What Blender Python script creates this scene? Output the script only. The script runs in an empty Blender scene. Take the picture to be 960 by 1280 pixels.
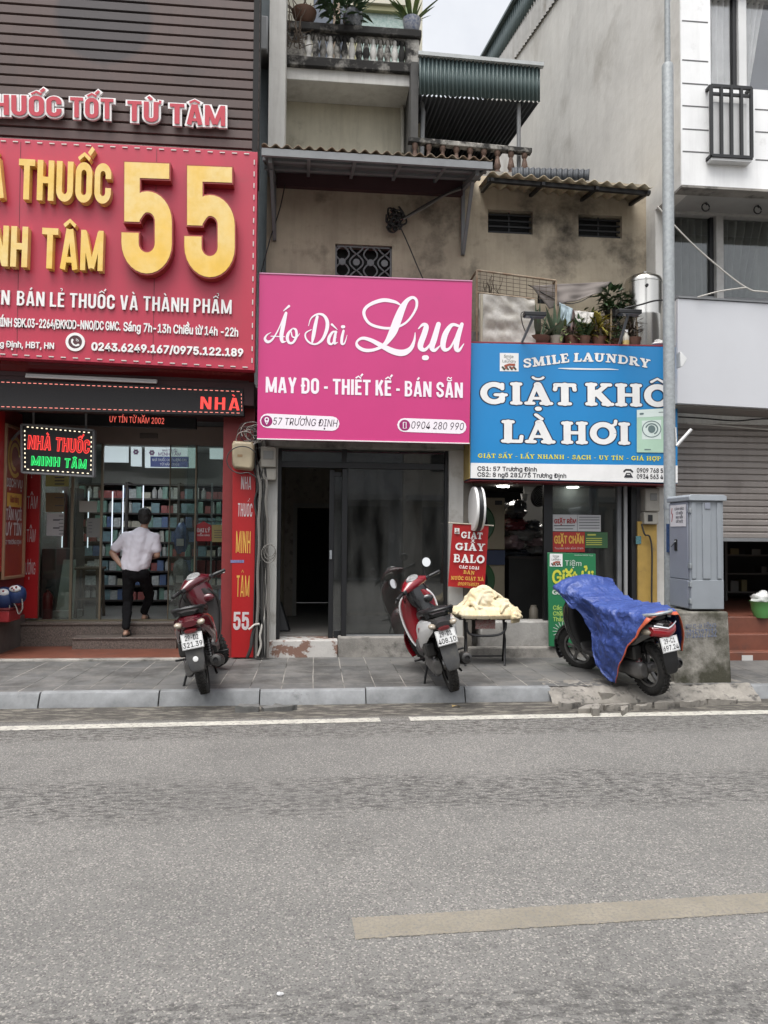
import bpy, bmesh, math, random, unicodedata
from mathutils import Vector, Matrix, noise
random.seed(7)
V = Vector
R = math.radians
scene = bpy.context.scene
COL = scene.collection
# ---------------------------------------------------------------- camera
FPX, CW, CH = 924.0, 960.0, 1280.0
YAW, PITCH, ROLL, EYE = R(5.3), R(1.9), R(0.45), 1.6
cam_d = bpy.data.cameras.new('camera')
cam = bpy.data.objects.new('camera', cam_d)
COL.objects.link(cam)
RM = Matrix.Rotation(-YAW, 3, 'Z') @ Matrix.Rotation(R(90) + PITCH, 3, 'X') @ Matrix.Rotation(ROLL, 3, 'Z')
cam.location = (0, 0, EYE)
cam.rotation_euler = RM.to_euler()
cam_d.sensor_fit = 'VERTICAL'
cam_d.sensor_height = 36.0
cam_d.lens = FPX / CH * 36.0
cam_d.clip_start = 0.05
cam_d.clip_end = 2000
scene.camera = cam
CL = V((0, 0, EYE))
# ---------------------------------------------------------------- world, sun, exposure
SUN_EL, SUN_AZ = R(68), R(205)
w = bpy.data.worlds.new('World')
scene.world = w
w.use_nodes = True
nt = w.node_tree
nt.nodes.clear()
wo = nt.nodes.new('ShaderNodeOutputWorld')
bg = nt.nodes.new('ShaderNodeBackground')
sky = nt.nodes.new('ShaderNodeTexSky')
sky.sky_type = 'NISHITA'
sky.sun_disc = False
sky.sun_elevation = SUN_EL
sky.sun_rotation = SUN_AZ
sky.air_density = 1.0
sky.dust_density = 3.0
hs = nt.nodes.new('ShaderNodeHueSaturation')
hs.inputs['Saturation'].default_value = 0.12
tcw = nt.nodes.new('ShaderNodeTexCoord')
nzw = nt.nodes.new('ShaderNodeTexNoise')
nzw.inputs['Scale'].default_value = 3.2
nzw.inputs['Detail'].default_value = 6
nzw.inputs['Roughness'].default_value = 0.55
crw = nt.nodes.new('ShaderNodeValToRGB')
crw.color_ramp.elements[0].position = 0.35
crw.color_ramp.elements[0].color = (0.80, 0.82, 0.86, 1)
crw.color_ramp.elements[1].position = 0.65
crw.color_ramp.elements[1].color = (1.12, 1.12, 1.12, 1)
mxw = nt.nodes.new('ShaderNodeMix')
mxw.data_type = 'RGBA'
mxw.blend_type = 'MULTIPLY'
mxw.inputs['Factor'].default_value = 1.0
nt.links.new(sky.outputs[0], hs.inputs['Color'])
nt.links.new(tcw.outputs['Generated'], nzw.inputs['Vector'])
nt.links.new(nzw.outputs['Fac'], crw.inputs['Fac'])
nt.links.new(hs.outputs[0], mxw.inputs['A'])
nt.links.new(crw.outputs['Color'], mxw.inputs['B'])
# an overcast sky is about three times brighter overhead than at the horizon
sxw = nt.nodes.new('ShaderNodeSeparateXYZ')
nt.links.new(tcw.outputs['Generated'], sxw.inputs[0])
ovw = nt.nodes.new('ShaderNodeMapRange')
ovw.inputs['To Min'].default_value = 0.7
ovw.inputs['To Max'].default_value = 1.9
nt.links.new(sxw.outputs['Z'], ovw.inputs['Value'])
mx2 = nt.nodes.new('ShaderNodeMix')
mx2.data_type = 'RGBA'
mx2.blend_type = 'MULTIPLY'
mx2.inputs['Factor'].default_value = 1.0
nt.links.new(mxw.outputs['Result'], mx2.inputs['A'])
nt.links.new(ovw.outputs[0], mx2.inputs['B'])
nt.links.new(mx2.outputs['Result'], bg.inputs['Color'])
bg.inputs['Strength'].default_value = 0.13
nt.links.new(bg.outputs[0], wo.inputs['Surface'])
sl = bpy.data.lights.new('sun', 'SUN')
sl.energy = 1.4
sl.angle = R(40)
sl.color = (1.0, 0.96, 0.9)
sun = bpy.data.objects.new('sun', sl)
COL.objects.link(sun)
_sd = V((math.sin(SUN_AZ) * math.cos(SUN_EL), math.cos(SUN_AZ) * math.cos(SUN_EL), math.sin(SUN_EL)))
sun.rotation_euler = _sd.to_track_quat('Z', 'Y').to_euler()
scene.view_settings.view_transform = 'Standard'
scene.view_settings.look = 'None'
scene.view_settings.exposure = 0.85
scene.view_settings.gamma = 1.0
scene.view_settings.use_curve_mapping = False
scene.cycles.max_bounces = 6
scene.cycles.diffuse_bounces = 3
scene.cycles.glossy_bounces = 3
scene.cycles.transmission_bounces = 4
scene.cycles.transparent_max_bounces = 12
scene.cycles.caustics_reflective = False
scene.cycles.caustics_refractive = False
scene.cycles.use_denoising = True
scene.cycles.sample_clamp_indirect = 4.0

# ---------------------------------------------------------------- pixel -> world
def ray(px, py):
    return RM @ V(((px - CW / 2) / FPX, -(py - CH / 2) / FPX, -1.0))
def P(px, py, Y):
    d = ray(px, py)
    return CL + d * (Y / d.y)
def PX(px, py, X):
    d = ray(px, py)
    return CL + d * (X / d.x)
def PG(px, py, z=0.0):
    d = ray(px, py)
    return CL + d * ((z - EYE) / d.z)
def xz(px, py, Y):
    p = P(px, py, Y)
    return p.x, p.z

# ---------------------------------------------------------------- materials
def lin(r, g, b):
    def f(c):
        c /= 255.0
        return c / 12.92 if c <= 0.04045 else ((c + 0.055) / 1.055) ** 2.4
    return (f(r), f(g), f(b))
MATS = {}
def mat(name, col, rough=0.6, metal=0.0, var=0.0, vscale=4.0, dark=None, streak=0.0, stain=None,
        stain_pos=(0.55, 0.75), stain_scale=1.5, bump=0.0, bscale=60.0, spec=0.5, emit=None, estr=0.0, coat=0.0, sheen=0.0, stretch=None, crumple=0.0):
    if name in MATS:
        return MATS[name]
    m = bpy.data.materials.new(name)
    m.use_nodes = True
    n = m.node_tree
    b = n.nodes['Principled BSDF']
    L = n.links.new
    col = tuple(col) + (1,)
    b.inputs['Base Color'].default_value = col
    b.inputs['Roughness'].default_value = rough
    b.inputs['Metallic'].default_value = metal
    b.inputs['Specular IOR Level'].default_value = spec
    if coat:
        b.inputs['Coat Weight'].default_value = coat
        b.inputs['Coat Roughness'].default_value = 0.06
    if emit is not None:
        b.inputs['Emission Color'].default_value = tuple(emit) + (1,)
        b.inputs['Emission Strength'].default_value = estr
    tc = n.nodes.new('ShaderNodeTexCoord')
    out = None
    def noise_tex(scale, detail=5, rough=0.6, st=None):
        t = n.nodes.new('ShaderNodeTexNoise')
        t.inputs['Scale'].default_value = scale
        t.inputs['Detail'].default_value = detail
        t.inputs['Roughness'].default_value = rough
        if st:
            mp = n.nodes.new('ShaderNodeMapping')
            mp.inputs['Scale'].default_value = st
            L(tc.outputs['Object'], mp.inputs['Vector'])
            L(mp.outputs[0], t.inputs['Vector'])
        else:
            L(tc.outputs['Object'], t.inputs['Vector'])
        return t
    def ramp(src, p0, p1):
        c = n.nodes.new('ShaderNodeMapRange')
        c.inputs['From Min'].default_value = p0
        c.inputs['From Max'].default_value = p1
        c.clamp = True
        L(src, c.inputs['Value'])
        return c.outputs[0]
    def mix(fac, a, bcol, blend='MIX'):
        x = n.nodes.new('ShaderNodeMix')
        x.data_type = 'RGBA'
        x.blend_type = blend
        if isinstance(fac, float):
            x.inputs['Factor'].default_value = fac
        else:
            L(fac, x.inputs['Factor'])
        if isinstance(a, tuple):
            x.inputs['A'].default_value = a
        else:
            L(a, x.inputs['A'])
        x.inputs['B'].default_value = bcol
        return x.outputs['Result']
    cur = col
    if var > 0:
        t = noise_tex(vscale, st=stretch)
        d = tuple(c * (1 - var) for c in col[:3]) + (1,) if dark is None else tuple(dark) + (1,)
        cur = mix(ramp(t.outputs['Fac'], 0.35, 0.65), cur, d)
        t2 = noise_tex(vscale * 7.3, 3)
        d2 = tuple(c * (1 - var * 0.5) for c in col[:3]) + (1,)
        x = n.nodes.new('ShaderNodeMath'); x.operation = 'MULTIPLY'; x.inputs[1].default_value = 0.5
        L(ramp(t2.outputs['Fac'], 0.4, 0.7), x.inputs[0])
        cur = mix(x.outputs[0], cur, d2)
    if streak > 0:
        t = noise_tex(1.0, 7, 0.72, (5, 5, 0.5))
        x = n.nodes.new('ShaderNodeMath'); x.operation = 'MULTIPLY'; x.inputs[1].default_value = streak
        L(ramp(t.outputs['Fac'], 0.46, 0.70), x.inputs[0])
        cur = mix(x.outputs[0], cur, tuple(stain or (0.06, 0.055, 0.05)) + (1,))
    if stain is not None:
        t = noise_tex(stain_scale, 6, 0.65, (1, 1, 1.0))
        cur = mix(ramp(t.outputs['Fac'], *stain_pos), cur, tuple(stain) + (1,))
    if not isinstance(cur, tuple):
        L(cur, b.inputs['Base Color'])
    if bump > 0:
        t = noise_tex(bscale, 6)
        bp = n.nodes.new('ShaderNodeBump')
        bp.inputs['Strength'].default_value = bump
        bp.inputs['Distance'].default_value = 0.01
        L(t.outputs['Fac'], bp.inputs['Height'])
        L(bp.outputs[0], b.inputs['Normal'])
        if crumple:
            nz = noise_tex(crumple * .7, 3); ad = n.nodes.new('ShaderNodeVectorMath'); ad.operation = 'ADD'
            L(tc.outputs['Object'], ad.inputs[0]); sc_ = n.nodes.new('ShaderNodeVectorMath'); sc_.operation = 'SCALE'; sc_.inputs['Scale'].default_value = .25
            L(nz.outputs['Color'], sc_.inputs[0]); L(sc_.outputs[0], ad.inputs[1])
            vo = n.nodes.new('ShaderNodeTexVoronoi'); vo.inputs['Scale'].default_value = crumple; L(ad.outputs[0], vo.inputs['Vector'])
            b2 = n.nodes.new('ShaderNodeBump'); b2.inputs['Strength'].default_value = .55; b2.inputs['Distance'].default_value = .05
            L(vo.outputs['Distance'], b2.inputs['Height']); L(bp.outputs[0], b2.inputs['Normal']); L(b2.outputs[0], b.inputs['Normal'])
    MATS[name] = m
    return m

def glass_mat(name, tint=(0.75, 0.8, 0.8), refl=0.07, haze=0.0):
    """thin window pane: tinted see-through with a fresnel gloss and a film of dust"""
    if name in MATS:
        return MATS[name]
    m = bpy.data.materials.new(name)
    m.use_nodes = True
    n = m.node_tree
    L = n.links.new
    n.nodes.clear()
    o = n.nodes.new('ShaderNodeOutputMaterial')
    tr = n.nodes.new('ShaderNodeBsdfTransparent')
    tr.inputs[0].default_value = tuple(tint) + (1,)
    gl = n.nodes.new('ShaderNodeBsdfGlossy')
    gl.inputs['Roughness'].default_value = 0.02
    gl.inputs['Color'].default_value = (1, 1, 1, 1)
    fr = n.nodes.new('ShaderNodeLayerWeight')
    fr.inputs['Blend'].default_value = 0.25
    mr = n.nodes.new('ShaderNodeMapRange')
    mr.inputs['To Min'].default_value = refl
    mr.inputs['To Max'].default_value = 0.6
    L(fr.outputs['Fresnel'], mr.inputs['Value'])
    mx = n.nodes.new('ShaderNodeMixShader')
    L(mr.outputs[0], mx.inputs[0]); L(tr.outputs[0], mx.inputs[1]); L(gl.outputs[0], mx.inputs[2])
    df = n.nodes.new('ShaderNodeBsdfDiffuse')
    df.inputs[0].default_value = (0.35, 0.35, 0.33, 1)
    tc = n.nodes.new('ShaderNodeTexCoord')
    mp = n.nodes.new('ShaderNodeMapping'); mp.inputs['Scale'].default_value = (3, 3, 0.8)
    tn = n.nodes.new('ShaderNodeTexNoise'); tn.inputs['Scale'].default_value = 2.0; tn.inputs['Detail'].default_value = 6
    L(tc.outputs['Object'], mp.inputs[0]); L(mp.outputs[0], tn.inputs['Vector'])
    m2 = n.nodes.new('ShaderNodeMapRange'); m2.inputs['From Min'].default_value = 0.3; m2.inputs['From Max'].default_value = 0.75
    m2.inputs['To Max'].default_value = haze
    L(tn.outputs['Fac'], m2.inputs['Value'])
    mx2 = n.nodes.new('ShaderNodeMixShader')
    L(m2.outputs[0], mx2.inputs[0]); L(mx.outputs[0], mx2.inputs[1]); L(df.outputs[0], mx2.inputs[2])
    L(mx2.outputs[0], o.inputs[0])
    MATS[name] = m
    return m

# ---------------------------------------------------------------- mesh builder
class MB:
    def __init__(s):
        s.v = []; s.f = []; s.m = []; s.mi = 0
    def add(s, vs, fs):
        k = len(s.v)
        s.v += [V(p) for p in vs]
        for f in fs:
            s.f.append([k + i for i in f]); s.m.append(s.mi)
        return s
    def box(s, x0, x1, y0, y1, z0, z1):
        x0, x1 = min(x0, x1), max(x0, x1); y0, y1 = min(y0, y1), max(y0, y1); z0, z1 = min(z0, z1), max(z0, z1)
        return s.add([(x0, y0, z0), (x1, y0, z0), (x1, y1, z0), (x0, y1, z0), (x0, y0, z1), (x1, y0, z1), (x1, y1, z1), (x0, y1, z1)],
                     [(0, 3, 2, 1), (4, 5, 6, 7), (0, 1, 5, 4), (1, 2, 6, 5), (2, 3, 7, 6), (3, 0, 4, 7)])
    def obox(s, c, a, b, d):
        c, a, b, d = V(c), V(a), V(b), V(d)
        vs = [c + a * i + b * j + d * k for k in (-1, 1) for j in (-1, 1) for i in (-1, 1)]
        return s.add(vs, [(0, 2, 3, 1), (4, 5, 7, 6), (0, 1, 5, 4), (2, 6, 7, 3), (0, 4, 6, 2), (1, 3, 7, 5)])
    def bar(s, p0, p1, w, h=None, up=(0, 0, 1)):
        p0, p1 = V(p0), V(p1); h = h or w
        d = p1 - p0; t = d.normalized(); u = V(up)
        if abs(t.dot(u)) > 0.95: u = V((0, 1, 0))
        a = t.cross(u).normalized(); b = a.cross(t).normalized()
        return s.obox((p0 + p1) / 2, d / 2, a * (w / 2), b * (h / 2))
    def hexa(s, q, off):
        """closed slab from a quad (4 points) pushed by off"""
        q = [V(p) for p in q]; off = V(off)
        return s.add(q + [p + off for p in q], [(0, 1, 2, 3), (7, 6, 5, 4), (0, 4, 5, 1), (1, 5, 6, 2), (2, 6, 7, 3), (3, 7, 4, 0)])
    def prism(s, poly, off):
        poly = [V(p) for p in poly]; n = len(poly); off = V(off)
        fs = [tuple(range(n)), tuple(range(2 * n - 1, n - 1, -1))]
        fs += [(i, (i + 1) % n, n + (i + 1) % n, n + i) for i in range(n)]
        return s.add(poly + [p + off for p in poly], fs)
    def sheet(s, q):
        return s.add(q, [tuple(range(len(q)))])
    def tube(s, pts, r, n=8, caps=True):
        pts = [V(p) for p in pts]
        rs = r if isinstance(r, (list, tuple)) else [r] * len(pts)
        vs = []; prev = None
        for i, p in enumerate(pts):
            t = (pts[min(i + 1, len(pts) - 1)] - pts[max(i - 1, 0)])
            t = t.normalized() if t.length > 1e-9 else V((0, 0, 1))
            if prev is None:
                u = V((0, 0, 1)) if abs(t.z) < 0.9 else V((1, 0, 0))
                a = t.cross(u).normalized()
            else:
                a = (prev - t * prev.dot(t))
                a = a.normalized() if a.length > 1e-6 else t.orthogonal().normalized()
            prev = a; b = t.cross(a)
            vs += [p + (a * math.cos(2 * math.pi * k / n) + b * math.sin(2 * math.pi * k / n)) * rs[i] for k in range(n)]
        fs = []
        for i in range(len(pts) - 1):
            for k in range(n):
                fs.append((i * n + k, i * n + (k + 1) % n, (i + 1) * n + (k + 1) % n, (i + 1) * n + k))
        if caps:
            fs.append(tuple(range(n - 1, -1, -1))); q = (len(pts) - 1) * n
            fs.append(tuple(q + k for k in range(n)))
        return s.add(vs, fs)
    def lathe(s, prof, o, axis=(0, 0, 1), n=24, caps=True):
        o = V(o); ax = V(axis).normalized(); a = ax.orthogonal().normalized(); b = ax.cross(a)
        vs = []
        for r, h in prof:
            for k in range(n):
                t = 2 * math.pi * k / n
                vs.append(o + ax * h + (a * math.cos(t) + b * math.sin(t)) * max(r, 1e-4))
        fs = []
        for i in range(len(prof) - 1):
            for k in range(n):
                fs.append((i * n + k, i * n + (k + 1) % n, (i + 1) * n + (k + 1) % n, (i + 1) * n + k))
        if caps:
            fs.append(tuple(range(n - 1, -1, -1))); q = (len(prof) - 1) * n
            fs.append(tuple(q + k for k in range(n)))
        return s.add(vs, fs)
    def ell(s, c, r, n=12, m=16, rot=None):
        c = V(c); vs = []; fs = []
        for i in range(n + 1):
            th = math.pi * i / n
            for k in range(m):
                ph = 2 * math.pi * k / m
                p = V((r[0] * math.sin(th) * math.cos(ph), r[1] * math.sin(th) * math.sin(ph), r[2] * math.cos(th)))
                if rot is not None: p = rot @ p
                vs.append(c + p)
        for i in range(n):
            for k in range(m):
                fs.append((i * m + k, (i + 1) * m + k, (i + 1) * m + (k + 1) % m, i * m + (k + 1) % m))
        return s.add(vs, fs)
    def loft(s, secs, caps=True, closed=True):
        n = len(secs[0]); vs = [p for q in secs for p in q]; fs = []
        for i in range(len(secs) - 1):
            for k in range(n if closed else n - 1):
                fs.append((i * n + k, i * n + (k + 1) % n, (i + 1) * n + (k + 1) % n, (i + 1) * n + k))
        if caps and closed:
            fs.append(tuple(range(n - 1, -1, -1))); q = (len(secs) - 1) * n
            fs.append(tuple(q + k for k in range(n)))
        return s.add(vs, fs)
    def grid(s, fn, nu, nv):
        vs = [fn(i / nu, j / nv) for j in range(nv + 1) for i in range(nu + 1)]
        fs = [(j * (nu + 1) + i, j * (nu + 1) + i + 1, (j + 1) * (nu + 1) + i + 1, (j + 1) * (nu + 1) + i) for j in range(nv) for i in range(nu)]
        return s.add(vs, fs)
    def xf(s, M, start=0):
        for i in range(start, len(s.v)): s.v[i] = M @ s.v[i]
        return s
    def build(s, name, m, parent=None, bevel=0.0, ang=38, local=False, solid=0.0, seg=2, weld=True):
        me = bpy.data.meshes.new(name)
        me.from_pydata([tuple(p) for p in s.v], [], s.f)
        ms = m if isinstance(m, (list, tuple)) else [m]
        for q in ms: me.materials.append(q)
        if len(ms) > 1:
            me.polygons.foreach_set('material_index', s.m)
        bm = bmesh.new(); bm.from_mesh(me)
        if weld: bmesh.ops.remove_doubles(bm, verts=bm.verts, dist=1e-5)
        bmesh.ops.recalc_face_normals(bm, faces=bm.faces)
        bm.to_mesh(me); bm.free()
        if ang > 0:
            me.polygons.foreach_set('use_smooth', [True] * len(me.polygons))
            me.set_sharp_from_angle(angle=R(ang))
        o = bpy.data.objects.new(name, me)
        COL.objects.link(o)
        if parent is not None:
            o.parent = parent
            if not local:
                top = parent
                while top.parent: top = top.parent
                me.transform(Matrix.Translation(-V(top.location)))
        elif not local:
            c = V((sum(p.x for p in s.v) / len(s.v), sum(p.y for p in s.v) / len(s.v), min(p.z for p in s.v)))
            me.transform(Matrix.Translation(-c)); o.location = c
        if solid:
            q = o.modifiers.new('solid', 'SOLIDIFY'); q.thickness = solid; q.offset = 0
        if bevel:
            q = o.modifiers.new('bevel', 'BEVEL'); q.width = bevel; q.segments = seg; q.limit_method = 'ANGLE'; q.angle_limit = R(40)
            q.harden_normals = False
        return o

def build_split(s, name, m, parent=None, **k):
    '''every separate piece becomes an object of its own'''
    par = list(range(len(s.v)))
    def fd(a):
        while par[a] != a: par[a] = par[par[a]]; a = par[a]
        return a
    for f in s.f:
        for i in f[1:]: par[fd(i)] = fd(f[0])
    out = []
    for r_ in sorted({fd(f[0]) for f in s.f}):
        g = MB(); mp = {}
        for f in s.f:
            if fd(f[0]) == r_:
                for i in f:
                    if i not in mp: mp[i] = len(g.v); g.v.append(s.v[i])
                g.f.append([mp[i] for i in f]); g.m.append(0)
        out.append(g.build(name, m, parent, **k))
    return out
MB.build_split = build_split

def tag(o, label, cat, group=None):
    o['label'] = label; o['category'] = cat
    if group: o['group'] = group
    return o
def thing(name, label, cat, loc=(0, 0, 0), group=None, rot=None):
    o = bpy.data.objects.new(name, None)
    COL.objects.link(o); o.location = loc
    o.empty_display_size = 0.1
    if rot: o.rotation_euler = rot
    return tag(o, label, cat, group)
def struct(name, mb, m, **k):
    o = mb.build(name, m, **k); o['kind'] = 'structure'; return o
def copy_tree(o, parent=None):
    c = o.copy(); COL.objects.link(c)
    if parent is not None: c.parent = parent
    for ch in [x for x in COL.objects if x.parent == o]: copy_tree(ch, c)
    return c

# ---------------------------------------------------------------- lettering
_tg = {}
import os
FONT = None
try:
    FONT = bpy.data.fonts.load(os.path.join(bpy.utils.system_resource('DATAFILES', path='fonts'), 'Inter.woff2'))
except Exception:
    FONT = None            # Blender's built-in face
def glyph(s, ext=0.0):
    key = (s, ext)
    if key in _tg: return _tg[key]
    c = bpy.data.curves.new('txt', 'FONT')
    if FONT: c.font = FONT
    c.body = s; c.extrude = ext; c.resolution_u = 4
    o = bpy.data.objects.new('txt', c)
    COL.objects.link(o)
    ev = o.evaluated_get(bpy.context.evaluated_depsgraph_get())
    me = ev.to_mesh()
    vs = [p.co.copy() for p in me.vertices]; fs = [tuple(p.vertices) for p in me.polygons]
    ev.to_mesh_clear()
    bpy.data.objects.remove(o); bpy.data.curves.remove(c)
    _tg[key] = (vs, fs)
    return vs, fs
_adv = {}
def adv(ch):
    if ch not in _adv:
        _adv[ch] = max(p.x for p in glyph(ch + 'I')[0]) - max(p.x for p in glyph('I')[0])
    return _adv[ch]
CAPH = max(p.y for p in glyph('H')[0])
def layout(s, spacing=1.0):
    """[(base letter, pen x)], [mark strokes], x min, x max - accents are drawn, so letters never overlap themselves"""
    x = 0; gl = []; mk = []; lo = 1e9; hi = -1e9; u = CAPH
    for ch in s:
        if ch in 'Đđ': dec = 'D' if ch == 'Đ' else 'd'
        else: dec = unicodedata.normalize('NFD', ch)
        base = dec[0]
        vs = glyph(base)[0]
        if vs:
            x0 = min(p.x for p in vs); x1 = max(p.x for p in vs); top = max(p.y for p in vs)
            gl.append((base, x)); lo = min(lo, x + x0); hi = max(hi, x + x1)
            c = x + (x0 + x1) / 2; t = top + .05 * u; w_ = .07
            if ch in 'Đđ':
                yb = .5 * u if ch == 'Đ' else .83 * u
                xx = x + x0 if ch == 'Đ' else x + x1 - .1
                mk.append(([(xx - .04, yb), (xx + .17, yb)], .06))
            hh = t
            for m in dec[1:]:
                k = ord(m)
                if k == 0x302: mk.append(([(c - .15, t + .03), (c, t + .14), (c + .15, t + .03)], w_)); hh = t + .13
                elif k == 0x306: mk.append(([(c - .15, t + .14), (c - .09, t + .06), (c, t + .03), (c + .09, t + .06), (c + .15, t + .14)], w_)); hh = t + .14
                elif k == 0x31B: mk.append(([(x + x1 - .05, top - .06), (x + x1 + .06, top - .02), (x + x1 + .07, top + .12)], w_))
                elif k == 0x323: mk.append(([(c - .01, -.16), (c + .01, -.16)], .13))
                elif k == 0x301: o_ = .14 if hh > t else 0; mk.append(([(c + o_ - .02, hh + .03 - (.06 if o_ else 0)), (c + o_ + .09, hh + .15 - (.02 if o_ else 0))], w_))
                elif k == 0x300: o_ = .14 if hh > t else 0; mk.append(([(c - .09 + o_, hh + .15), (c + .03 + o_, hh + .03)], w_))
                elif k == 0x309: o_ = .14 if hh > t else 0; mk.append(([(c + o_ - .06, hh + .15), (c + o_ + .02, hh + .17), (c + o_ + .04, hh + .10), (c + o_ - .01, hh + .02)], w_ * .8))
                elif k == 0x303: mk.append(([(c - .13, hh + .04), (c - .05, hh + .11), (c + .05, hh + .04), (c + .13, hh + .11)], w_ * .8))
        x += adv(ch if ch in ' ' else base) * spacing
    return gl, mk, lo, hi, x
def text_on(mb, s, A, B, T, n, depth=0.004, ext=0.0, bold=0.02, pre='', spacing=1.0, shear=0.0, grow=0.0):
    """letters s with the baseline from A to B, capitals reaching T, raised along n"""
    A, B, T, n = V(A), V(B), V(T), V(n)
    u = (B - A); un = u.normalized(); vn = (T - A).normalized()
    H = (T - A).length / CAPH
    gl, mk, lo, hi, wd = layout(s, spacing)
    sx = u.length / (hi - lo)
    if pre:
        g2, m2, _, _, w2 = layout(pre, spacing)
        gl = gl + [(b, x - w2) for b, x in g2]; mk = mk + [([(x - w2, y) for x, y in p], q) for p, q in m2]
    wgt = bold + grow
    wx = wgt * min(1.5, max(1.0, (H / sx) ** .5))
    if wgt > .001: offs = [(0, 0)] + [(wx * math.cos(k * math.pi / 4), wgt * math.sin(k * math.pi / 4)) for k in range(8)]
    else: offs = [(0, 0)]
    e1 = 1.0 if ext else 0.0
    st = .00006
    def W(x, y, z): return A + un * ((x + shear * y - lo) * sx) + vn * (y * H) + n * z
    for base, x in gl:
        vs, fs = glyph(base, e1)
        for k, (ox, oy) in enumerate(offs):
            mb.add([W(p.x + x + ox, p.y + oy, ((p.z + 1) / 2 * ext if ext else 0) + depth + st * (len(offs) - k)) for p in vs], fs)
    for i, (pts, w_) in enumerate(mk):
        zz = depth + st * (len(offs) + 1 + i % 4)
        q = w_ + 2 * wgt
        if ext:
            rs = max(sx, H)
            vs, fs = ribbon(pts, q)
            for f in fs:
                if len(f) >= 3:
                    a = [W(vs[j].x, vs[j].y, zz) for j in f]
                    mb.prism(a, n * ext)
        else:
            vs, fs = ribbon(pts, q)
            mb.add([W(p.x, p.y, zz) for p in vs], fs)
    return mb
def text_px(mb, s, pl, pr, h, Y, **k):
    """letters on the plane Y: the words run from pixel pl to pixel pr (baseline), capitals h pixels tall"""
    A = P(pl[0], pl[1], Y); B = P(pr[0], pr[1], Y); T = P(pl[0], pl[1] - h, Y)
    un = (B - A).normalized()
    T = A + V((-un.z, 0, un.x)) * (T - A).length
    return text_on(mb, s, A, B, T, (0, -1, 0), **k)

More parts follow.
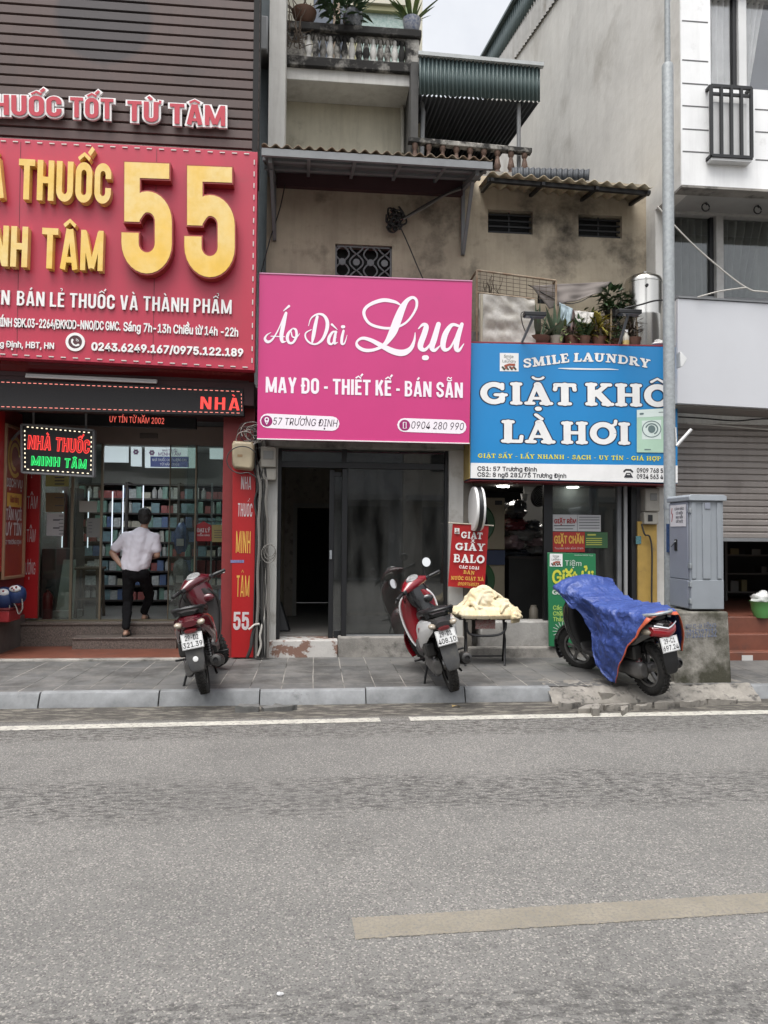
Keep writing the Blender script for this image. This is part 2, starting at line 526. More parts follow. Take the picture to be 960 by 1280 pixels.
# broad slab-serif lettering drawn as strokes (cap height 1)
def _arc(cx, cy, rx, ry, a0, a1, n=18):
    return [(cx + rx * math.cos(R(a0 + (a1 - a0) * i / n)), cy + ry * math.sin(R(a0 + (a1 - a0) * i / n))) for i in range(n + 1)]
def _sf(x0, x1, y): return ([(x0, y), (x1, y)], .15)
ST, SB = .925, .075
def _stem(x, w=.25): return [([(x, .1), (x, .9)], w), _sf(x - .135, x + .135, ST), _sf(x - .135, x + .135, SB)]
SLAB = {
 'I': (.5, _stem(.25)),
 'L': (.76, _stem(.25) + [_sf(.1, .64, SB), ([(.65, .1), (.67, .3)], .13)]),
 'T': (.82, [([(.41, .1), (.41, .9)], .26), _sf(.24, .58, SB), ([(.1, .915), (.72, .915)], .17), ([(.11, .88), (.08, .7)], .15), ([(.71, .88), (.74, .7)], .15)]),
 'H': (1.0, _stem(.25) + _stem(.75) + [([(.25, .5), (.75, .5)], .15)]),
 'K': (1.0, _stem(.25) + [([(.74, .9), (.36, .47)], .17), ([(.44, .58), (.8, .1)], .26), _sf(.62, .88, ST), _sf(.66, .95, SB)]),
 'A': (.95, [([(.44, .93), (.18, .1)], .15), ([(.46, .9), (.75, .1)], .27), ([(.28, .3), (.62, .3)], .13), _sf(.08, .31, SB), _sf(.58, .9, SB)]),
 'G': (.95, [(_arc(.47, .5, .34, .39, 52, 318), .23), ([(.52, .43), (.86, .43)], .14), ([(.74, .43), (.72, .16)], .2), ([(.74, .9), (.74, .7)], .14)]),
 'C': (.86, [(_arc(.47, .5, .34, .39, 50, 315), .23), ([(.74, .9), (.74, .68)], .14)]),
 'O': (.95, [(_arc(.475, .5, .34, .39, 0, 360, 28), .24)]),
 'S': (.76, [([(.64, .72), (.6, .85), (.45, .91), (.25, .87), (.17, .73), (.25, .6), (.42, .52), (.58, .42), (.63, .27), (.55, .14), (.38, .08), (.2, .13), (.12, .28)], .2), ([(.66, .9), (.66, .68)], .11), ([(.11, .1), (.11, .32)], .11)]),
 'M': (1.2, [([(.24, .1), (.28, .9)], .15), ([(.3, .9), (.58, .14)], .24), ([(.6, .14), (.88, .9)], .13), ([(.92, .9), (.95, .1)], .25), _sf(.1, .38, SB), _sf(.8, 1.1, SB), _sf(.1, .32, ST), _sf(.86, 1.08, ST)]),
 'N': (1.02, [([(.24, .1), (.24, .9)], .14), ([(.28, .9), (.76, .12)], .25), ([(.78, .12), (.78, .9)], .14), _sf(.1, .36, ST), _sf(.1, .38, SB), _sf(.64, .92, ST)]),
 'D': (.95, _stem(.25) + [([(.25, .92), (.48, .92)] + _arc(.5, .5, .32, .41, 85, -85) + [(.48, .08), (.25, .08)], .18)]),
 'B': (.86, _stem(.25) + [([(.25, .92), (.5, .92)] + _arc(.5, .71, .17, .2, 85, -85) + [(.3, .51)], .15), ([(.3, .51), (.53, .5)] + _arc(.53, .29, .19, .21, 85, -85) + [(.25, .08)], .16)]),
 'P': (.82, _stem(.25) + [([(.25, .92), (.5, .92)] + _arc(.5, .69, .19, .22, 85, -85) + [(.3, .46)], .16)]),
 'R': (.95, _stem(.25) + [([(.25, .92), (.5, .92)] + _arc(.5, .7, .18, .21, 85, -85) + [(.3, .48)], .15), ([(.48, .47), (.74, .1)], .24), _sf(.66, .9, SB)]),
 'E': (.8, _stem(.25) + [_sf(.1, .66, ST), _sf(.1, .68, SB), ([(.25, .5), (.5, .5)], .13), ([(.67, .9), (.67, .72)], .12), ([(.69, .1), (.7, .3)], .12), ([(.52, .62), (.52, .38)], .09)]),
 'U': (.98, [([(.25, .9), (.25, .35)] + _arc(.48, .34, .23, .25, 180, 355) + [(.72, .4), (.72, .9)], .18), ([(.25, .9), (.25, .34)], .26), _sf(.1, .42, ST), _sf(.6, .86, ST)]),
 'Y': (.92, [([(.46, .1), (.46, .45)], .25), ([(.22, .9), (.46, .45)], .25), ([(.72, .9), (.48, .45)], .14), _sf(.08, .38, ST), _sf(.6, .86, ST), _sf(.3, .62, SB)]),
 'X': (.95, [([(.22, .9), (.74, .1)], .25), ([(.74, .9), (.22, .1)], .13), _sf(.08, .36, ST), _sf(.62, .88, ST), _sf(.08, .36, SB), _sf(.6, .9, SB)]),
 '-': (.5, [([(.12, .42), (.36, .42)], .15)]),
 ' ': (.42, []),
}
def slab_strokes(s):
    out = []; x = 0
    for ch in s:
        dec = unicodedata.normalize('NFD', ch)
        base = dec[0]; marks = dec[1:]
        wd, st = SLAB[base]
        for pts, w_ in st: out.append(([(x + a, b) for a, b in pts], w_))
        c = x + wd / 2
        hi = 1.0
        for mk in marks:
            k = ord(mk)
            if k == 0x306: out.append((_arc(c, 1.28, .18, .12, 200, 340, 8), .1)); hi = 1.25
            elif k == 0x302: out.append(([(c - .2, 1.1), (c, 1.24), (c + .2, 1.1)], .11)); hi = 1.2
            elif k == 0x301: out.append(([(c + (.12 if hi > 1 else -.02), hi + .06), (c + (.25 if hi > 1 else .12), hi + .24)], .12))
            elif k == 0x300: out.append(([(c - .12, hi + .26), (c + .06, hi + .08)], .13))
            elif k == 0x309: out.append(([(c - .07, hi + .3), (c + .05, hi + .33), (c + .07, hi + .2), (c, hi + .12), (c, hi + .06)], .09))
            elif k == 0x303: out.append(([(c - .18, hi + .1), (c - .08, hi + .2), (c + .07, hi + .1), (c + .18, hi + .2)], .09))
            elif k == 0x323: out.append(([(c - .02, -.17), (c + .02, -.17)], .2))
            elif k == 0x31B: out.append(([(x + wd - .2, .82), (x + wd - .06, .9), (x + wd - .04, 1.06)], .13))
        x += wd
    return out, x
def ribbon(pts, ws, cap=6):
    """outline polygon strip with round ends; returns verts 2D + faces"""
    n = len(pts)
    if not isinstance(ws, (list, tuple)): ws = [ws] * n
    vs = []; fs = []
    P2 = [V((a, b)) for a, b in pts]
    tg = []
    for i in range(n):
        t = P2[min(i + 1, n - 1)] - P2[max(i - 1, 0)]
        tg.append(t.normalized() if t.length > 1e-9 else V((1, 0)))
    def cap_ring(i, sgn):
        t = tg[i]; nn = V((-t.y, t.x)); r = ws[i] / 2
        return [P2[i] + nn * (r * math.cos(math.pi * k / cap)) + t * (sgn * r * math.sin(math.pi * k / cap)) for k in range(cap + 1)]
    k0 = len(vs)
    for i in range(n):
        t = tg[i]; nn = V((-t.y, t.x)); vs += [P2[i] + nn * ws[i] / 2, P2[i] - nn * ws[i] / 2]
    for i in range(n - 1): fs.append((2 * i, 2 * i + 1, 2 * i + 3, 2 * i + 2))
    for i, sg in ((0, -1), (n - 1, 1)):
        q = len(vs); vs += cap_ring(i, sg); fs.append(tuple(range(q, q + cap + 1)))
    return vs, fs
def strokes_on(mb, strokes, fn, extra=0.0, lift=0.0015, step=0.00012):
    """draw strokes through fn(x, y, lift) -> world; every stroke a hair above the last"""
    for i, (pts, w_) in enumerate(strokes):
        ws = [q + extra for q in w_] if isinstance(w_, (list, tuple)) else w_ + extra
        vs, fs = ribbon(pts, ws)
        n = len(pts); closed = math.hypot(pts[0][0] - pts[-1][0], pts[0][1] - pts[-1][1]) < 1e-3
        dl = min(.00003, .0012 / max(n, 1))
        out = []
        for k, p in enumerate(vs):
            kk = (k // 2) if k < 2 * n else -2
            out.append(fn(p.x, p.y, lift + step * i + dl * kk))
        mb.add(out, [f for f in fs if len(f) == 4 or not closed])
def slab_px(mb, s, pl, pr, h, Y, extra=0.0, lift=0.0015, step=0.00012, arch=0.0, post='', back=None):
    st, wd = slab_strokes(s + post)
    _, w0 = slab_strokes(s)
    A = P(pl[0], pl[1], Y); B = P(pr[0], pr[1], Y); T = P(pl[0], pl[1] - h, Y)
    u = B - A; un = u.normalized(); vn = V((-un.z, 0, un.x)); H = (T - A).length
    sx = u.length / (w0 - .18)
    fn = lambda x, y, l: A + un * ((x - .09) * sx) + vn * (y * H + arch * H * (1 - ((x / wd) * 2 - 1) ** 2)) + V((0, -l, 0))
    strokes_on(mb, st, fn, extra, lift, step)
    return mb
# narrow heavy gothic capitals drawn as strokes with square ends (cap height 1)
GW = .19
def _ln(x0, y0, x1, y1, w=GW): return ([(x0, y0), (x1, y1)], w)
_rr = _arc
GOTH = {
 'H': (.56, [_ln(.095, 0, .095, 1), _ln(.465, 0, .465, 1), _ln(.1, .51, .46, .51, .16)]),
 'I': (.19, [_ln(.095, 0, .095, 1)]),
 'L': (.46, [_ln(.095, 0, .095, 1), _ln(.1, .08, .46, .08, .16)]),
 'T': (.54, [_ln(.27, 0, .27, .9), _ln(0, .92, .54, .92, .16)]),
 'E': (.46, [_ln(.095, 0, .095, 1), _ln(.1, .08, .46, .08, .16), _ln(.1, .51, .42, .51, .15), _ln(.1, .92, .46, .92, .16)]),
 'N': (.58, [_ln(.09, 0, .09, 1, .18), _ln(.49, 0, .49, 1, .18), _ln(.11, .96, .47, .04, .19)]),
 'M': (.76, [_ln(.085, 0, .085, 1, .17), _ln(.675, 0, .675, 1, .17), _ln(.11, .95, .37, .06, .17), _ln(.65, .95, .39, .06, .17)]),
 'A': (.60, [_ln(.09, 0, .275, 1, .175), _ln(.51, 0, .325, 1, .175), _ln(.16, .24, .44, .24, .14)]),
 'V': (.58, [_ln(.09, 1, .265, 0, .175), _ln(.49, 1, .315, 0, .175)]),
 'Y': (.58, [_ln(.085, 1, .28, .42, .18), _ln(.495, 1, .30, .42, .18), _ln(.29, 0, .29, .46)]),
 'K': (.56, [_ln(.095, 0, .095, 1), _ln(.47, 1, .17, .42, .18), _ln(.27, .62, .47, 0, .19)]),
 'O': (.56, [([(.095, .5), (.095, .3)] + _rr(.28, .28, .185, .19, 180, 360, 14) + [(.465, .5), (.465, .7)] + _rr(.28, .72, .185, .19, 0, 180, 14) + [(.095, .5)], GW)]),
 'U': (.56, [([(.095, 1), (.095, .5), (.095, .3)] + _rr(.28, .28, .185, .19, 180, 360, 14) + [(.465, .5), (.465, 1)], GW)]),
 'C': (.56, [([(.465, .62), (.465, .7)] + _rr(.28, .72, .185, .19, 0, 180, 14) + [(.095, .5), (.095, .3)] + _rr(.28, .28, .185, .19, 180, 360, 14) + [(.465, .39)], GW)]),
 'D': (.56, [_ln(.095, 0, .095, 1), ([(.1, .92), (.24, .92)] + _rr(.27, .71, .195, .21, 90, 0, 8) + [(.465, .5)] + _rr(.27, .29, .195, .21, 0, -90, 8) + [(.1, .08)], .17)]),
 'B': (.54, [_ln(.095, 0, .095, 1), ([(.1, .925), (.25, .925)] + _rr(.27, .735, .17, .19, 90, -90, 12) + [(.1, .54)], .15), ([(.1, .53), (.26, .53)] + _rr(.27, .30, .18, .225, 90, -90, 12) + [(.1, .075)], .16)]),
 'P': (.53, [_ln(.095, 0, .095, 1), ([(.1, .92), (.25, .92)] + _rr(.27, .70, .17, .22, 90, -90, 12) + [(.1, .48)], .16)]),
 'S': (.54, [([(.45, .68), (.45, .73)] + _rr(.27, .73, .18, .185, 0, 180, 12) + [(.1, .66), (.17, .56), (.37, .44), (.45, .34)] + _rr(.27, .27, .18, .185, 0, -180, 12) + [(.09, .33)], .175)]),
 '5': (.56, [_ln(.03, .93, .53, .93, .14), _ln(.115, .46, .115, 1, .17), ([(.115, .52), (.17, .59)] + _rr(.29, .47, .175, .175, 115, 0, 10) + [(.465, .4), (.465, .28)] + _rr(.28, .27, .185, .18, 0, -180, 14) + [(.095, .36)], .19)]),
 '-': (.26, [_ln(0, .42, .26, .42, .15)]),
}
def ribbon_sq(pts, w):
    n = len(pts); P2 = [V(p) for p in pts]; vs = []
    for i in range(n):
        a = P2[i] - P2[max(i - 1, 0)]; b = P2[min(i + 1, n - 1)] - P2[i]
        t = (a.normalized() if a.length > 1e-9 else b.normalized()) + (b.normalized() if b.length > 1e-9 else a.normalized())
        t.normalize(); nn = V((-t.y, t.x)); vs += [P2[i] + nn * w / 2, P2[i] - nn * w / 2]
    return vs
def goth_px(mb, s, pl, pr, h, Y, depth=.003, ext=0.0, pre='', grow=0.0, gap=.085, pg=.12):
    def lay(s):
        out = []; x = 0; first = True
        for ch in s:
            if ch == ' ': x += .26; continue
            dec = ['D'] if ch == 'Đ' else unicodedata.normalize('NFD', ch)
            wd, st = GOTH[dec[0]]
            for pts, w_ in st: out.append(([(x + a, b) for a, b in pts], w_, 0))
            if ch == 'Đ': out.append(([(x - .05, .5), (x + .25, .5)], .13, 0))
            c = x + wd / 2; hh = 1.06; m_ = []
            for m in dec[1:]:
                k = ord(m)
                if k == 0x302: m_.append(([(c - .19, hh + .02), (c, hh + .15), (c + .19, hh + .02)], .10, 1)); hh = 1.18
                elif k == 0x306: m_.append((_arc(c, hh + .14, .17, .11, 190, 350, 8), .09, 1)); hh = 1.18
                elif k == 0x31B: m_.append(([(x + wd - .06, .93), (x + wd + .05, .95), (x + wd + .06, 1.08)], .10, 1))
                elif k == 0x301: o_ = .2 if hh > 1.1 else 0; m_.append(([(c + o_ - .04, hh + .03), (c + o_ + .1, hh + .19)], .12, 1))
                elif k == 0x300: m_.append(([(c - .12, hh + .19), (c + .02, hh + .04)], .12, 1))
                elif k == 0x309: o_ = .14 if hh > 1.1 else 0; m_.append(([(c + o_ - .08, hh + .2), (c + o_ + .03, hh + .22), (c + o_ + .06, hh + .12), (c + o_, hh + .02)], .07, 1))
                elif k == 0x303: m_.append(([(c - .17, hh + .05), (c - .07, hh + .14), (c + .07, hh + .05), (c + .17, hh + .14)], .08, 1))
            out += m_
            x += wd + gap
        return out, x - gap
    st, wd = lay(s)
    A = P(pl[0], pl[1], Y); B = P(pr[0], pr[1], Y); T = P(pl[0], pl[1] - h, Y)
    u = B - A; un = u.normalized(); vn = V((-un.z, 0, un.x)); H = (T - A).length; sx = u.length / wd
    if pre:
        s2, w2 = lay(pre)
        w2 += gap + (pg if pre.endswith(' ') else 0)
        st = st + [([(x - w2, y) for x, y in p], w_, m) for p, w_, m in s2]
    for i, (pts, w_, m) in enumerate(st):
        closed = math.hypot(pts[0][0] - pts[-1][0], pts[0][1] - pts[-1][1]) < 1e-3
        P2 = [V(p) for p in pts]
        if grow and not closed:
            a = (P2[0] - P2[1]).normalized(); b = (P2[-1] - P2[-2]).normalized()
            P2[0] = P2[0] + a * grow / 2; P2[-1] = P2[-1] + b * grow / 2
        vs = ribbon_sq(P2, w_ + grow); n = len(P2)
        z1 = depth + ext + .00011 * (i % 60)
        f = lambda p, z: A + un * (p.x * sx) + vn * (p.y * H) + V((0, -z, 0))
        dl = .000012
        top = [f(p, z1 + dl * (k // 2)) for k, p in enumerate(vs)]
        fs = [(2 * k, 2 * k + 1, 2 * k + 3, 2 * k + 2) for k in range(n - 1)]
        if ext:
            q = len(vs); top += [f(p, depth) for p in vs]
            for k in range(n - 1):
                fs += [(2 * k, 2 * k + 2, q + 2 * k + 2, q + 2 * k), (2 * k + 1, 2 * k + 3, q + 2 * k + 3, q + 2 * k + 1)]
            if not closed: fs += [(0, 1, q + 1, q), (2 * n - 2, 2 * n - 1, q + 2 * n - 1, q + 2 * n - 2)]
        mb.add(top, fs)
    return mb
def spline(pts, sub=8):
    """Catmull-Rom through (x, y, w) points -> polyline, widths"""
    P3 = [V(p) for p in pts]; out = []
    for i in range(len(P3) - 1):
        a = P3[max(i - 1, 0)]; b = P3[i]; c = P3[i + 1]; d = P3[min(i + 2, len(P3) - 1)]
        for k in range(sub):
            t = k / sub
            out.append(0.5 * ((2 * b) + (c - a) * t + (2 * a - 5 * b + 4 * c - d) * t * t + (3 * b - a - 3 * c + d) * t ** 3))
    out.append(P3[-1])
    return [(p.x, p.y) for p in out], [max(p.z, .2) for p in out]
def spl3(pts, sub=8):
    P3 = [V(p) for p in pts]; out = []
    for i in range(len(P3) - 1):
        a = P3[max(i - 1, 0)]; b = P3[i]; c = P3[i + 1]; d = P3[min(i + 2, len(P3) - 1)]
        for k in range(sub):
            t = k / sub
            out.append(0.5 * ((2 * b) + (c - a) * t + (2 * a - 5 * b + 4 * c - d) * t * t + (3 * b - a - 3 * c + d) * t ** 3))
    out.append(P3[-1]); return out
# ================================================================ the setting
def node_mat(name):
    m = bpy.data.materials.new(name); m.use_nodes = True
    n = m.node_tree
    class N: pass
    h = N(); h.n = n; h.b = n.nodes['Principled BSDF']; h.L = n.links.new
    h.tc = n.nodes.new('ShaderNodeTexCoord')
    def noise_(scale, detail=5, rough=.6, st=None, off=None):
        t = n.nodes.new('ShaderNodeTexNoise'); t.inputs['Scale'].default_value = scale; t.inputs['Detail'].default_value = detail; t.inputs['Roughness'].default_value = rough
        mp = n.nodes.new('ShaderNodeMapping'); mp.inputs['Scale'].default_value = st or (1, 1, 1); mp.inputs['Location'].default_value = off or (0, 0, 0)
        h.L(h.tc.outputs['Object'], mp.inputs[0]); h.L(mp.outputs[0], t.inputs['Vector']); return t.outputs['Fac']
    def vor(scale, feat='F1'):
        t = n.nodes.new('ShaderNodeTexVoronoi'); t.inputs['Scale'].default_value = scale; t.feature = feat
        h.L(h.tc.outputs['Object'], t.inputs['Vector']); return t
    def rng(v, a, b, c=0., d=1.):
        r = n.nodes.new('ShaderNodeMapRange'); r.clamp = True
        r.inputs['From Min'].default_value = a; r.inputs['From Max'].default_value = b; r.inputs['To Min'].default_value = c; r.inputs['To Max'].default_value = d
        h.L(v, r.inputs['Value']); return r.outputs[0]
    def math_(op, a, b=None, c=None):
        r = n.nodes.new('ShaderNodeMath'); r.operation = op
        for i, q in enumerate((a, b, c)):
            if q is None: continue
            if isinstance(q, (int, float)): r.inputs[i].default_value = q
            else: h.L(q, r.inputs[i])
        return r.outputs[0]
    def mix(f, a, b, blend='MIX'):
        x = n.nodes.new('ShaderNodeMix'); x.data_type = 'RGBA'; x.blend_type = blend
        if isinstance(f, (int, float)): x.inputs['Factor'].default_value = f
        else: h.L(f, x.inputs['Factor'])
        for k, q in (('A', a), ('B', b)):
            if isinstance(q, tuple): x.inputs[k].default_value = q if len(q) == 4 else q + (1,)
            else: h.L(q, x.inputs[k])
        return x.outputs['Result']
    def sep():
        q = n.nodes.new('ShaderNodeSeparateXYZ'); h.L(h.tc.outputs['Object'], q.inputs[0]); return q.outputs
    def bump(hh, s=.3, d=.005):
        q = n.nodes.new('ShaderNodeBump'); q.inputs['Strength'].default_value = s; q.inputs['Distance'].default_value = d
        h.L(hh, q.inputs['Height']); h.L(q.outputs[0], h.b.inputs['Normal'])
    h.noise = noise_; h.vor = vor; h.rng = rng; h.math = math_; h.mix = mix; h.sep = sep; h.bump = bump
    MATS[name] = m
    return m, h

def road_material():
    m, h = node_mat('asphalt')
    x, y, z = h.sep()
    base = h.mix(h.rng(h.noise(1.2, 4), .35, .65), (.150, .144, .136), (.122, .118, .112))
    # aggregate: pale and dark stone chips
    v = h.vor(140)
    chip = n_ = h.n.nodes.new('ShaderNodeSeparateColor'); h.L(v.outputs['Color'], n_.inputs[0])
    base = h.mix(h.math('MULTIPLY', h.rng(chip.outputs[0], .80, .9), .6), base, (.36, .34, .30))
    base = h.mix(h.math('MULTIPLY', h.rng(chip.outputs[1], .72, .82), .6), base, (.045, .044, .043))
    v2 = h.vor(340)
    c2 = h.n.nodes.new('ShaderNodeSeparateColor'); h.L(v2.outputs['Color'], c2.inputs[0])
    base = h.mix(h.math('MULTIPLY', h.rng(c2.outputs[0], .2, .95), .25), base, (.26, .25, .23))
    # dark worn bands along the lane and the dirty gutter: short dashes where the surface lost its dust
    st = h.noise(3.0, 7, .7, (1.0, 4.0, 1))
    soft = h.noise(1.3, 4, .6, (1, 2.2, 1))
    dash = h.rng(h.noise(11.0, 5, .7, (1.0, 2.7, 1)), .47, .55)
    dash2 = h.rng(h.noise(30.0, 4, .7, (1.0, 1.8, 1), off=(4, 4, 0)), .42, .58)
    dash = h.math('MULTIPLY', dash, h.math('ADD', .35, h.math('MULTIPLY', dash2, .65)))
    def band(c, wdt, amt):
        d = h.math('ABSOLUTE', h.math('SUBTRACT', y, c))
        return h.math('MULTIPLY', h.math('MULTIPLY', h.rng(h.math('ADD', h.rng(d, 0, wdt, 1, 0), h.math('SUBTRACT', soft, .5)), .22, .58), dash), amt)
    base = h.mix(band(4.66, .55, .95), base, (.040, .038, .036))
    base = h.mix(band(6.22, .42, 1.0), base, (.042, .038, .034))
    base = h.mix(band(2.45, .35, .7), base, (.035, .034, .033))
    base = h.mix(h.math('MULTIPLY', h.math('MULTIPLY', h.rng(h.noise(1.1, 4, .6, off=(2, 9, 0)), .58, .7), dash), .5), base, (.045, .043, .040))
    base = h.mix(h.math('MULTIPLY', h.rng(h.noise(.55, 5, .6, off=(3, 1, 0)), .45, .7), .35), base, (.10, .097, .092))
    base = h.mix(h.math('MULTIPLY', h.rng(h.noise(1.7, 6, .7, (1, 2.2, 1), off=(8, 5, 0)), .60, .70), .4), base, (.07, .068, .064))
    gut = h.rng(h.math('ADD', y, h.math('MULTIPLY', st, .25)), 6.62, 6.78)
    dirt = h.mix(h.rng(h.noise(5, 6, .65, (1, 3, 1)), .48, .6), (.045, .040, .034), (.16, .145, .12))
    base = h.mix(h.math('MULTIPLY', gut, .85), base, dirt)
    h.L(base, h.b.inputs['Base Color'])
    h.b.inputs['Roughness'].default_value = .85
    h.b.inputs['Specular IOR Level'].default_value = .3
    h.bump(h.math('ADD', h.math('MULTIPLY', v.outputs['Distance'], -1.0), h.noise(180, 3)), .55, .004)
    return m
def paving_material():
    m, h = node_mat('paving slabs')
    x, y, z = h.sep()
    # slabs 0.305 x 0.5 with a slightly wandering joint
    wx = h.math('ADD', x, h.math('MULTIPLY', h.noise(2, 2), .012))
    wy = h.math('ADD', y, h.math('MULTIPLY', h.noise(2, 2, off=(5, 3, 0)), .012))
    row = h.math('FLOOR', h.math('DIVIDE', wy, .5))
    fx = h.math('FRACT', h.math('DIVIDE', wx, .305)); fy = h.math('FRACT', h.math('DIVIDE', wy, .5))
    ex = h.math('MINIMUM', fx, h.math('SUBTRACT', 1, fx)); ey = h.math('MINIMUM', fy, h.math('SUBTRACT', 1, fy))
    jx = h.rng(ex, .008, .022, 1, 0); jy = h.rng(ey, .004, .012, 1, 0)
    j = h.math('MAXIMUM', jx, jy)
    wn = h.n.nodes.new('ShaderNodeTexWhiteNoise'); wn.noise_dimensions = '2D'
    cb = h.n.nodes.new('ShaderNodeCombineXYZ'); h.L(h.math('FLOOR', h.math('DIVIDE', wx, .305)), cb.inputs[0]); h.L(row, cb.inputs[1]); h.L(cb.outputs[0], wn.inputs['Vector'])
    base = h.mix(wn.outputs['Value'], (.085, .085, .084), (.125, .123, .119))
    base = h.mix(h.rng(h.noise(3.5, 6, .7), .42, .68), base, (.15, .143, .132))
    base = h.mix(h.math('MULTIPLY', h.rng(h.noise(1.6, 5, .7, off=(9, 2, 0)), .46, .64), .8), base, (.05, .048, .045))
    base = h.mix(h.rng(h.noise(26, 4), .66, .76), base, (.22, .205, .18))
    jc = h.mix(h.rng(h.noise(1.3, 3, off=(2, 7, 0)), .42, .58), (.035, .033, .030), (.30, .28, .25))
    base = h.mix(h.math('MULTIPLY', j, .9), base, jc)
    h.L(base, h.b.inputs['Base Color']); h.b.inputs['Roughness'].default_value = .7; h.b.inputs['Specular IOR Level'].default_value = .35
    h.bump(h.math('SUBTRACT', h.math('MULTIPLY', h.noise(60, 5), .35), j), .5, .006)
    return m
M_road = road_material()
M_pave = paving_material()
M_kerb = mat('kerb granite', (.225, .232, .236), .7, var=.4, vscale=5, bump=.3, bscale=120, stain=(.10, .10, .10), stain_pos=(.6, .72), stain_scale=4)
M_paint = mat('road paint', (.47, .45, .395), .75, var=.3, vscale=9, bump=.3, bscale=150, stain=(.20, .19, .175), stain_pos=(.52, .62), stain_scale=30)
M_strip = mat('faded road strip', (.225, .20, .155), .85, var=.2, vscale=6, bump=.5, bscale=160, stain=(.145, .138, .125), stain_pos=(.46, .66), stain_scale=70)
M_conc = mat('weathered concrete', (.33, .31, .28), .9, var=.45, vscale=3, bump=.5, bscale=60, stain=(.10, .095, .085), stain_pos=(.52, .68), stain_scale=5)
M_rubble = mat('broken concrete', (.26, .24, .21), .9, var=.5, vscale=5, bump=.7, bscale=45, stain=(.07, .065, .06), stain_pos=(.54, .64), stain_scale=9)
M_earth = mat('ground earth', (.16, .14, .12), .9, var=.4, vscale=.5)

g = MB().sheet([(-300, -300, -.02), (300, -300, -.02), (300, 300, -.02), (-300, 300, -.02)])
struct('ground', g, M_earth, local=True, ang=0)
YK = PG(480, 880, 0).y           # foot of the kerb
g = MB().grid(lambda u, v: V((-60 + 120 * u, -8 + (YK + .06 + 8) * v, 0)), 4, 4)
struct('road', g, M_road, local=True, ang=0)
ZS = .125
YS = YK + .10
g = MB().grid(lambda u, v: V((-60 + 120 * u, YS + .02 + (9.6 - YS) * v, ZS)), 4, 4)
struct('pavement', g, M_pave, local=True, ang=0)
# kerb: chamfered granite blocks, missing where the pavement edge is broken at the right
XB0, XB1 = PG(692, 878, 0).x, PG(925, 868, 0).x
g = MB()
x = -40.0
edges = []
rnd = random.Random(3)
xs = [PG(p, 885, 0).x for p in (48, 196, 323, 459, 588)]
blocks = [(xs[0] - 1.35 * (i + 1), xs[0] - 1.35 * i) for i in range(25)] + list(zip(xs[:-1], xs[1:])) + [(xs[-1], XB0)]
blocks += [(XB1 + 1.2 * i, XB1 + 1.2 * (i + 1)) for i in range(20)]
for a, b in blocks:
    a += .006; b -= .006
    dy = rnd.uniform(-.012, .012); dz = rnd.uniform(-.004, .006)
    prof = [(YK + dy, -.05), (YK + dy + .012, .035), (YK + dy + .055, .118 + dz), (YK + dy + .075, .129 + dz), (YS + .03 + dy, .130 + dz), (YS + .03 + dy, -.05)]
    g.prism([(a, y, z) for y, z in prof], (b - a, 0, 0))
struct('kerb', g, M_kerb, local=True, ang=30)
g = MB()
def strip(g, p0, p1, wd, z, n=60, jag=.012, seed=1):
    p0, p1 = V(p0), V(p1); r = random.Random(seed); d = (p1 - p0); nn = V((-d.y, d.x, 0)).normalized()
    up = []; lo = []
    for i in range(n + 1):
        c = p0 + d * (i / n); c.z = z
        up.append(c + nn * (wd / 2 + r.uniform(-jag, jag))); lo.append(c - nn * (wd / 2 + r.uniform(-jag, jag)))
    vs = up + lo
    g.add(vs, [(i, i + 1, n + 2 + i, n + 1 + i) for i in range(n)])
a, b = PG(-700, 927.5, 0), PG(475, 900, 0)
strip(g, a, b, .14, .004, 160, .006)
c = PG(512, 899, 0); d = PG(1500, 880, 0)
strip(g, c, d, .14, .004, 160, .006, 2)
struct('edge_line', g, M_paint, local=True, ang=0)
g = MB()
strip(g, PG(442, 1161, 0), PG(1300, 1107, 0), .165, .0025, 500, .005, 5)
struct('faded_strip', g, M_strip, local=True, ang=0)
# broken pavement edge at the right: a rough concrete bed
g = MB()
def bed(u, v):
    xx = XB0 - .03 + (XB1 - XB0 + .06) * u; yy = YK - .10 + .62 * v
    hh = .125 * min(1, max(0, (v - .02) / .3)) ** .6
    hh += .016 * noise.noise(V((xx * 6, yy * 8, 0))) + .02 * (abs(noise.noise(V((xx * 4, yy * 5, 2)))) - .3) + .012 * noise.noise(V((xx * 21, yy * 23, 0)))
    if v == 0: hh = -.02
    return V((xx, yy + .05 * noise.noise(V((xx * 3, 0, 3))) * (1 - v), hh))
g.grid(bed, 130, 34)
struct('broken_kerb_bed', g, M_rubble, local=True, ang=25)

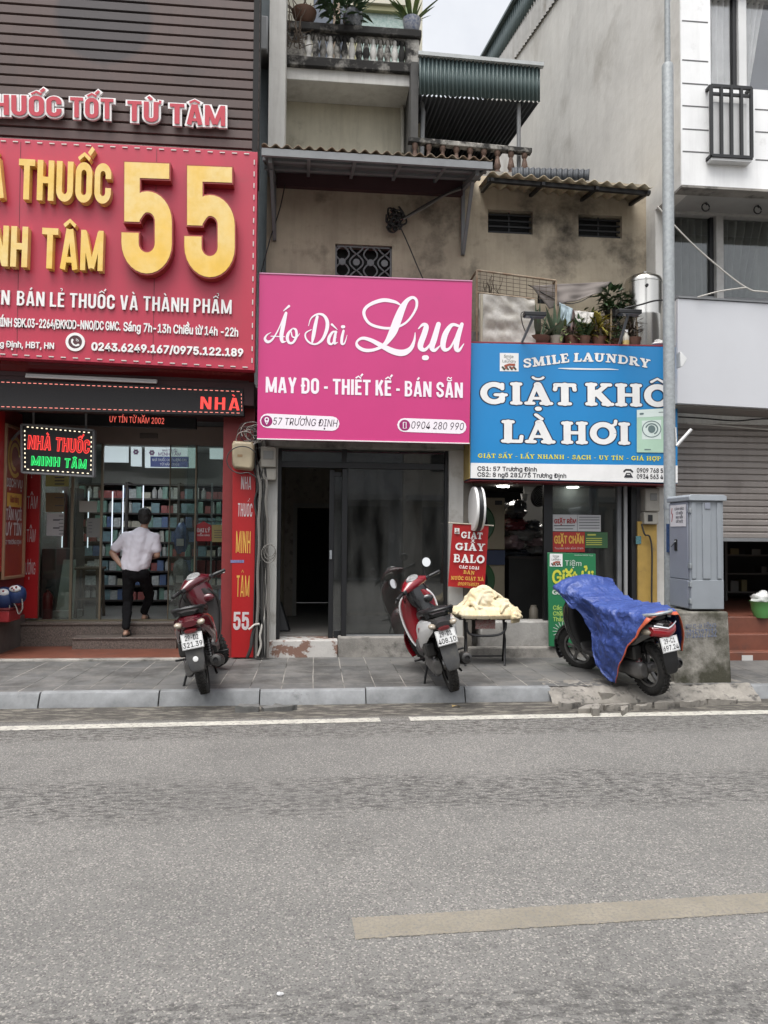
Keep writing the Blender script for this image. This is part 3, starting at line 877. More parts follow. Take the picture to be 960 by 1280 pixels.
def slab_piece(name, poly, z0, th, m, label, seed, group=None):
    """angular broken slab: jagged outline, tilted fractured top"""
    r = random.Random(seed); g = MB()
    c = V((sum(p[0] for p in poly) / len(poly), sum(p[1] for p in poly) / len(poly), 0))
    pts = []
    for i in range(len(poly)):
        a = V(poly[i] + (0,)); b = V(poly[(i + 1) % len(poly)] + (0,))
        for k in range(3):
            p = a.lerp(b, (k + r.uniform(-.2, .2)) / 3 if k else 0); pts.append(p + V((r.uniform(-1, 1), r.uniform(-1, 1), 0)) * .014)
    tx, ty = r.uniform(-.12, .12), r.uniform(-.12, .12)
    def top(p, k): return V((p.x, p.y, z0 + th + tx * (p.x - c.x) + ty * (p.y - c.y) + r.uniform(-.006, .006)))
    n = len(pts)
    rings_ = [[V((p.x, p.y, z0)).lerp(V((c.x, c.y, z0)), r.uniform(-.02, .06)) for p in pts], [top(p, 0) for p in pts], [top(p.lerp(c, .35), 0) for p in pts]]
    vs = [p for q in rings_ for p in q] + [top(c, 0)]
    fs = [(i, (i + 1) % n, n + (i + 1) % n, n + i) for i in range(n)] + [(n + i, n + (i + 1) % n, 2 * n + (i + 1) % n, 2 * n + i) for i in range(n)] + [(2 * n + i, 2 * n + (i + 1) % n, 3 * n) for i in range(n)] + [tuple(range(n - 1, -1, -1))]
    g.add(vs, fs)
    o = g.build(name, m, ang=18)
    return tag(o, label, 'stone', group)
M_stone = mat('dark kerb stone', (.13, .128, .122), .9, var=.4, vscale=12, bump=.8, bscale=60)
def gp(px, py, z=0):
    q = PG(px, py, z); return (q.x, q.y)
slab_piece('broken_stone', [gp(295, 891), gp(325, 890), gp(324, 880, .05), gp(300, 880, .05)], -.01, .06, M_stone, 'small loose dark stone at the kerb foot beside a longer flat one', 1)
slab_piece('broken_stone', [gp(328, 890), gp(365, 889), gp(370, 882, .04), gp(345, 879, .05), gp(327, 881, .05)], -.01, .05, M_stone, 'longer flat dark stone lying at the kerb foot below the pharmacy cables', 2)
pieces = [(693, 724, 871, 888), (722, 752, 878, 893), (750, 790, 876, 890), (788, 815, 877, 889), (814, 846, 874, 887), (700, 742, 866, 874), (742, 790, 868, 877), (846, 880, 874, 885), (880, 922, 872, 882), (735, 752, 886, 892), (772, 786, 886, 892)]
for i, (x0, x1, y0, y1) in enumerate(pieces):
    r = random.Random(20 + i); zz = .06
    slab_piece('concrete_chunk', [gp(x0 + r.uniform(0, 6), y1 - 1, 0), gp((x0 + x1) / 2, y1 + r.uniform(-2, 0), 0), gp(x1, y1 - r.uniform(1, 4), 0), gp(x1 - r.uniform(0, 10), y0 + r.uniform(0, 2), zz), gp(x0 + r.uniform(2, 12), y0 + r.uniform(0, 3), zz)],
               -.01, (.085 if i in (5, 6) else .055) + r.uniform(0, .02), M_rubble, 'cracked pale concrete chunk of the broken kerb below the tarp-covered scooter', 40 + i, 'cracked concrete chunks of the broken kerb')
# ================================================================ buildings
YF = 9.1
def rect(px0, px1, py0, py1, Y):
    """x0, x1, z0, z1 of a pixel rectangle on plane Y"""
    c = (px0 + px1) / 2; d = (py0 + py1) / 2
    x0 = P(px0, d, Y).x; x1 = P(px1, d, Y).x
    return x0, x1, P(c, py1, Y).z, P(c, py0, Y).z
M_clad = mat('brown cladding', (.105, .068, .060), .55, var=.25, vscale=1.3, streak=.45, stain=(.062, .046, .043), stain_pos=(.58, .75), stain_scale=1.2, bump=.08)
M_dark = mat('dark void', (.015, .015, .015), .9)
def ghost(m, c, r, col):
    '''round patch of grime left where an old round sign hung'''
    n = m.node_tree; b = n.nodes['Principled BSDF']; L = n.links.new
    tc = n.nodes.new('ShaderNodeTexCoord'); mp = n.nodes.new('ShaderNodeMapping'); mp.vector_type = 'POINT'
    mp.inputs['Location'].default_value = (-c[0] / r, 0, -c[1] / r); mp.inputs['Scale'].default_value = (1 / r, 0, 1 / r)
    L(tc.outputs['Object'], mp.inputs[0])
    ln = n.nodes.new('ShaderNodeVectorMath'); ln.operation = 'LENGTH'; L(mp.outputs[0], ln.inputs[0])
    mr = n.nodes.new('ShaderNodeMapRange'); mr.inputs['From Min'].default_value = .88; mr.inputs['From Max'].default_value = 1.02; mr.inputs['To Min'].default_value = .8; mr.inputs['To Max'].default_value = 0
    L(ln.outputs['Value'], mr.inputs['Value'])
    mx = n.nodes.new('ShaderNodeMix'); mx.data_type = 'RGBA'; L(mr.outputs[0], mx.inputs['Factor'])
    L(b.inputs['Base Color'].links[0].from_socket, mx.inputs['A']); mx.inputs['B'].default_value = tuple(col) + (1,); L(mx.outputs['Result'], b.inputs['Base Color'])
M_stucco = mat('ochre stucco', (.48, .41, .305), .92, var=.3, vscale=1.1, dark=(.31, .26, .195), streak=.22, stain=(.055, .045, .034), stain_pos=(.50, .66), stain_scale=1.0, bump=.6, bscale=9)
M_cream = mat('cream stucco', (.60, .56, .44), .9, var=.2, vscale=1.4, streak=.35, stain=(.20, .175, .13), stain_pos=(.56, .78), stain_scale=1.3, bump=.3, bscale=25)
M_white = mat('dirty white plaster', (.60, .59, .56), .85, var=.12, vscale=2, streak=.4, stain=(.30, .28, .25), stain_pos=(.58, .8), stain_scale=1.5, bump=.12)
M_mould = mat('mouldy concrete', (.46, .44, .40), .92, var=.4, vscale=3, streak=.85, stain=(.018, .017, .016), stain_pos=(.43, .56), stain_scale=3.2, bump=.4, bscale=40)
M_mouldk = mat('black mould rail', (.30, .285, .26), .92, var=.4, vscale=3, streak=.8, stain=(.016, .015, .014), stain_pos=(.34, .50), stain_scale=3.0, bump=.4, bscale=40)
M_grey = mat('grey render', (.66, .645, .61), .9, var=.2, vscale=.9, streak=.25, stain=(.38, .36, .325), stain_pos=(.55, .75), stain_scale=.7, bump=.9, bscale=5)
M_tile = mat('white wall tile', (.80, .80, .79), .45, var=.08, vscale=3, streak=.22, stain=(.40, .39, .37), stain_pos=(.6, .8), stain_scale=2)
M_joint = mat('tile joint', (.12, .12, .12), .9)
M_alu = mat('dark aluminium', (.010, .0105, .012), .4, spec=.5)
M_galv = mat('galvanised steel', (.36, .385, .40), .5, metal=.55, var=.25, vscale=30)
M_zinc = mat('grey painted steel', (.20, .205, .21), .6, var=.2, vscale=5)
M_rust = mat('rusty sheet', (.20, .125, .075), .85, var=.5, vscale=6, dark=(.32, .27, .2))
M_under = mat('dusty awning underside', (.155, .155, .155), .8, var=.2, vscale=4)
M_creamsheet = mat('cream corrugated sheet', (.56, .50, .36), .6, var=.3, vscale=5, dark=(.35, .27, .17))
M_green = mat('green corrugated sheet', (.075, .108, .108), .5, var=.18, vscale=3, streak=.3, stain=(.12, .15, .14), stain_pos=(.6, .8))
M_maroon = mat('maroon board', (.060, .028, .030), .7, var=.2)
M_granite = mat('speckled granite', (.175, .14, .12), .35, var=.5, vscale=70, dark=(.05, .04, .036), stain=(.36, .31, .27), stain_pos=(.60, .66), stain_scale=120)
M_redtile = mat('red floor tile', (.175, .060, .036), .5, var=.25, vscale=4, stain=(.08, .042, .032), stain_pos=(.56, .75), stain_scale=3)
M_room = mat('room wall', (.24, .23, .21), .9, var=.15, vscale=2)
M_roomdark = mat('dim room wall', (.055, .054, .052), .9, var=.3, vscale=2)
M_floor = mat('room floor', (.20, .19, .175), .5, var=.2, vscale=3)
M_beige = mat('beige header metal', (.23, .19, .165), .5, var=.1)
M_frame = mat('brown door metal', (.20, .17, .12), .4, metal=.5)
M_glass = glass_mat('window glass', (.80, .84, .83), .06, .05)
M_glassd = glass_mat('dusty dark glass', (.46, .50, .50), .075, .11)
M_glassp = glass_mat('pharmacy glass', (.80, .85, .82), .035, .015)
M_glassw = glass_mat('upper window glass', (.97, .97, .97), .07, .01)
M_curtain = mat('white net curtain', (.90, .90, .88), .95, var=.15, vscale=6)
M_curtaind = mat('grey curtain', (.50, .49, .47), .95, var=.15, vscale=6)
M_wframe = mat('white window frame', (.62, .62, .61), .5, var=.1)
M_wframed = mat('worn white frame', (.45, .44, .42), .6, var=.25, vscale=8)
M_iron = mat('black iron', (.010, .010, .011), .5)
M_shutter = mat('roller shutter', (.29, .26, .24), .55, var=.12, vscale=2, streak=.3, stain=(.14, .12, .11), stain_pos=(.6, .8))
M_terra = mat('terracotta baluster', (.15, .092, .068), .8, var=.5, vscale=20)
M_blank = mat('blank sign sheet', (.52, .525, .545), .5, var=.05, vscale=1.5, bump=.05, bscale=4)

# ---------------------------------------------------------------- pharmacy building (left)
YC = 8.78
xr = P(323.5, 120, YC).x
xl = -7.5
phm = thing('shop_building', 'narrow shop building clad in dark brown slats above a glass pharmacy front', 'building', (-3.2, 10.2, .12))
g = MB()
zc0 = P(160, 190, YC).z - .25
z = zc0
k = 0
while z < 11.5:
    g.prism([(xl, YC + .03, z), (xl, YC, z + .012), (xl, YC - .004, z + .098), (xl, YC + .014, z + .112), (xl, YC + .03, z + .112)], (xr - xl, 0, 0))
    z += .121
_c = P(130, 22, YC); _e = P(193, 22, YC)
ghost(M_clad, (_c.x + 3.2, _c.z - .12), _e.x - _c.x, (.040, .036, .038))
g.build('cladding', M_clad, phm, ang=20)
g = MB().box(xl, xr - .02, YC + .03, YC + .08, zc0, 11.5)
g.box(xr - .07, xr - .004, YC - .012, YC + .3, zc0 - .0, 11.5)
g.box(xr - .42, xr - .36, YC + .081, YC + 5, zc0, 11.5)
g.box(xl, xr - .36, YC + 5.01, YC + 5.1, ZS, 11.5)
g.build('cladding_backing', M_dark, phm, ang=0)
# lower storey: soffit, side walls, header, room
YD = 10.2
zd = P(200, 776, YD).z
xpl = P(48, 700, YD).x; xpr = P(288, 700, YD).x
zso = P(200, 512, 9.2).z
g = MB().box(xl, xr - .02, YC + .1, YD + .1, zso + .02, zso + .3)
g.build('soffit', M_maroon, phm, ang=0)
xwl = P(31, 700, YD - .05).x     # inner face of the left side wall
M_redwall = mat('red painted wall', (.21, .022, .022), .6, var=.2)
g = MB().box(xwl - .3, xwl, 8.95, YD + .05, ZS, zso + .02)
g.box(xpr + .02, xr - .02, 9.08, YD + .05, ZS, zso + .02)
g.build_split('side_wall', M_redwall, phm, ang=0)
g = MB().box(xwl, xpr + .05, YD + .01, YD + .16, P(200, 556, YD).z, P(200, 532, YD).z)
g.build('door_header', M_beige, phm, bevel=.006)
g = MB().box(xwl, xpr + .05, YD + .03, YD + .07, P(200, 532, YD).z + .003, zso + .02)
g.build('transom_panel', mat('faded grey panel', (.17, .18, .19), .7, var=.4, vscale=8), phm, ang=0)
g = MB().box(P(186, 545, YD).x - .12, P(186, 545, YD).x + .12, YD - .005, YD + .008, P(186, 545, YD).z - .035, P(186, 545, YD).z + .035)
g.build('door_sensor', mat('sensor grey', (.11, .095, .085), .4), phm, bevel=.006)
YB = 13.0
g = MB()
g.box(xwl - .1, xpr + .5, YB, YB + .1, ZS, 3.3)
g.box(xwl - .12, xwl - .005, YD + .06, YB, zd, 3.3)
g.box(xpr + .42, xpr + .5, YD + .06, YB, zd, 3.3)
g.build('room_wall', M_room, phm, ang=0)
g = MB().box(xwl - .1, xpr + .5, YD + .17, YB, 3.02, 3.1)
g.build('room_ceiling', mat('ceiling white', (.55, .55, .53), .9), phm, ang=0)
g = MB().box(xwl - .1, xpr + .5, YD + .06, YB, zd - .06, zd)
g.build('room_floor', M_floor, phm, ang=0)
# steps and the red tiled forecourt
zf = ZS + .018
g = MB().box(xwl - .6, P(288, 820, 9.2).x, P(150, 822, 1).y * 0 + 9.02, 10.0, ZS - .05, zf)
g.build('tiled_forecourt', M_redtile, phm, ang=0)
g = MB().box(xwl - .6, P(288, 820, 9.2).x, 8.9, 9.02, ZS - .05, zf + .004)
g.build('concrete_edge', M_conc, phm, bevel=.008)
y_s2 = 10.02
g = MB().box(xwl, P(286, 790, y_s2).x, y_s2, YD + .06, ZS, zd - .004)
g.box(xwl, P(286, 790, y_s2).x, y_s2 - .02, YD + .055, zd - .03, zd)
g.build('step', M_granite, phm, bevel=.006)
y_s1 = 9.72
xs0, xs1 = P(88, 800, y_s1).x, P(222, 800, y_s1).x
zs1 = P(160, 797, y_s1).z
g = MB().box(xs0 + .015, xs1 - .015, y_s1 + .015, y_s2 - .022, ZS, zs1 - .025)
g.box(xs0, xs1, y_s1, y_s2 - .021, zs1 - .025, zs1)
g.build('step', M_granite, phm, bevel=.006)
g = MB().box(xwl - 1.2, xwl + .02, 9.2, YD, ZS, P(15, 775, 9.5).z)
g.build('stone_ledge', mat('dark stone ledge', (.12, .105, .095), .5, var=.4, vscale=5), phm, bevel=.01)
# glass front: fixed panes, sliding leaf frames
zt = P(200, 556, YD).z
def pane(x0p, x1p, Y, parent, m=None, name='glass_pane', z0=None, z1=None):
    g = MB().box(P(x0p, 660, Y).x, P(x1p, 660, Y).x, Y, Y + .008, (z0 if z0 is not None else zd), (z1 if z1 is not None else zt))
    return g.build(name, m or M_glassp, parent, ang=0)
pane(50, 89, YD + .03, phm)
pane(233, 287, YD + .03, phm)
pane(92, 126, YD - .0, phm)
pane(212, 244, YD - .0, phm)
for p_, Y, wd in ((49, YD + .03, .03), (90, YD, .035), (126.5, YD, .03), (211.5, YD, .012), (244, YD, .022), (287, YD + .02, .035)):
    x = P(p_, 660, Y).x
    MB().box(x - wd / 2, x + wd / 2, Y - .014, Y + .03, zd, zt).build('door_frame', M_frame, phm, bevel=.004)
g = MB().box(xwl, xpr, YD - .02, YD + .05, zd, zd + .02)
g.build('door_track', M_frame, phm, ang=0)

# ---------------------------------------------------------------- old stucco house with the two small shops
YW = 9.35
hx0 = P(333, 300, YW).x; hx1 = P(819, 300, YW).x
old = thing('old_house', 'old two-storey ochre stucco house with rusty awnings over two small shopfronts', 'building', ((hx0 + hx1) / 2, YW, .12))
z1 = P(700, 225, YW).z
zlw = 3.3
vents = [rect(610, 666, 263, 292, YW), rect(723, 777.5, 269, 297, YW)]
grl = rect(419, 490, 306, 347, YW)
holes = sorted([vents[0], vents[1], grl, rect(672, 702, 358, 380, YW)], key=lambda q: q[0])
def wall_with_holes(g, x0, x1, z0, z1, Y, th, holes):
    """one facade slab with rectangular openings"""
    xs = sorted({x0, x1} | {q[0] for q in holes} | {q[1] for q in holes})
    for a, b in zip(xs[:-1], xs[1:]):
        hs_ = sorted([(q[2], q[3]) for q in holes if q[0] <= a + 1e-6 and q[1] >= b - 1e-6])
        z = z0
        for h0, h1 in hs_ + [(z1, z1)]:
            if h0 > z: g.box(a, b, Y, Y + th, z, min(h0, z1))
            z = max(z, h1)
g = MB(); wall_with_holes(g, hx0, hx1, zlw, z1, YW, .22, holes)
o = g.build('wall', M_stucco, old, ang=0)
for i, q in enumerate(vents):
    x0, x1, z0, z1_ = q
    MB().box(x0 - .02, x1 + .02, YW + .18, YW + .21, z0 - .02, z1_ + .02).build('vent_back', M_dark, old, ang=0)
    g = MB()
    for k in range(4):
        zz = z0 + (z1_ - z0) * (k + .5) / 4
        g.bar((x0, YW + .07, zz), (x1, YW + .07, zz), .022)
    g.bar(((x0 + x1) / 2, YW + .08, z0), ((x0 + x1) / 2, YW + .08, z1_), .02)
    g.build('vent_bars', M_iron, old, ang=0)
x0, x1, z0, z1_ = grl
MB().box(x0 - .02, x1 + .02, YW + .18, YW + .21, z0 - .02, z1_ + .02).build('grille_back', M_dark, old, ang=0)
g = MB()
nx = 4; cw = (x1 - x0) / nx
for i in range(nx):
    cx = x0 + cw * (i + .5)
    for s_ in (-1, 1):
        pts = []
        for k in range(21):
            t = k / 20
            pts.append((cx + s_ * cw * (.46 * abs(math.sin(math.pi * t * 2 + (math.pi / 2 if i % 2 else 0))) + .02), YW + .05, z0 + (z1_ - z0) * t))
        g.tube(pts, .011, 6)
    g.lathe([(.032, -.01), (.045, -.01), (.045, .012), (.032, .012)], (cx, YW + .05, (z0 + z1_) / 2), (0, 1, 0), 12)
for zz in (z0 + .012, z1_ - .012): g.bar((x0, YW + .05, zz), (x1, YW + .05, zz), .024)
for xx in (x0 + .01, x1 - .01): g.bar((xx, YW + .05, z0), (xx, YW + .05, z1_), .024)
g.build('ornamental_grille', M_zinc, old)
x0, x1, z0, z1_ = rect(672, 702, 358, 380, YW)
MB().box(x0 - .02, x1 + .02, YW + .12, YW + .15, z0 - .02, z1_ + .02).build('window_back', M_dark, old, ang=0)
g = MB()
for k in range(3): g.bar((x0 + (x1 - x0) * (k + .5) / 3, YW + .05, z0), (x0 + (x1 - x0) * (k + .5) / 3, YW + .05, z1_), .015)
g.build('window_bars', M_iron, old, ang=0)
# flat roof, sides and rear of the old house
zr = z1 = P(700, 225, YW).z
g = MB().box(hx0, hx1, YW + .22, 12.4, zr - .14, zr)
g.build('roof', M_conc, old, ang=0)
g = MB().box(hx0, hx0 + .18, YW + .23, 12.4, ZS, zr - .15).box(hx1 - .18, hx1, YW + .23, 12.4, ZS, zr - .15)
g.build_split('side_wall', M_stucco, old, ang=0)
# ground floor of the pink shop
sx0, sx1 = P(346, 680, YF).x, P(561, 680, YF).x
px0_, px1_ = P(329, 680, YF).x, P(579, 680, YF).x
zl = P(450, 561, YF).z
zth = P(420, 797, YF).z
g = MB().box(px0_, sx0, YF, YF + .3, ZS, zl).box(sx1, px1_, YF, YF + .3, ZS, zl)
g.build_split('shop_pillar', mat('white pillar tile', (.50, .49, .46), .5, var=.12, vscale=3, streak=.35, stain=(.25, .22, .18), stain_pos=(.56, .75), stain_scale=3), old, ang=0)
zm = P(450, 548, YF).z
g = MB().box(px0_, px1_, YF - .06, YF + .3, zl, zm)
g.build('lintel', M_conc, old, bevel=.01)
g = MB().box(px0_, P(800, 680, YF).x, YF + .02, YF + .25, zm, zlw + .9)
g.build('lower_wall', M_conc, old, ang=0)
g = MB().box(P(333, 810, YF).x, P(422, 810, YF).x, YF - .02, YF + .35, ZS - .02, P(420, 800, YF).z)
g.build('threshold_step', mat('chipped painted step', (.50, .48, .45), .8, var=.15, vscale=6, stain=(.20, .115, .085), stain_pos=(.52, .56), stain_scale=4.2, bump=.4, bscale=30), old, bevel=.012)
g = MB().box(P(422.5, 810, YF).x, P(583, 810, YF).x, YF - .03, YF + .35, ZS - .02, P(480, 796, YF).z)
g.build('threshold_step', M_conc, old, bevel=.015)
YG = YF + .12
zb = P(480, 794, YG).z
def fr(a, b, c, d, Y=None, t=.05, name='door_frame', m=None, par=None, n=None):
    x0, x1, z0, z1 = rect(a, b, c, d, Y or YG)
    return MB().box(x0, x1, (Y or YG) - t / 2, (Y or YG) + t / 2, z0, z1).build(name, m or M_alu, par or old, bevel=.004)
zt2 = P(450, 561, YG).z
fr(346, 351, 561, 798, t=.09); fr(555, 561, 561, 796, t=.09)
fr(351, 555, 578.5, 586, t=.085)
fr(427, 433.5, 561, 578, t=.085); fr(427, 433.5, 586.5, 795, t=.085)
fr(411, 417, 587, 797, YG + .06, .04); fr(417.3, 427, 590, 596, YG + .06, .035); fr(417.3, 427, 788, 797, YG + .06, .035)
o = fr(411.8, 415, 688, 699, YG + .025, .03, 'door_handle', M_galv)
x0, x1, z0, z1_ = rect(433, 556, 586, 795, YG)
MB().box(x0, x1, YG - .004, YG + .004, z0, z1_).build('glass_pane', M_glassd, old, ang=0)
MB().box(x0, x1, YG - .03, YG + .03, z0 - .02, z0 + .02).build('bottom_rail', M_zinc, old, ang=0)
x0, x1, z0, z1_ = rect(417, 427, 596, 788, YG + .06)
MB().box(x0, x1, YG + .056, YG + .064, z0, z1_).build('door_pane', M_glassd, old, ang=0)
for a, b in ((351, 427), (433, 555)):
    x0, x1, z0, z1_ = rect(a, b, 561, 579, YG)
    MB().box(x0, x1, YG - .004, YG + .004, z0, z1_).build('transom_pane', M_glassd, old, ang=0)
# room behind: papered partition with a dark doorway
YR = 11.6
M_paper = mat('faded wallpaper', (.27, .235, .20), .9, var=.25, vscale=7, stain=(.15, .12, .11), stain_pos=(.56, .62), stain_scale=9)
d0, d1, dz0, dz1 = rect(371, 411, 635, 752, YR)
g = MB().box(sx0 - .1, d0, YR, YR + .1, zth, 3.1).box(d1, sx1 + .3, YR, YR + .1, zth, 3.1).box(d0, d1, YR, YR + .1, dz1, 3.1)
g.build('partition', M_paper, old, ang=0)
MB().box(d0 - .06, d0 - .005, YR - .02, YR + .1, zth, dz1 + .07).box(d1 + .005, d1 + .06, YR - .02, YR + .1, zth, dz1 + .07).box(d0 - .004, d1 + .004, YR - .02, YR + .1, dz1 + .01, dz1 + .07).build_split('inner_door_frame', M_room, old, ang=0)
g = MB().box(sx0 - .12, sx0 - .02, YF + .31, YR, zth, 3.1).box(sx1 + .02, sx1 + .12, YF + .31, YR, zth, 3.1)
g.build('room_wall', M_paper, old, ang=0)
g = MB().box(sx0 - .1, sx1 + .1, YF + .36, 14, zth - .12, zth - .01)
g.build('room_floor', M_floor, old, ang=0)
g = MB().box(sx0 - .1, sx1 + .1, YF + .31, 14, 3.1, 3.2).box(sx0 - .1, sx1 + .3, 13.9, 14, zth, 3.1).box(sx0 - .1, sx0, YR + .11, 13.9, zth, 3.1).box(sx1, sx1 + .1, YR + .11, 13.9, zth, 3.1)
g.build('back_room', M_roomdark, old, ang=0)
# ---- laundry ground floor
lx0, lx1 = P(587, 690, YF).x, P(800, 690, YF).x
M_laun = mat('grimy plaster pillar', (.22, .20, .17), .9, var=.4, vscale=5)
g = MB().box(P(579.5, 690, YF).x, P(590, 690, YF).x, YF + .004, YF + .3, ZS, zl + .2)
g.build_split('shop_pillar', M_laun, old, ang=0)
zp = P(640, 776, YF).z
g = MB().box(P(555, 790, YF).x + .45, P(688, 790, YF).x, YF - .06, YF + .22, ZS - .02, zp)
g.build('parapet', mat('pale cement', (.40, .385, .36), .9, var=.35, vscale=3, bump=.4, bscale=25, stain=(.19, .18, .165), stain_pos=(.55, .7), stain_scale=4), old, bevel=.02)
g = MB().box(P(583, 810, YF).x, P(800, 810, YF).x, YF - .16, YF - .06, ZS - .02, ZS + .13)
g.build('plinth', M_conc, old, bevel=.02)
fr(679, 690, 598, 806, YF + .06, .07)
fr(690.3, 776, 598, 606, YF + .06, .06)
fr(771, 776, 606.3, 806, YF + .06, .06, 'door_frame', M_zinc)
fr(776.3, 793, 598, 806, YF + .10, .06, 'side_post', M_iron)
fr(780, 784, 598, 800, YF - .01, .03, 'drain_pipe', mat('grey pipe', (.30, .30, .30), .5))
x0, x1, z0, z1_ = rect(690, 771, 606, 806, YF + .07)
MB().box(x0, x1, YF + .066, YF + .074, z0, z1_).build('glass_pane', M_glassd, old, ang=0)
lzt = P(690, 600, YF).z
YL = 12.2
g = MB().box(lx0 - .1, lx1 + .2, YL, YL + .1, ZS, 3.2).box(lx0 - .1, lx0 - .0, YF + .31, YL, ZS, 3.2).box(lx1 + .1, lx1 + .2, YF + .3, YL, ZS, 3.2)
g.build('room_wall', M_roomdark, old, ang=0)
MB().box(lx0, lx1 + .1, YF + .25, YL, ZS - .02, ZS + .1).build('room_floor', M_floor, old, ang=0)
MB().box(lx0 - .05, lx1 + .15, YF + .3, YL, 2.37, 2.47).build('room_ceiling', M_room, old, ang=0)
x0, x1, z0, z1_ = rect(655, 688, 618, 690, 10.9)
MB().box(x0, x1 + .6, 10.9, 10.95, z0 - .6, z1_ + .3).build('back_partition', mat('pale partition', (.32, .32, .31), .9), old, ang=0)
# yellow pillar between laundry and the right building
M_yel = mat('yellow painted pillar', (.42, .27, .065), .75, var=.25, vscale=5, streak=.4, stain=(.22, .15, .06), stain_pos=(.6, .75), stain_scale=5)
fr(793.3, 817, 652, 806, YF + .02, .2, 'yellow_pillar', M_yel)
fr(817.2, 831, 600, 812, YF + .1, .2, 'wall_strip', M_white)
fr(786, 792.7, 600, 806, YF + .04, .18, 'dark_post', M_iron)
g = MB().box(P(792, 620, YF).x, P(831, 620, YF).x, YF + .13, YF + .3, P(800, 652, YF).z, zl + .3)
g.build('upper_pillar', M_white, old, ang=0)
# ---- ledge over the laundry sign where the plants stand
zle = P(700, 431, 8.9).z
g = MB().box(P(591, 430, 9).x, P(833, 430, 9).x, 8.86, YW - .003, zle - .1, zle - .012)
g.build('ledge', M_conc, old, ang=0)
# ---- corrugated awnings
def corrugated(g, a, b, c, d, waves, amp=.016, rows=1, th=.004, per=8):
    """sheet with corners a b (front edge, left to right) and d c (rear edge); ridges run front to back"""
    a, b, c, d = V(a), V(b), V(c), V(d)
    nrm = (b - a).cross(d - a).normalized()
    if nrm.z < 0: nrm = -nrm
    n = int(waves * per)
    def fn(u, v):
        p = a.lerp(b, u).lerp(d.lerp(c, u), v)
        return p + nrm * amp * math.sin(u * waves * 2 * math.pi)
    k = len(g.v)
    g.grid(fn, n, max(1, rows))
YA = 8.35
fa, fb = P(327, 181, YA), P(616, 199, YA)
ra, rb = V((hx0 - .02, YW, fa.z + .20)), V((fb.x, YW, fb.z + .24))
g = MB(); corrugated(g, fa, fb, rb, ra, 21, .02)
aw = g.build('awning_sheet', M_rust, old, solid=.006)
g = MB()
g.bar(fa + V((0, .03, -.07)), fb + V((0, .03, -.07)), .04, .085)
for t in (.33, .66):
    a = fa.lerp(ra, t) + V((0, 0, -.06)); b = fb.lerp(rb, t) + V((0, 0, -.06))
    g.bar(a, b, .05, .05)
for u in (.02, .2, .4, .6, .8, .98):
    g.bar(fa.lerp(fb, u) + V((0, .06, -.06)), ra.lerp(rb, u) + V((0, -.02, -.06)), .04, .05)
g.build('awning_frame', M_zinc, old, ang=0)
g = MB()
q = [p + V((0, 0, -.035)) for p in (fa + V((.02, .05, 0)), fb + V((-.02, .05, 0)), rb + V((-.02, -.02, 0)), ra + V((.02, -.02, 0)))]
g.hexa(q, (0, 0, -.006))
g.build('awning_lining', M_under, old, ang=0)
g = MB()
g = MB()
for pxa, pya, pyb in ((343, 212, 300), (579, 228, 318)):
    a = P(pxa, pya, 9.3); b = P(pxa, pyb, 9.3)
    fu = (a.x - fa.x) / (fb.x - fa.x); zr2 = ra.z + (rb.z - ra.z) * fu - .14; zf2 = fa.z + (fb.z - fa.z) * fu - .12
    g.bar((a.x, 9.32, zr2), (b.x, 9.32, b.z), .045); g.bar((b.x, 9.3, b.z + .02), (a.x, 8.72, zf2 + .03), .04); g.bar((a.x, 9.3, zr2), (a.x, 8.45, zf2), .045, .06)
g.build_split('awning_bracket', M_zinc, old, ang=0)
g = MB().box(P(346, 220, 9.3).x, P(578, 220, 9.3).x, 9.27, 9.345, P(460, 239, 9.3).z, P(460, 212, 9.3).z)
g.build('maroon_board', M_maroon, old, ang=0)
YA2 = 8.75
fa2, fb2 = P(612, 216, YA2), P(817, 233, YA2)
ra2, rb2 = V((fa2.x, YW + .15, fa2.z + .14)), V((fb2.x, YW + .15, fb2.z + .12))
g = MB(); corrugated(g, fa2, fb2, rb2, ra2, 13, .022)
g.build('awning_sheet', M_creamsheet, old, solid=.006)
g = MB()
for t in (.15, .85):
    g.bar(fa2.lerp(ra2, t) + V((0, 0, -.055)), fb2.lerp(rb2, t) + V((0, 0, -.055)), .05, .05)
for u in (.02, .33, .66, .98):
    g.bar(fa2.lerp(fb2, u) + V((0, .03, -.06)), ra2.lerp(rb2, u) + V((0, -.02, -.06)), .04)
g.build('awning_frame', M_iron, old, ang=0)

# ---------------------------------------------------------------- balcony house behind
YBF, YBW = 11.9, 12.55
bx0, bx1 = P(357, 80, YBF).x, P(523, 80, YBF).x
bal = thing('balcony_house', 'cream house set back above the awning with a mouldy white balustrade balcony', 'building', ((bx0 + bx1) / 2, YBW, 5))
wx0, wx1 = P(335, 100, YBW).x, P(516, 100, YBW).x
zbb = P(440, 103, YBF).z
zbt = P(440, 78, YBF).z
ztop = 13.2
g = MB().box(wx0, wx1, YBW, YBW + .25, 4.5, zbb + .12)
g.build('wall', M_cream, bal, ang=0)
dr = [rect(392, 432, -60, 34, YBW), rect(441, 514, 4, 60, YBW)]
g = MB(); wall_with_holes(g, wx0, P(528, 30, YBW).x, zbb + .12, ztop, YBW, .25, [(dr[0][0], dr[0][1], zbb + .12, dr[0][3]), (dr[1][0], dr[1][1], zbb + .3, dr[1][3])])
g.build('upper_wall', mat('pale cream wall', (.60, .57, .47), .9, var=.12, vscale=2), bal, ang=0)
MB().box(wx1 - .0, wx1 + .2, YBW + .26, YBW + 4, 4.5, ztop).build_split('side_wall', M_cream, bal, ang=0)
x0, x1, z0, z1_ = dr[0]
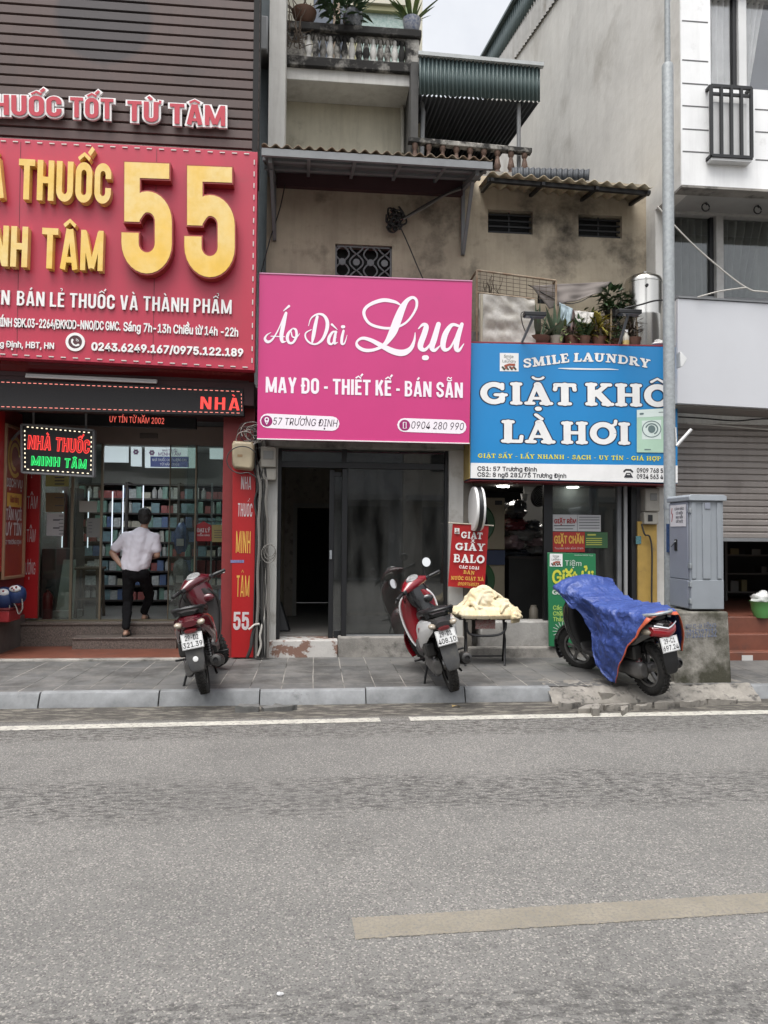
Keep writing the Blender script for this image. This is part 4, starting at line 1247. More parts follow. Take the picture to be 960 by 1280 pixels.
MB().box(x0, x1, YBW + .1, YBW + .15, zbb + .12, z1_).build('door', mat('blue grey door', (.12, .145, .19), .5, var=.15), bal, bevel=.01)
xm = x0 + (x1 - x0) * .62
MB().box(xm, xm + .12, YBW + .04, YBW + .095, zbb + .12, z1_).build('door_frame', mat('brown wood frame', (.26, .19, .13), .6), bal, bevel=.01)
x0, x1, z0, z1_ = dr[1]
MB().box(x0 + .09, x1 - .09, YBW + .12, YBW + .14, zbb + .3, z1_ - .09).build('window_pane', mat('patterned green glass', (.27, .38, .34), .25, var=.35, vscale=22, dark=(.48, .56, .52)), bal, ang=0)
g = MB()
for a, b in ((x0, x0 + .1), (x1 - .1, x1)): g.box(a, b, YBW + .05, YBW + .16, zbb + .3, z1_)
g.box(x0 + .1, x1 - .1, YBW + .05, YBW + .16, z1_ - .1, z1_)
g.build('window_frame', mat('olive frame', (.38, .36, .2), .6), bal, bevel=.01)
# balcony slab, rails, balusters
sl_, sr_ = P(357, 85, YBF).x, P(524, 85, YBF).x
MB().box(sl_, sr_, YBF + .02, YBW - .003, zbb, zbt - .05).build('balcony_slab', M_white, bal, bevel=.01)
MB().box(sl_ - .02, sr_ + .03, YBF - .05, YBF + .14, zbt - .14, zbt + .03).build('balcony_edge', M_mouldk, bal, bevel=.02)
zrt = P(440, 34, YBF).z; zrb = P(440, 47, YBF).z
MB().box(sl_ - .03, sr_ + .03, YBF - .07, YBF + .16, zrb + .04, zrt).build('handrail', M_mouldk, bal, bevel=.02)
xa = P(381, 60, YBF).x; xb = P(507, 60, YBF).x
MB().box(sl_, xa, YBF - .02, YBF + .12, zbt + .03, zrb + .04).box(xb, sr_, YBF - .02, YBF + .12, zbt + .03, zrb + .04).build_split('balcony_post', M_mould, bal, bevel=.02)
nb = 14
hb = zrb + .04 - zbt - .03
for i in range(nb):
    xc = xa + (xb - xa) * (i + .5) / nb
    prof = [(.055, 0), (.055, .06), (.035, .07), (.062, .2), (.05, .32), (.032, .42), (.045, .47), (.045, .50), (.03, .53), (.03, hb)]
    prof = [(r, h / .55 * hb if h < .54 else hb) for r, h in prof]
    MB().lathe(prof, (xc, YBF + .05, zbt + .03), n=12).build('baluster', M_mould if i % 3 else M_white, bal)
g = MB()
for i in range(nb + 1):   # arched heads between the balusters
    xc = xa + (xb - xa) * i / nb
    if i < nb:
        cx = xa + (xb - xa) * (i + 1) / nb
rz = zrb + .04
pts_t = []
wv = (xb - xa) / nb
for i in range(nb):
    cx = xa + wv * (i + 0.0)
    for k in range(9):
        a = math.pi * k / 8
        pts_t.append((cx + wv / 2 - wv * .46 * math.cos(a) * 1.0, rz - .11 + .085 * math.sin(a)))
poly = [(xa, rz)] + [(xa, rz - .12)] + pts_t + [(xb, rz - .12), (xb, rz)]
# spandrel strip above the arches, as a strip of quads
vs = []; fs = []
q = [(xa, rz - .12)] + pts_t + [(xb, rz - .12)]
for (x, z) in q: vs += [(x, YBF + .0, z), (x, YBF + .0, rz + .005), (x, YBF + .1, z), (x, YBF + .1, rz + .005)]
for i in range(len(q) - 1):
    a = i * 4; b = a + 4
    fs += [(a, b, b + 1, a + 1), (a + 2, a + 3, b + 3, b + 2), (a, a + 2, b + 2, b)]
MB().add(vs, fs).build('arched_head', M_mould, bal, ang=0)
MB().box(sl_ + .02, sr_ - .02, YBF + .05, YBF + .09, P(440, 72, YBF).z * 0 + zbt + .03, zbt + .05).build('sill_strip', M_white, bal, ang=0)
# drain pipe at the right side of the balcony
pp = [P(522, 100, YBF + .1), P(523, 110, YBF + .1), P(529, 140, YBF), P(527, 196, YBF)]
MB().tube(pp, .04, 8).build('drain_pipe', M_zinc, bal)
pp = [P(503, 130, YBW - .08), P(503, 192, YBW - .08)]
MB().tube(pp, .035, 8).build('drain_pipe', mat('cream pipe', (.45, .43, .37), .6), bal)

# white pier and the blue grey sliver left of the balcony house
pier = thing('white_house', 'slim white plastered pier of a house squeezed beside the brown cladding', 'building', (P(345, 100, 11.4).x, 11.4, 0))
MB().box(P(336, 100, 11.4).x, P(356.5, 100, 11.4).x, 11.4, 11.9, 4, 13.5).build('pier', M_white, pier, ang=0)
MB().box(P(323, 100, 11.8).x - .4, P(336, 100, 11.8).x, 11.8, 12.1, 4, 13.5).build('wall', mat('blue grey wall', (.27, .31, .33), .8, var=.2), pier, ang=0)
MB().box(P(323, 100, 11.5).x - .4, P(335, 100, 11.5).x, 11.3, 11.79, P(330, 72, 11.5).z, P(330, 30, 11.5).z).build('balcony_box', M_zinc, pier, bevel=.02)

# ---------------------------------------------------------------- roof terrace with the green sheet fascia
YT = 11.6
ter = thing('terrace_house', 'dark covered roof terrace under a green corrugated fascia with brown balusters', 'building', (P(600, 150, YT).x, YT + 1, 5))
tx0, tx1 = P(524, 100, YT).x, P(674, 100, YT).x
a, b = P(524, 118, YT), P(675, 127, YT); c, d = P(675, 85, YT), P(524, 71, YT)
g = MB(); corrugated(g, a, b, c, d, 30, .02)
g.build('fascia', M_green, ter, solid=.006)
MB().bar(d + V((-.02, -.02, .03)), c + V((.05, -.02, .03)), .09, .06).build('fascia_cap', mat('pale ridge cap', (.42, .44, .44), .5, var=.2), ter, ang=0)
g = MB(); corrugated(g, a + V((0, .05, .02)), b + V((0, .05, .02)), b + V((0, 3.2, .55)), a + V((0, 3.2, .55)), 26, .02)
g.build('roof_sheet', mat('dark roof underside', (.045, .05, .058), .6), ter, solid=.006)
zfl = P(600, 206, YT).z - .12
MB().box(tx0, tx1 + .1, YT + 3.1, YT + 3.2, zfl, a.z + .6).box(tx0 - .12, tx0, YT + .1, YT + 3.1, zfl, a.z + .6).build('rear_wall', mat('terrace wall', (.09, .088, .085), .9, var=.3), ter, ang=0)
MB().box(P(505, 200, YT).x, tx1 + .15, YT - .05, YT + 3.2, zfl - .25, zfl).build('terrace_slab', M_conc, ter, ang=0)
ra_, rb_ = P(510, 176, YT), P(664, 190, YT)
MB().bar(ra_, rb_, .12, .08).build('handrail', M_mould, ter, bevel=.01)
n = 9
for i in range(n):
    p = ra_.lerp(rb_, (i + .5) / n); h = p.z - .04 - zfl
    prof = [(.05, 0), (.05, .08), (.03, .12), (.06, .3), (.045, .5), (.028, .75), (.05, .85), (.05, 1.0)]
    MB().lathe([(r, q * h) for r, q in prof], (p.x, p.y, zfl), n=10).build('baluster', M_terra, ter)
x = P(651, 150, YT).x
MB().tube([(x, YT + .12, zfl), (x, YT + .12, a.z + .02)], .035, 8).build('post', M_zinc, ter)
# small dark green sheet corner at the wall foot
a = P(700, 222, 10.8); b = P(738, 214, 10.8)
g = MB(); corrugated(g, P(640, 226, 10.6), P(736, 226, 10.6), P(737, 212, 10.6), P(640, 209, 10.6), 14, .02)
g.build('low_roof_sheet', MATS['dark roof underside'], ter, solid=.006)

# ---------------------------------------------------------------- right building: grey flank, white tiled front
YR0, YR1 = 8.4, 9.08
xc = P(851, 130, YR0).x
rb = thing('tiled_house', 'modern house with bare grey rendered flank and white tiled front over a half-open shutter', 'building', (xc + 2, YR0 + 3, .12))
def flank_z(py_px):
    pass
zo = P(900, 234, YR0).z          # underside of the overhang
# flank wall as a sloping-topped slab
yb = PX(606, 78, xc).y
t0 = PX(652, 0, xc); t1 = PX(606, 78, xc)
def top_at(y): return t0.z + (t1.z - t0.z) * (y - t0.y) / (t1.y - t0.y)
poly = [V((xc, YR0 + .02, zo)), V((xc, YR1, zo)), V((xc, YR1, ZS)), V((xc, yb, ZS)), V((xc, yb, top_at(yb))), V((xc, YR0 + .02, top_at(YR0)))]
MB().prism(poly, (.2, 0, 0)).build('flank_wall', M_grey, rb, ang=0)
# green sheeting along the top of the flank
q = [PX(612, 75, xc - .03), PX(640, 70, xc - .03), PX(668, 0, xc - .03), PX(655, -10, xc - .03)]
a_, b_ = V((xc - .04, yb, top_at(yb) - .02)), V((xc - .04, 9.0, top_at(9.0) - .02))
g = MB(); corrugated(g, a_ + V((0, 0, -.55)), b_ + V((0, 0, -.55)), b_ + V((0, 0, .1)), a_ + V((0, 0, .1)), 60, .03)
g.build('flank_sheeting', M_green, rb, solid=.006)
g = MB(); corrugated(g, a_ + V((0, -.2, -1.15)), b_ + V((0, 0, -1.15)), b_ + V((0, 0, -.5)), a_ + V((0, -.2, -.5)), 60, .018, per=4)
g.build('pale_sheeting', mat('pale sheeting', (.48, .47, .45), .7, var=.3, vscale=3, streak=.5, stain=(.25, .23, .2)), rb, ang=10)
MB().bar(a_ + V((-.05, 0, .12)), b_ + V((-.05, 0, .12)), .12, .06).build('roof_edge', M_green, rb, ang=0)
# white tiled front (overhang)
X1 = xc + 5.5
win = [P(888, 50, YR0).x, P(1030, 50, YR0).x, P(905, 109, YR0).z, P(905, -14, YR0).z]
bx = [P(888, 150, YR0).x, P(939, 150, YR0).x]
g = MB(); wall_with_holes(g, xc + .002, X1, zo, 12.0, YR0, .2, [(win[0], win[1], win[2], win[3])])
g.build('tiled_front', M_tile, rb, ang=0)
g = MB()
for py in (27, 76, 105, 133, 162, 190):
    z = P(868, py, YR0).z
    g.box(xc + .02, win[0] - .03, YR0 - .002, YR0 + .004, z - .008, z + .008)
for py in (137, 165, 200):
    z = P(950, py, YR0).z
    g.box(P(941, 150, YR0).x + .03, X1, YR0 - .002, YR0 + .004, z - .008, z + .008)
g.build('tile_joints', M_joint, rb, ang=0)
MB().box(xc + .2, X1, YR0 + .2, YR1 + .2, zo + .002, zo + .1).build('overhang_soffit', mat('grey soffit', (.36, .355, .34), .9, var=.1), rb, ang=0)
MB().box(xc, X1, YR0 - .015, YR0 + .18, zo - .03, zo - .001).build('drip_edge', M_conc, rb, ang=0)
# upper window
x0, x1, z0, z1_ = win
zm = z0
MB().box(x0 + .02, x1, YR0 + .14, YR0 + .15, z0, z1_).build('window_pane', M_glassw, rb, ang=0)
for a, b in ((x0 - .002, x0 + .03), (P(927, 50, YR0).x, P(937, 50, YR0).x)):
    MB().box(a, b, YR0 + .06, YR0 + .18, z0, z1_).build('window_frame', M_wframe, rb, bevel=.006)
xm = P(925, 50, YR0).x
MB().box(xm - .03, xm + .012, YR0 + .1, YR0 + .16, z0, z1_).build('sash_frame', M_iron, rb, ang=0)
MB().box(x0, x1, YR0 + .1, YR0 + .17, z0, z0 + .06).build('sash_rail', M_zinc, rb, ang=0)
def curtain(x0, x1, Y, z0, z1, m, parent, name='curtain', pleats=9, amp=.05, gather=0.0):
    g = MB()
    def fn(u, v):
        x = x0 + (x1 - x0) * u
        if gather: x = x0 + (x - x0) * (1 - gather * math.sin(math.pi * min(1, v * 1.0)) * 0 - gather * (1 - v))
        return V((x, Y + amp * math.sin(u * pleats * 2 * math.pi + .8 * math.sin(v * 3)) + .01 * math.sin(u * 41), z0 + (z1 - z0) * v))
    g.grid(fn, pleats * 10, 8)
    return g.build(name, m, parent)
curtain(x0 + .05, xm + .05, YR0 + .2, z0, z1_, M_curtain, rb, pleats=5)
curtain(P(938, 50, YR0).x, P(938, 50, YR0).x + .3, YR0 + .2, z0, z1_, M_curtain, rb, pleats=4, gather=.8)
MB().box(x0, X1, YR0 + .9, YR0 + .95, zo + .1, 12).box(x0 - .1, x0 - .02, YR0 + .21, YR0 + .9, zo + .1, 12).build('room_back', mat('upper room', (.20, .215, .235), .9), rb, ang=0)
# small black iron balcony cage
cx0, cx1, cz0, cz1 = rect(889, 939, 109, 196, YR0 - .1)
cg = []
g = MB()
ya, yb2 = YR0 - .1, YR0
for zz in (cz0, cz1):
    g.bar((cx0, ya, zz), (cx1, ya, zz), .035); g.bar((cx0, ya, zz), (cx0, yb2, zz), .035); g.bar((cx1, ya, zz), (cx1, yb2, zz), .035)
for k in range(5):
    xx = cx0 + (cx1 - cx0) * k / 4
    g.bar((xx, ya - .002, cz0), (xx, ya - .002, cz1), .033)
g.bar((cx1, yb2 - .1, cz0), (cx1, yb2 - .1, cz1), .03)
g.bar((cx0, ya + .01, cz1 - .09), (cx1, ya + .01, cz1 - .09), .03)
g.build('balcony_cage', M_iron, rb, ang=0)
MB().box(cx0, cx1, ya, yb2, cz0 - .05, cz0 - .02).build('cage_floor', M_wframe, rb, ang=0)
MB().box(cx0 + .03, cx1 - .03, YR0 - .05, YR0 - .003, cz0, cz1 - .16).build('cage_panel', M_wframe, rb, ang=0)
# lower storey window band
wz0, wz1 = P(900, 378, YR1).z, P(900, 263, YR1).z
wx0 = P(829, 300, YR1).x
MB().box(xc + .2, X1, YR1 + .1, YR1 + .11, wz0, wz1 - .05).build('window_pane', glass_mat('lower window glass', (.78, .80, .79), .06, .03), rb, ang=0)
MB().box(xc + .2, X1, YR1, YR1 + .14, wz1 - .07, wz1 + .01).build('window_frame', M_wframed, rb, bevel=.006)
x = P(900, 320, YR1).x
MB().box(x - .05, x + .05, YR1 - .004, YR1 + .14, wz0, wz1 - .07).build('window_frame', M_wframed, rb, bevel=.006)
MB().box(xc + .2, xc + .24, YR1, YR1 + .14, wz0, wz1 - .072).build('window_frame', M_wframed, rb, bevel=.006)
MB().box(x - .1, x - .052, YR1 + .06, YR1 + .12, wz0, wz1 - .07).build('sash_frame', M_iron, rb, ang=0)
MB().box(xc + .24, X1, YR1 + .04, YR1 + .12, wz0, wz0 + .09).build('sash_rail', M_zinc, rb, ang=0)
curtain(xc + .25, x - .05, YR1 + .17, wz0, wz1 + .12, M_curtaind, rb, pleats=6)
curtain(x + .1, x + .75, YR1 + .17, wz0, wz1 + .12, M_curtaind, rb, pleats=5, gather=.5)
curtain(x + .5, X1 - 2.5, YR1 + .25, wz0, wz1 + .12, M_curtaind, rb, pleats=9)
MB().box(xc + .2, X1, YR1 + .7, YR1 + .75, wz0, zo).build('room_back', M_roomdark, rb, ang=0)
MB().box(xc + .2, X1, YR1, YR1 + .3, P(900, 530, YR1).z, wz0 - .002).build('spandrel', M_white, rb, ang=0)
for (pa, pb), lab in (((882, 253), 0), ((947, 258), 1)):
    q = P(pa, pb, 8.8); q.z = zo - .005
    g = MB()
    g.tube([q + V((.05 * math.cos(t), .0, -.06 + .05 * math.sin(t))) for t in [k * .5 for k in range(13)]], .008, 6)
    g.tube([q, q + V((.02, 0, -.03))], .012, 6)
    g.build('wire_hook', M_iron, rb)
# shutter, jambs, steps, dark shop
zsh = P(930, 677, YR1).z
zsg = P(900, 505, YR1).z
xj = P(846, 600, YR1).x
g = MB()
z = zsh + .04
pit = .083
n = 0
while z < zsg + .4:
    g.prism([(xc + .2, YR1 + .05, z), (xc + .2, YR1 + .028, z + .012), (xc + .2, YR1 + .022, z + .06), (xc + .2, YR1 + .05, z + pit)], (X1 - xc - .2, 0, 0))
    z += pit
g.build('roller_shutter', M_shutter, rb, ang=15)
MB().box(xc + .2, X1, YR1 + .02, YR1 + .07, zsh, zsh + .045).build('shutter_rail', M_zinc, rb, bevel=.004)
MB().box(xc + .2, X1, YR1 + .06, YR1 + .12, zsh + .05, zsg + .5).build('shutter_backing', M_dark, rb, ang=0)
zst = P(935, 772, 9.0).z
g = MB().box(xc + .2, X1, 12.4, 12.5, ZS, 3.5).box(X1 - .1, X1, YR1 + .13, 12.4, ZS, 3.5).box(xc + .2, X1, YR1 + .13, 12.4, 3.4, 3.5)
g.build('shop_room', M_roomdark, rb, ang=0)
MB().box(xc + .2, X1, YR1 + .0, 12.4, ZS, zst).build('shop_floor', M_redtile, rb, ang=0)
yy = (8.62, 8.80, 8.98); zz = [P(935, 833 - 18, 8.62).z, P(935, 793, 8.80).z, P(935, 771, 8.98).z]
MB().box(xc + .2, X1, 8.62, 8.79, ZS - .02, zz[0]).build('step', M_redtile, rb, bevel=.008)
MB().box(xc + .2, X1, 8.80, 8.97, ZS - .02, zz[1]).build('step', M_redtile, rb, bevel=.008)
MB().box(xc + .2, X1, 8.98, YR1 - .003, ZS - .02, zz[2]).build('step', M_redtile, rb, bevel=.008)
x = P(935, 823, 8.6).x
MB().box(x - .07, x + .07, 8.612, 8.619, P(935, 826, 8.62).z, P(935, 819, 8.62).z).build('step_plate', mat('white plate', (.5, .49, .47), .5), rb, ang=0)
# ================================================================ signs and lettering
def em(name, col, s): return mat(name, tuple(c * .3 for c in col), .5, emit=col, estr=s)
M_red = mat('red sign sheet', (.44, .030, .062), .38, var=.10, vscale=1.2, streak=.30, stain=(.30, .045, .06), stain_pos=(.6, .8), stain_scale=1.2)
M_gold = mat('gold letter', (.74, .46, .07), .25, var=.25, vscale=1.3, dark=(.72, .55, .24), streak=.12, stain=(.40, .28, .08), stain_pos=(.68, .8))
M_golds = mat('gold letter side', (.28, .17, .05), .4, var=.2, vscale=8)
M_wht = mat('white letter', (.78, .77, .75), .4, var=.1, vscale=4)
M_rimred = mat('red letter rim', (.30, .035, .03), .4)
M_redl = mat('raspberry letter', (.42, .026, .045), .4)
M_blk = mat('black plastic', (.008, .008, .009), .45)
M_ledred = em('red led', (1, .06, .05), .75)
M_ledredd = em('dim red led', (.5, .02, .02), .35)
M_ledgreen = em('green led', (.04, .9, .2), .7)
M_ledgreend = em('dim green led', (.01, .4, .08), .35)
M_ledw = em('warm white led', (1, .85, .6), 1.0)
M_lit = em('lit white panel', (.62, .72, .75), .35)
M_litstrip = em('white led strip', (.8, .88, 1), .7)

def slab4(g, tl, tr, br, bl, Y, th):
    q = [P(*tl, Y), P(*tr, Y), P(*br, Y), P(*bl, Y)]
    g.hexa(q, (0, th, 0)); return q
def facing(name, label, cat, corners, Y, th, m, group=None, part='panel', bevel=.004):
    q = [P(c[0], c[1], Y) for c in corners]
    c = (q[0] + q[1] + q[2] + q[3]) / 4
    t = thing(name, label, cat, (c.x, c.y, min(p.z for p in q)), group)
    g = MB(); slab4(g, *corners, Y, th)
    g.build(part, m, t, bevel=bevel)
    return t

# --- raised letters on the cladding
t = thing('letter_sign', 'raised red letters with white edges fixed across the brown slats', 'sign', (P(150, 150, YC).x, YC, P(150, 150, YC).z))
gw = MB(); gr_ = MB()
for s_, pl, pr, pre in (('UỐC', (16, 146.5), (78.5, 148.5), 'TH'), ('TỐT', (89, 149), (143, 151.3), ''), ('TỪ', (160, 153.3), (199, 155.3), ''), ('TÂM', (213, 156.8), (282, 160), '')):
    goth_px(gw, s_, pl, pr, 25, YC - .05, ext=.03, depth=.0, grow=.15, pre=pre)
    goth_px(gr_, s_, pl, pr, 25, YC - .05, ext=.004, depth=.04, grow=.0, pre=pre)
gw.build('white_backing', M_wht, t, ang=0); gr_.build('red_letters', M_redl, t, ang=0)

# --- big red signboard
YS1 = 8.55
t = facing('shop_signboard', 'large faded red signboard with gold raised letters and the number 55', 'signboard', [(-150, 164), (322, 190), (318, 463), (-150, 439)], YS1, .14, M_red)
g = MB()
goth_px(g, 'THUỐC', (26.5, 253.5), (141, 259.5), 50, YS1, depth=.004, ext=.09, pre='NHÀ ')
goth_px(g, 'TÂM', (55, 338.8), (131, 342.5), 50, YS1, depth=.004, ext=.09, pre='MINH ')
o = g.build('gold_lettering', M_gold, t, ang=0)
def digits(s_, pl, pr, h):
    g = MB()
    goth_px(g, s_, pl, pr, h, YS1, depth=.004, ext=.12, grow=.028)
    o = g.build('number_digit', M_rimred, t, ang=0)
    g = MB()
    goth_px(g, s_, pl, pr, h, YS1, depth=.1285, ext=.003)
    g.build('digit_face', M_gold, o, ang=0)
digits('5', (155.5, 345.5), (217.5, 347), 136)
digits('5', (233, 350), (295, 351.5), 136)
g = MB()
goth_px(g, 'BÁN LẺ THUỐC VÀ THÀNH PHẨM', (21.5, 382.4), (289.8, 393.6), 18.5, YS1, ext=.018, pre='CHUYÊN ', grow=-.03)
text_px(g, 'SĐK.03-2264/ĐKKDD-NNO/DC GMC.', (18.2, 408.9), (150.6, 413.4), 10.5, YS1, ext=.012, bold=.02, pre='CHÍNH ')
text_px(g, 'Sáng 7h-13h Chiều từ 14h -22h', (154.7, 413.8), (297.4, 421), 10.5, YS1, ext=.012, bold=.02)
text_px(g, 'Định, HBT, HN', (9, 434.2), (67.7, 436.5), 7.5, YS1, ext=.012, bold=.02, pre='57 Trương ')
text_px(g, '0243.6249.167/0975.122.189', (115.2, 438), (303.5, 445.8), 9.2, YS1, ext=.014, bold=.035)
c = P(94.5, 427.8, YS1)
g.lathe([(.075, -.012), (.105, -.012), (.105, .003), (.075, .003)], c + V((0, -.003, 0)), (0, 1, 0), 28, caps=False)
g.build('white_lettering', M_wht, t, ang=0)
g = MB().lathe([(.078, -.01), (.078, .0)], c + V((0, -.001, 0)), (0, 1, 0), 28)
g.build('phone_disc', mat('dark phone disc', (.07, .02, .025), .5), t, ang=0)
g = MB()
st = [([( -.032, .022), (-.036, -.004), (-.018, -.03), (.008, -.042), (.034, -.032)], [.026, .018, .018, .018, .026])]
for r_ in (.018, .032): st.append((_arc(.004, .004, r_, r_, 10, 80, 6), .006))
strokes_on(g, st, lambda x, y, l: c + V((x, -.012 - l, y)), 0)
g.build('phone_symbol', M_wht, t, ang=0)
# seams of the sheet and the row of small lamps round the edge
g = MB()
def dashes(g, p0, p1, Y, n, wd, ln, lift=.006):
    for i in range(n):
        f0 = (i + .5 - ln / 2) / n; f1 = (i + .5 + ln / 2) / n
        a = P(p0[0] + (p1[0] - p0[0]) * f0, p0[1] + (p1[1] - p0[1]) * f0, Y); b = P(p0[0] + (p1[0] - p0[0]) * f1, p0[1] + (p1[1] - p0[1]) * f1, Y)
        g.bar(a + V((0, -lift, 0)), b + V((0, -lift, 0)), wd, .008, up=(0, 1, 0))
dashes(g, (-140, 169), (316, 193), YS1, 30, .012, .42)
dashes(g, (318, 196), (315, 458), YS1, 18, .012, .42)
dashes(g, (-140, 435), (314, 459.5), YS1, 30, .012, .42)
g.build('edge_lamps', mat('unlit edge lamp', (.55, .50, .47), .4), t, ang=0)
g = MB()
for px_ in (25, 195):
    a = P(px_ + 1, 176 + px_ * .055, YS1); b = P(px_ - 4, 440 + px_ * .05, YS1)
    g.bar(a + V((0, -.001, 0)), b + V((0, -.001, 0)), .006, .004, up=(0, 1, 0))
g.build('sheet_seam', mat('sign seam', (.14, .02, .03), .6), t, ang=0)
# dark red sloping board under the sign, on the building
g = MB()
q = [P(-150, 441, YS1 + .14), P(318, 464, YS1 + .14), V((P(318, 486, 9.0).x, 9.0, P(318, 486, 9.0).z)), V((P(-150, 470, 9.0).x, 9.0, P(-150, 472, 9.0).z))]
g.hexa(q, (0, 0, .02))
g.build('sloping_soffit', mat('glossy dark red board', (.10, .006, .008), .2), phm, ang=0)
g = MB().box(xl, xr - .08, YC + .08, YC + .2, zso + .3, zc0)
g.box(xl, xr - .08, 8.95, 9.1, zso + .31, zc0)
g.build('fascia_wall', M_maroon, phm, ang=0)
a, b = P(32, 470.5, 8.82), P(196, 478, 8.82)
tb = thing('tube_lamp', 'unlit white tube lamp under the red signboard', 'lamp', (a + b) / 2)
MB().bar(a + V((0, .02, .02)), b + V((0, .02, .02)), .05, .03).build('lamp_body', mat('lamp white', (.45, .45, .44), .5), tb, bevel=.004)
MB().tube([a, b], .014, 8).build('tube', mat('tube glass', (.6, .6, .6), .2), tb)

# --- running-text display
YL1 = 8.86
t = facing('running_text_display', 'long black running-text display glowing red under the red signboard', 'display', [(-150, 468), (304, 486), (305, 520), (-150, 508)], YL1, .12, mat('led board', (.016, .014, .015), .6, var=.4, vscale=60))
g = MB()
goth_px(g, 'NHÀ', (250, 511.5), (300, 513.5), 16, YL1, depth=.004, gap=.14, grow=-.04)
st = []
g.build('glowing_letters', M_ledred, t, ang=0)
g = MB()
dashes(g, (-140, 472), (301, 489.5), YL1, 66, .006, .55, .004); dashes(g, (-140, 504.5), (301, 516.5), YL1, 66, .006, .55, .004)
dashes(g, (301.5, 491), (302.5, 515), YL1, 5, .006, .5, .004)
g.build('border_lights', em('pinkish led', (1, .3, .24), .7), t, ang=0)
YL2 = 9.55
t = facing('running_text_display', 'short black display with small dim red writing below the long one', 'display', [(28, 516), (245, 522), (245, 536), (28, 529)], YL2, .08, M_blk)
g = MB()
text_px(g, 'UY TÍN TỪ NĂM 2002', (137, 527.5), (205, 530), 7.5, YL2, bold=.0, depth=.002)
g.build('glowing_letters', em('faint red led', (1, .16, .12), .55), t, ang=0)

# --- red and green neon-style board
YN = 9.3
cn = [(27, 530.6), (117.4, 538), (116.7, 595.5), (27.7, 590.4)]
t = facing('glowing_sign', 'black hanging board with glowing red and green outlined letters', 'sign', cn, YN, .07, M_blk)
g = MB()
for a, b in zip(cn, cn[1:] + cn[:1]):
    g.bar(P(*a, YN) + V((0, .03, 0)), P(*b, YN) + V((0, .03, 0)), .022, .085, up=(0, 1, 0))
g.build('frame', M_zinc, t, ang=0)
g = MB(); g2 = MB()
for s_, pl, pr, h, gg in (('NHÀ', (34.5, 561), (63.5, 563), 17, 0), ('THUỐC', (69, 563.8), (111.5, 567), 17, 0)):
    goth_px(g, s_, pl, pr, h, YN, depth=.002, grow=.03)
    goth_px(g2, s_, pl, pr, h, YN, depth=.0095, grow=-.07)
g.build('red_outline', M_ledred, t, ang=0); g2.build('red_fill', M_ledredd, t, ang=0)
g = MB(); g2 = MB()
for s_, pl, pr, h in (('MINH', (39, 581.5), (74.5, 583.3), 11.5), ('TÂM', (80.5, 584.4), (107.6, 586), 11.5)):
    goth_px(g, s_, pl, pr, h, YN, depth=.002, grow=.03, gap=.13)
    goth_px(g2, s_, pl, pr, h, YN, depth=.0095, grow=-.07, gap=.13)
g.build('green_outline', M_ledgreen, t, ang=0); g2.build('green_fill', M_ledgreend, t, ang=0)
g = MB()
dashes(g, (32, 533.5), (114, 541), YN, 14, .010, .35, .004); dashes(g, (32, 586.5), (113, 592), YN, 13, .010, .35, .004)
dashes(g, (31, 536), (31.5, 586), YN, 9, .010, .35, .004); dashes(g, (114.3, 544), (113.7, 590), YN, 8, .010, .35, .004)
g.build('border_lights', M_ledw, t, ang=0)
g = MB().bar(P(30, 532, YN) + V((0, .05, 0)), P(8, 556, YN + .3) + V((0, .0, 0)), .025)
g.bar(P(40, 532, YN) + V((0, .05, 0)), P(40, 514, YN) + V((0, .05, .05)), .02); g.bar(P(106, 537, YN) + V((0, .05, 0)), P(106, 515, YN) + V((0, .05, .05)), .02)
g.build('hanger', M_zinc, t, ang=0)

# --- red vertical banners of the pharmacy
M_banner = mat('red banner', (.36, .012, .014), .4, var=.08, vscale=1.5)
M_bwhite = mat('faded white print', (.52, .46, .46), .6)
M_byel = mat('yellow print', (.58, .33, .06), .5)
YP = 9.0
t = facing('vertical_banner', 'tall red vertical banner right of the pharmacy door ending in the number 55', 'banner', [(291, 556), (320, 557), (317, 822), (289, 822)], YP, .05, M_banner)
g = MB()
goth_px(g, 'NHÀ', (301, 612), (314, 612.5), 17, YP, grow=-.06); goth_px(g, 'THUỐC', (296.8, 646), (315.3, 646.5), 17.5, YP, grow=-.06)
goth_px(g, '55', (291.2, 787.3), (311, 787.5), 22.5, YP)
g.build('white_letters', M_bwhite, t, ang=0)
g = MB()
goth_px(g, 'MINH', (294.5, 692), (313, 692.3), 29, YP, grow=-.05); goth_px(g, 'TÂM', (295, 746.8), (311.6, 747), 28.5, YP, grow=-.06)
g.build('yellow_letters', M_byel, t, ang=0)
MB().hexa([P(288, 700, YP) + V((0, -.003, 0)), P(305, 700, YP) + V((0, -.003, 0)), P(305, 703.5, YP) + V((0, -.003, 0)), P(288, 703.5, YP) + V((0, -.003, 0))], (0, .0025, 0)).build('blue_sticker', mat('blue white sticker', (.22, .22, .42), .5, var=.6, vscale=90), t, ang=0)
YP2 = YD - .06
t = facing('vertical_banner', 'tall red vertical banner left of the pharmacy glass with white words', 'banner', [(31, 580), (50.5, 580), (46, 773), (27, 773)], YP2, .04, M_banner)
g = MB()
for s_, a, b, y, h in (('HỌP', 34, 45, 594, 8), ('TÂM', 34, 47, 636, 16), ('TÂM', 33.5, 44.5, 677.5, 16), ('LƯỢNG', 29.5, 44, 718, 15)):
    text_px(g, s_, (a, y), (b, y), h, YP2, bold=.0)
g.build('white_letters', M_bwhite, t, ang=0)
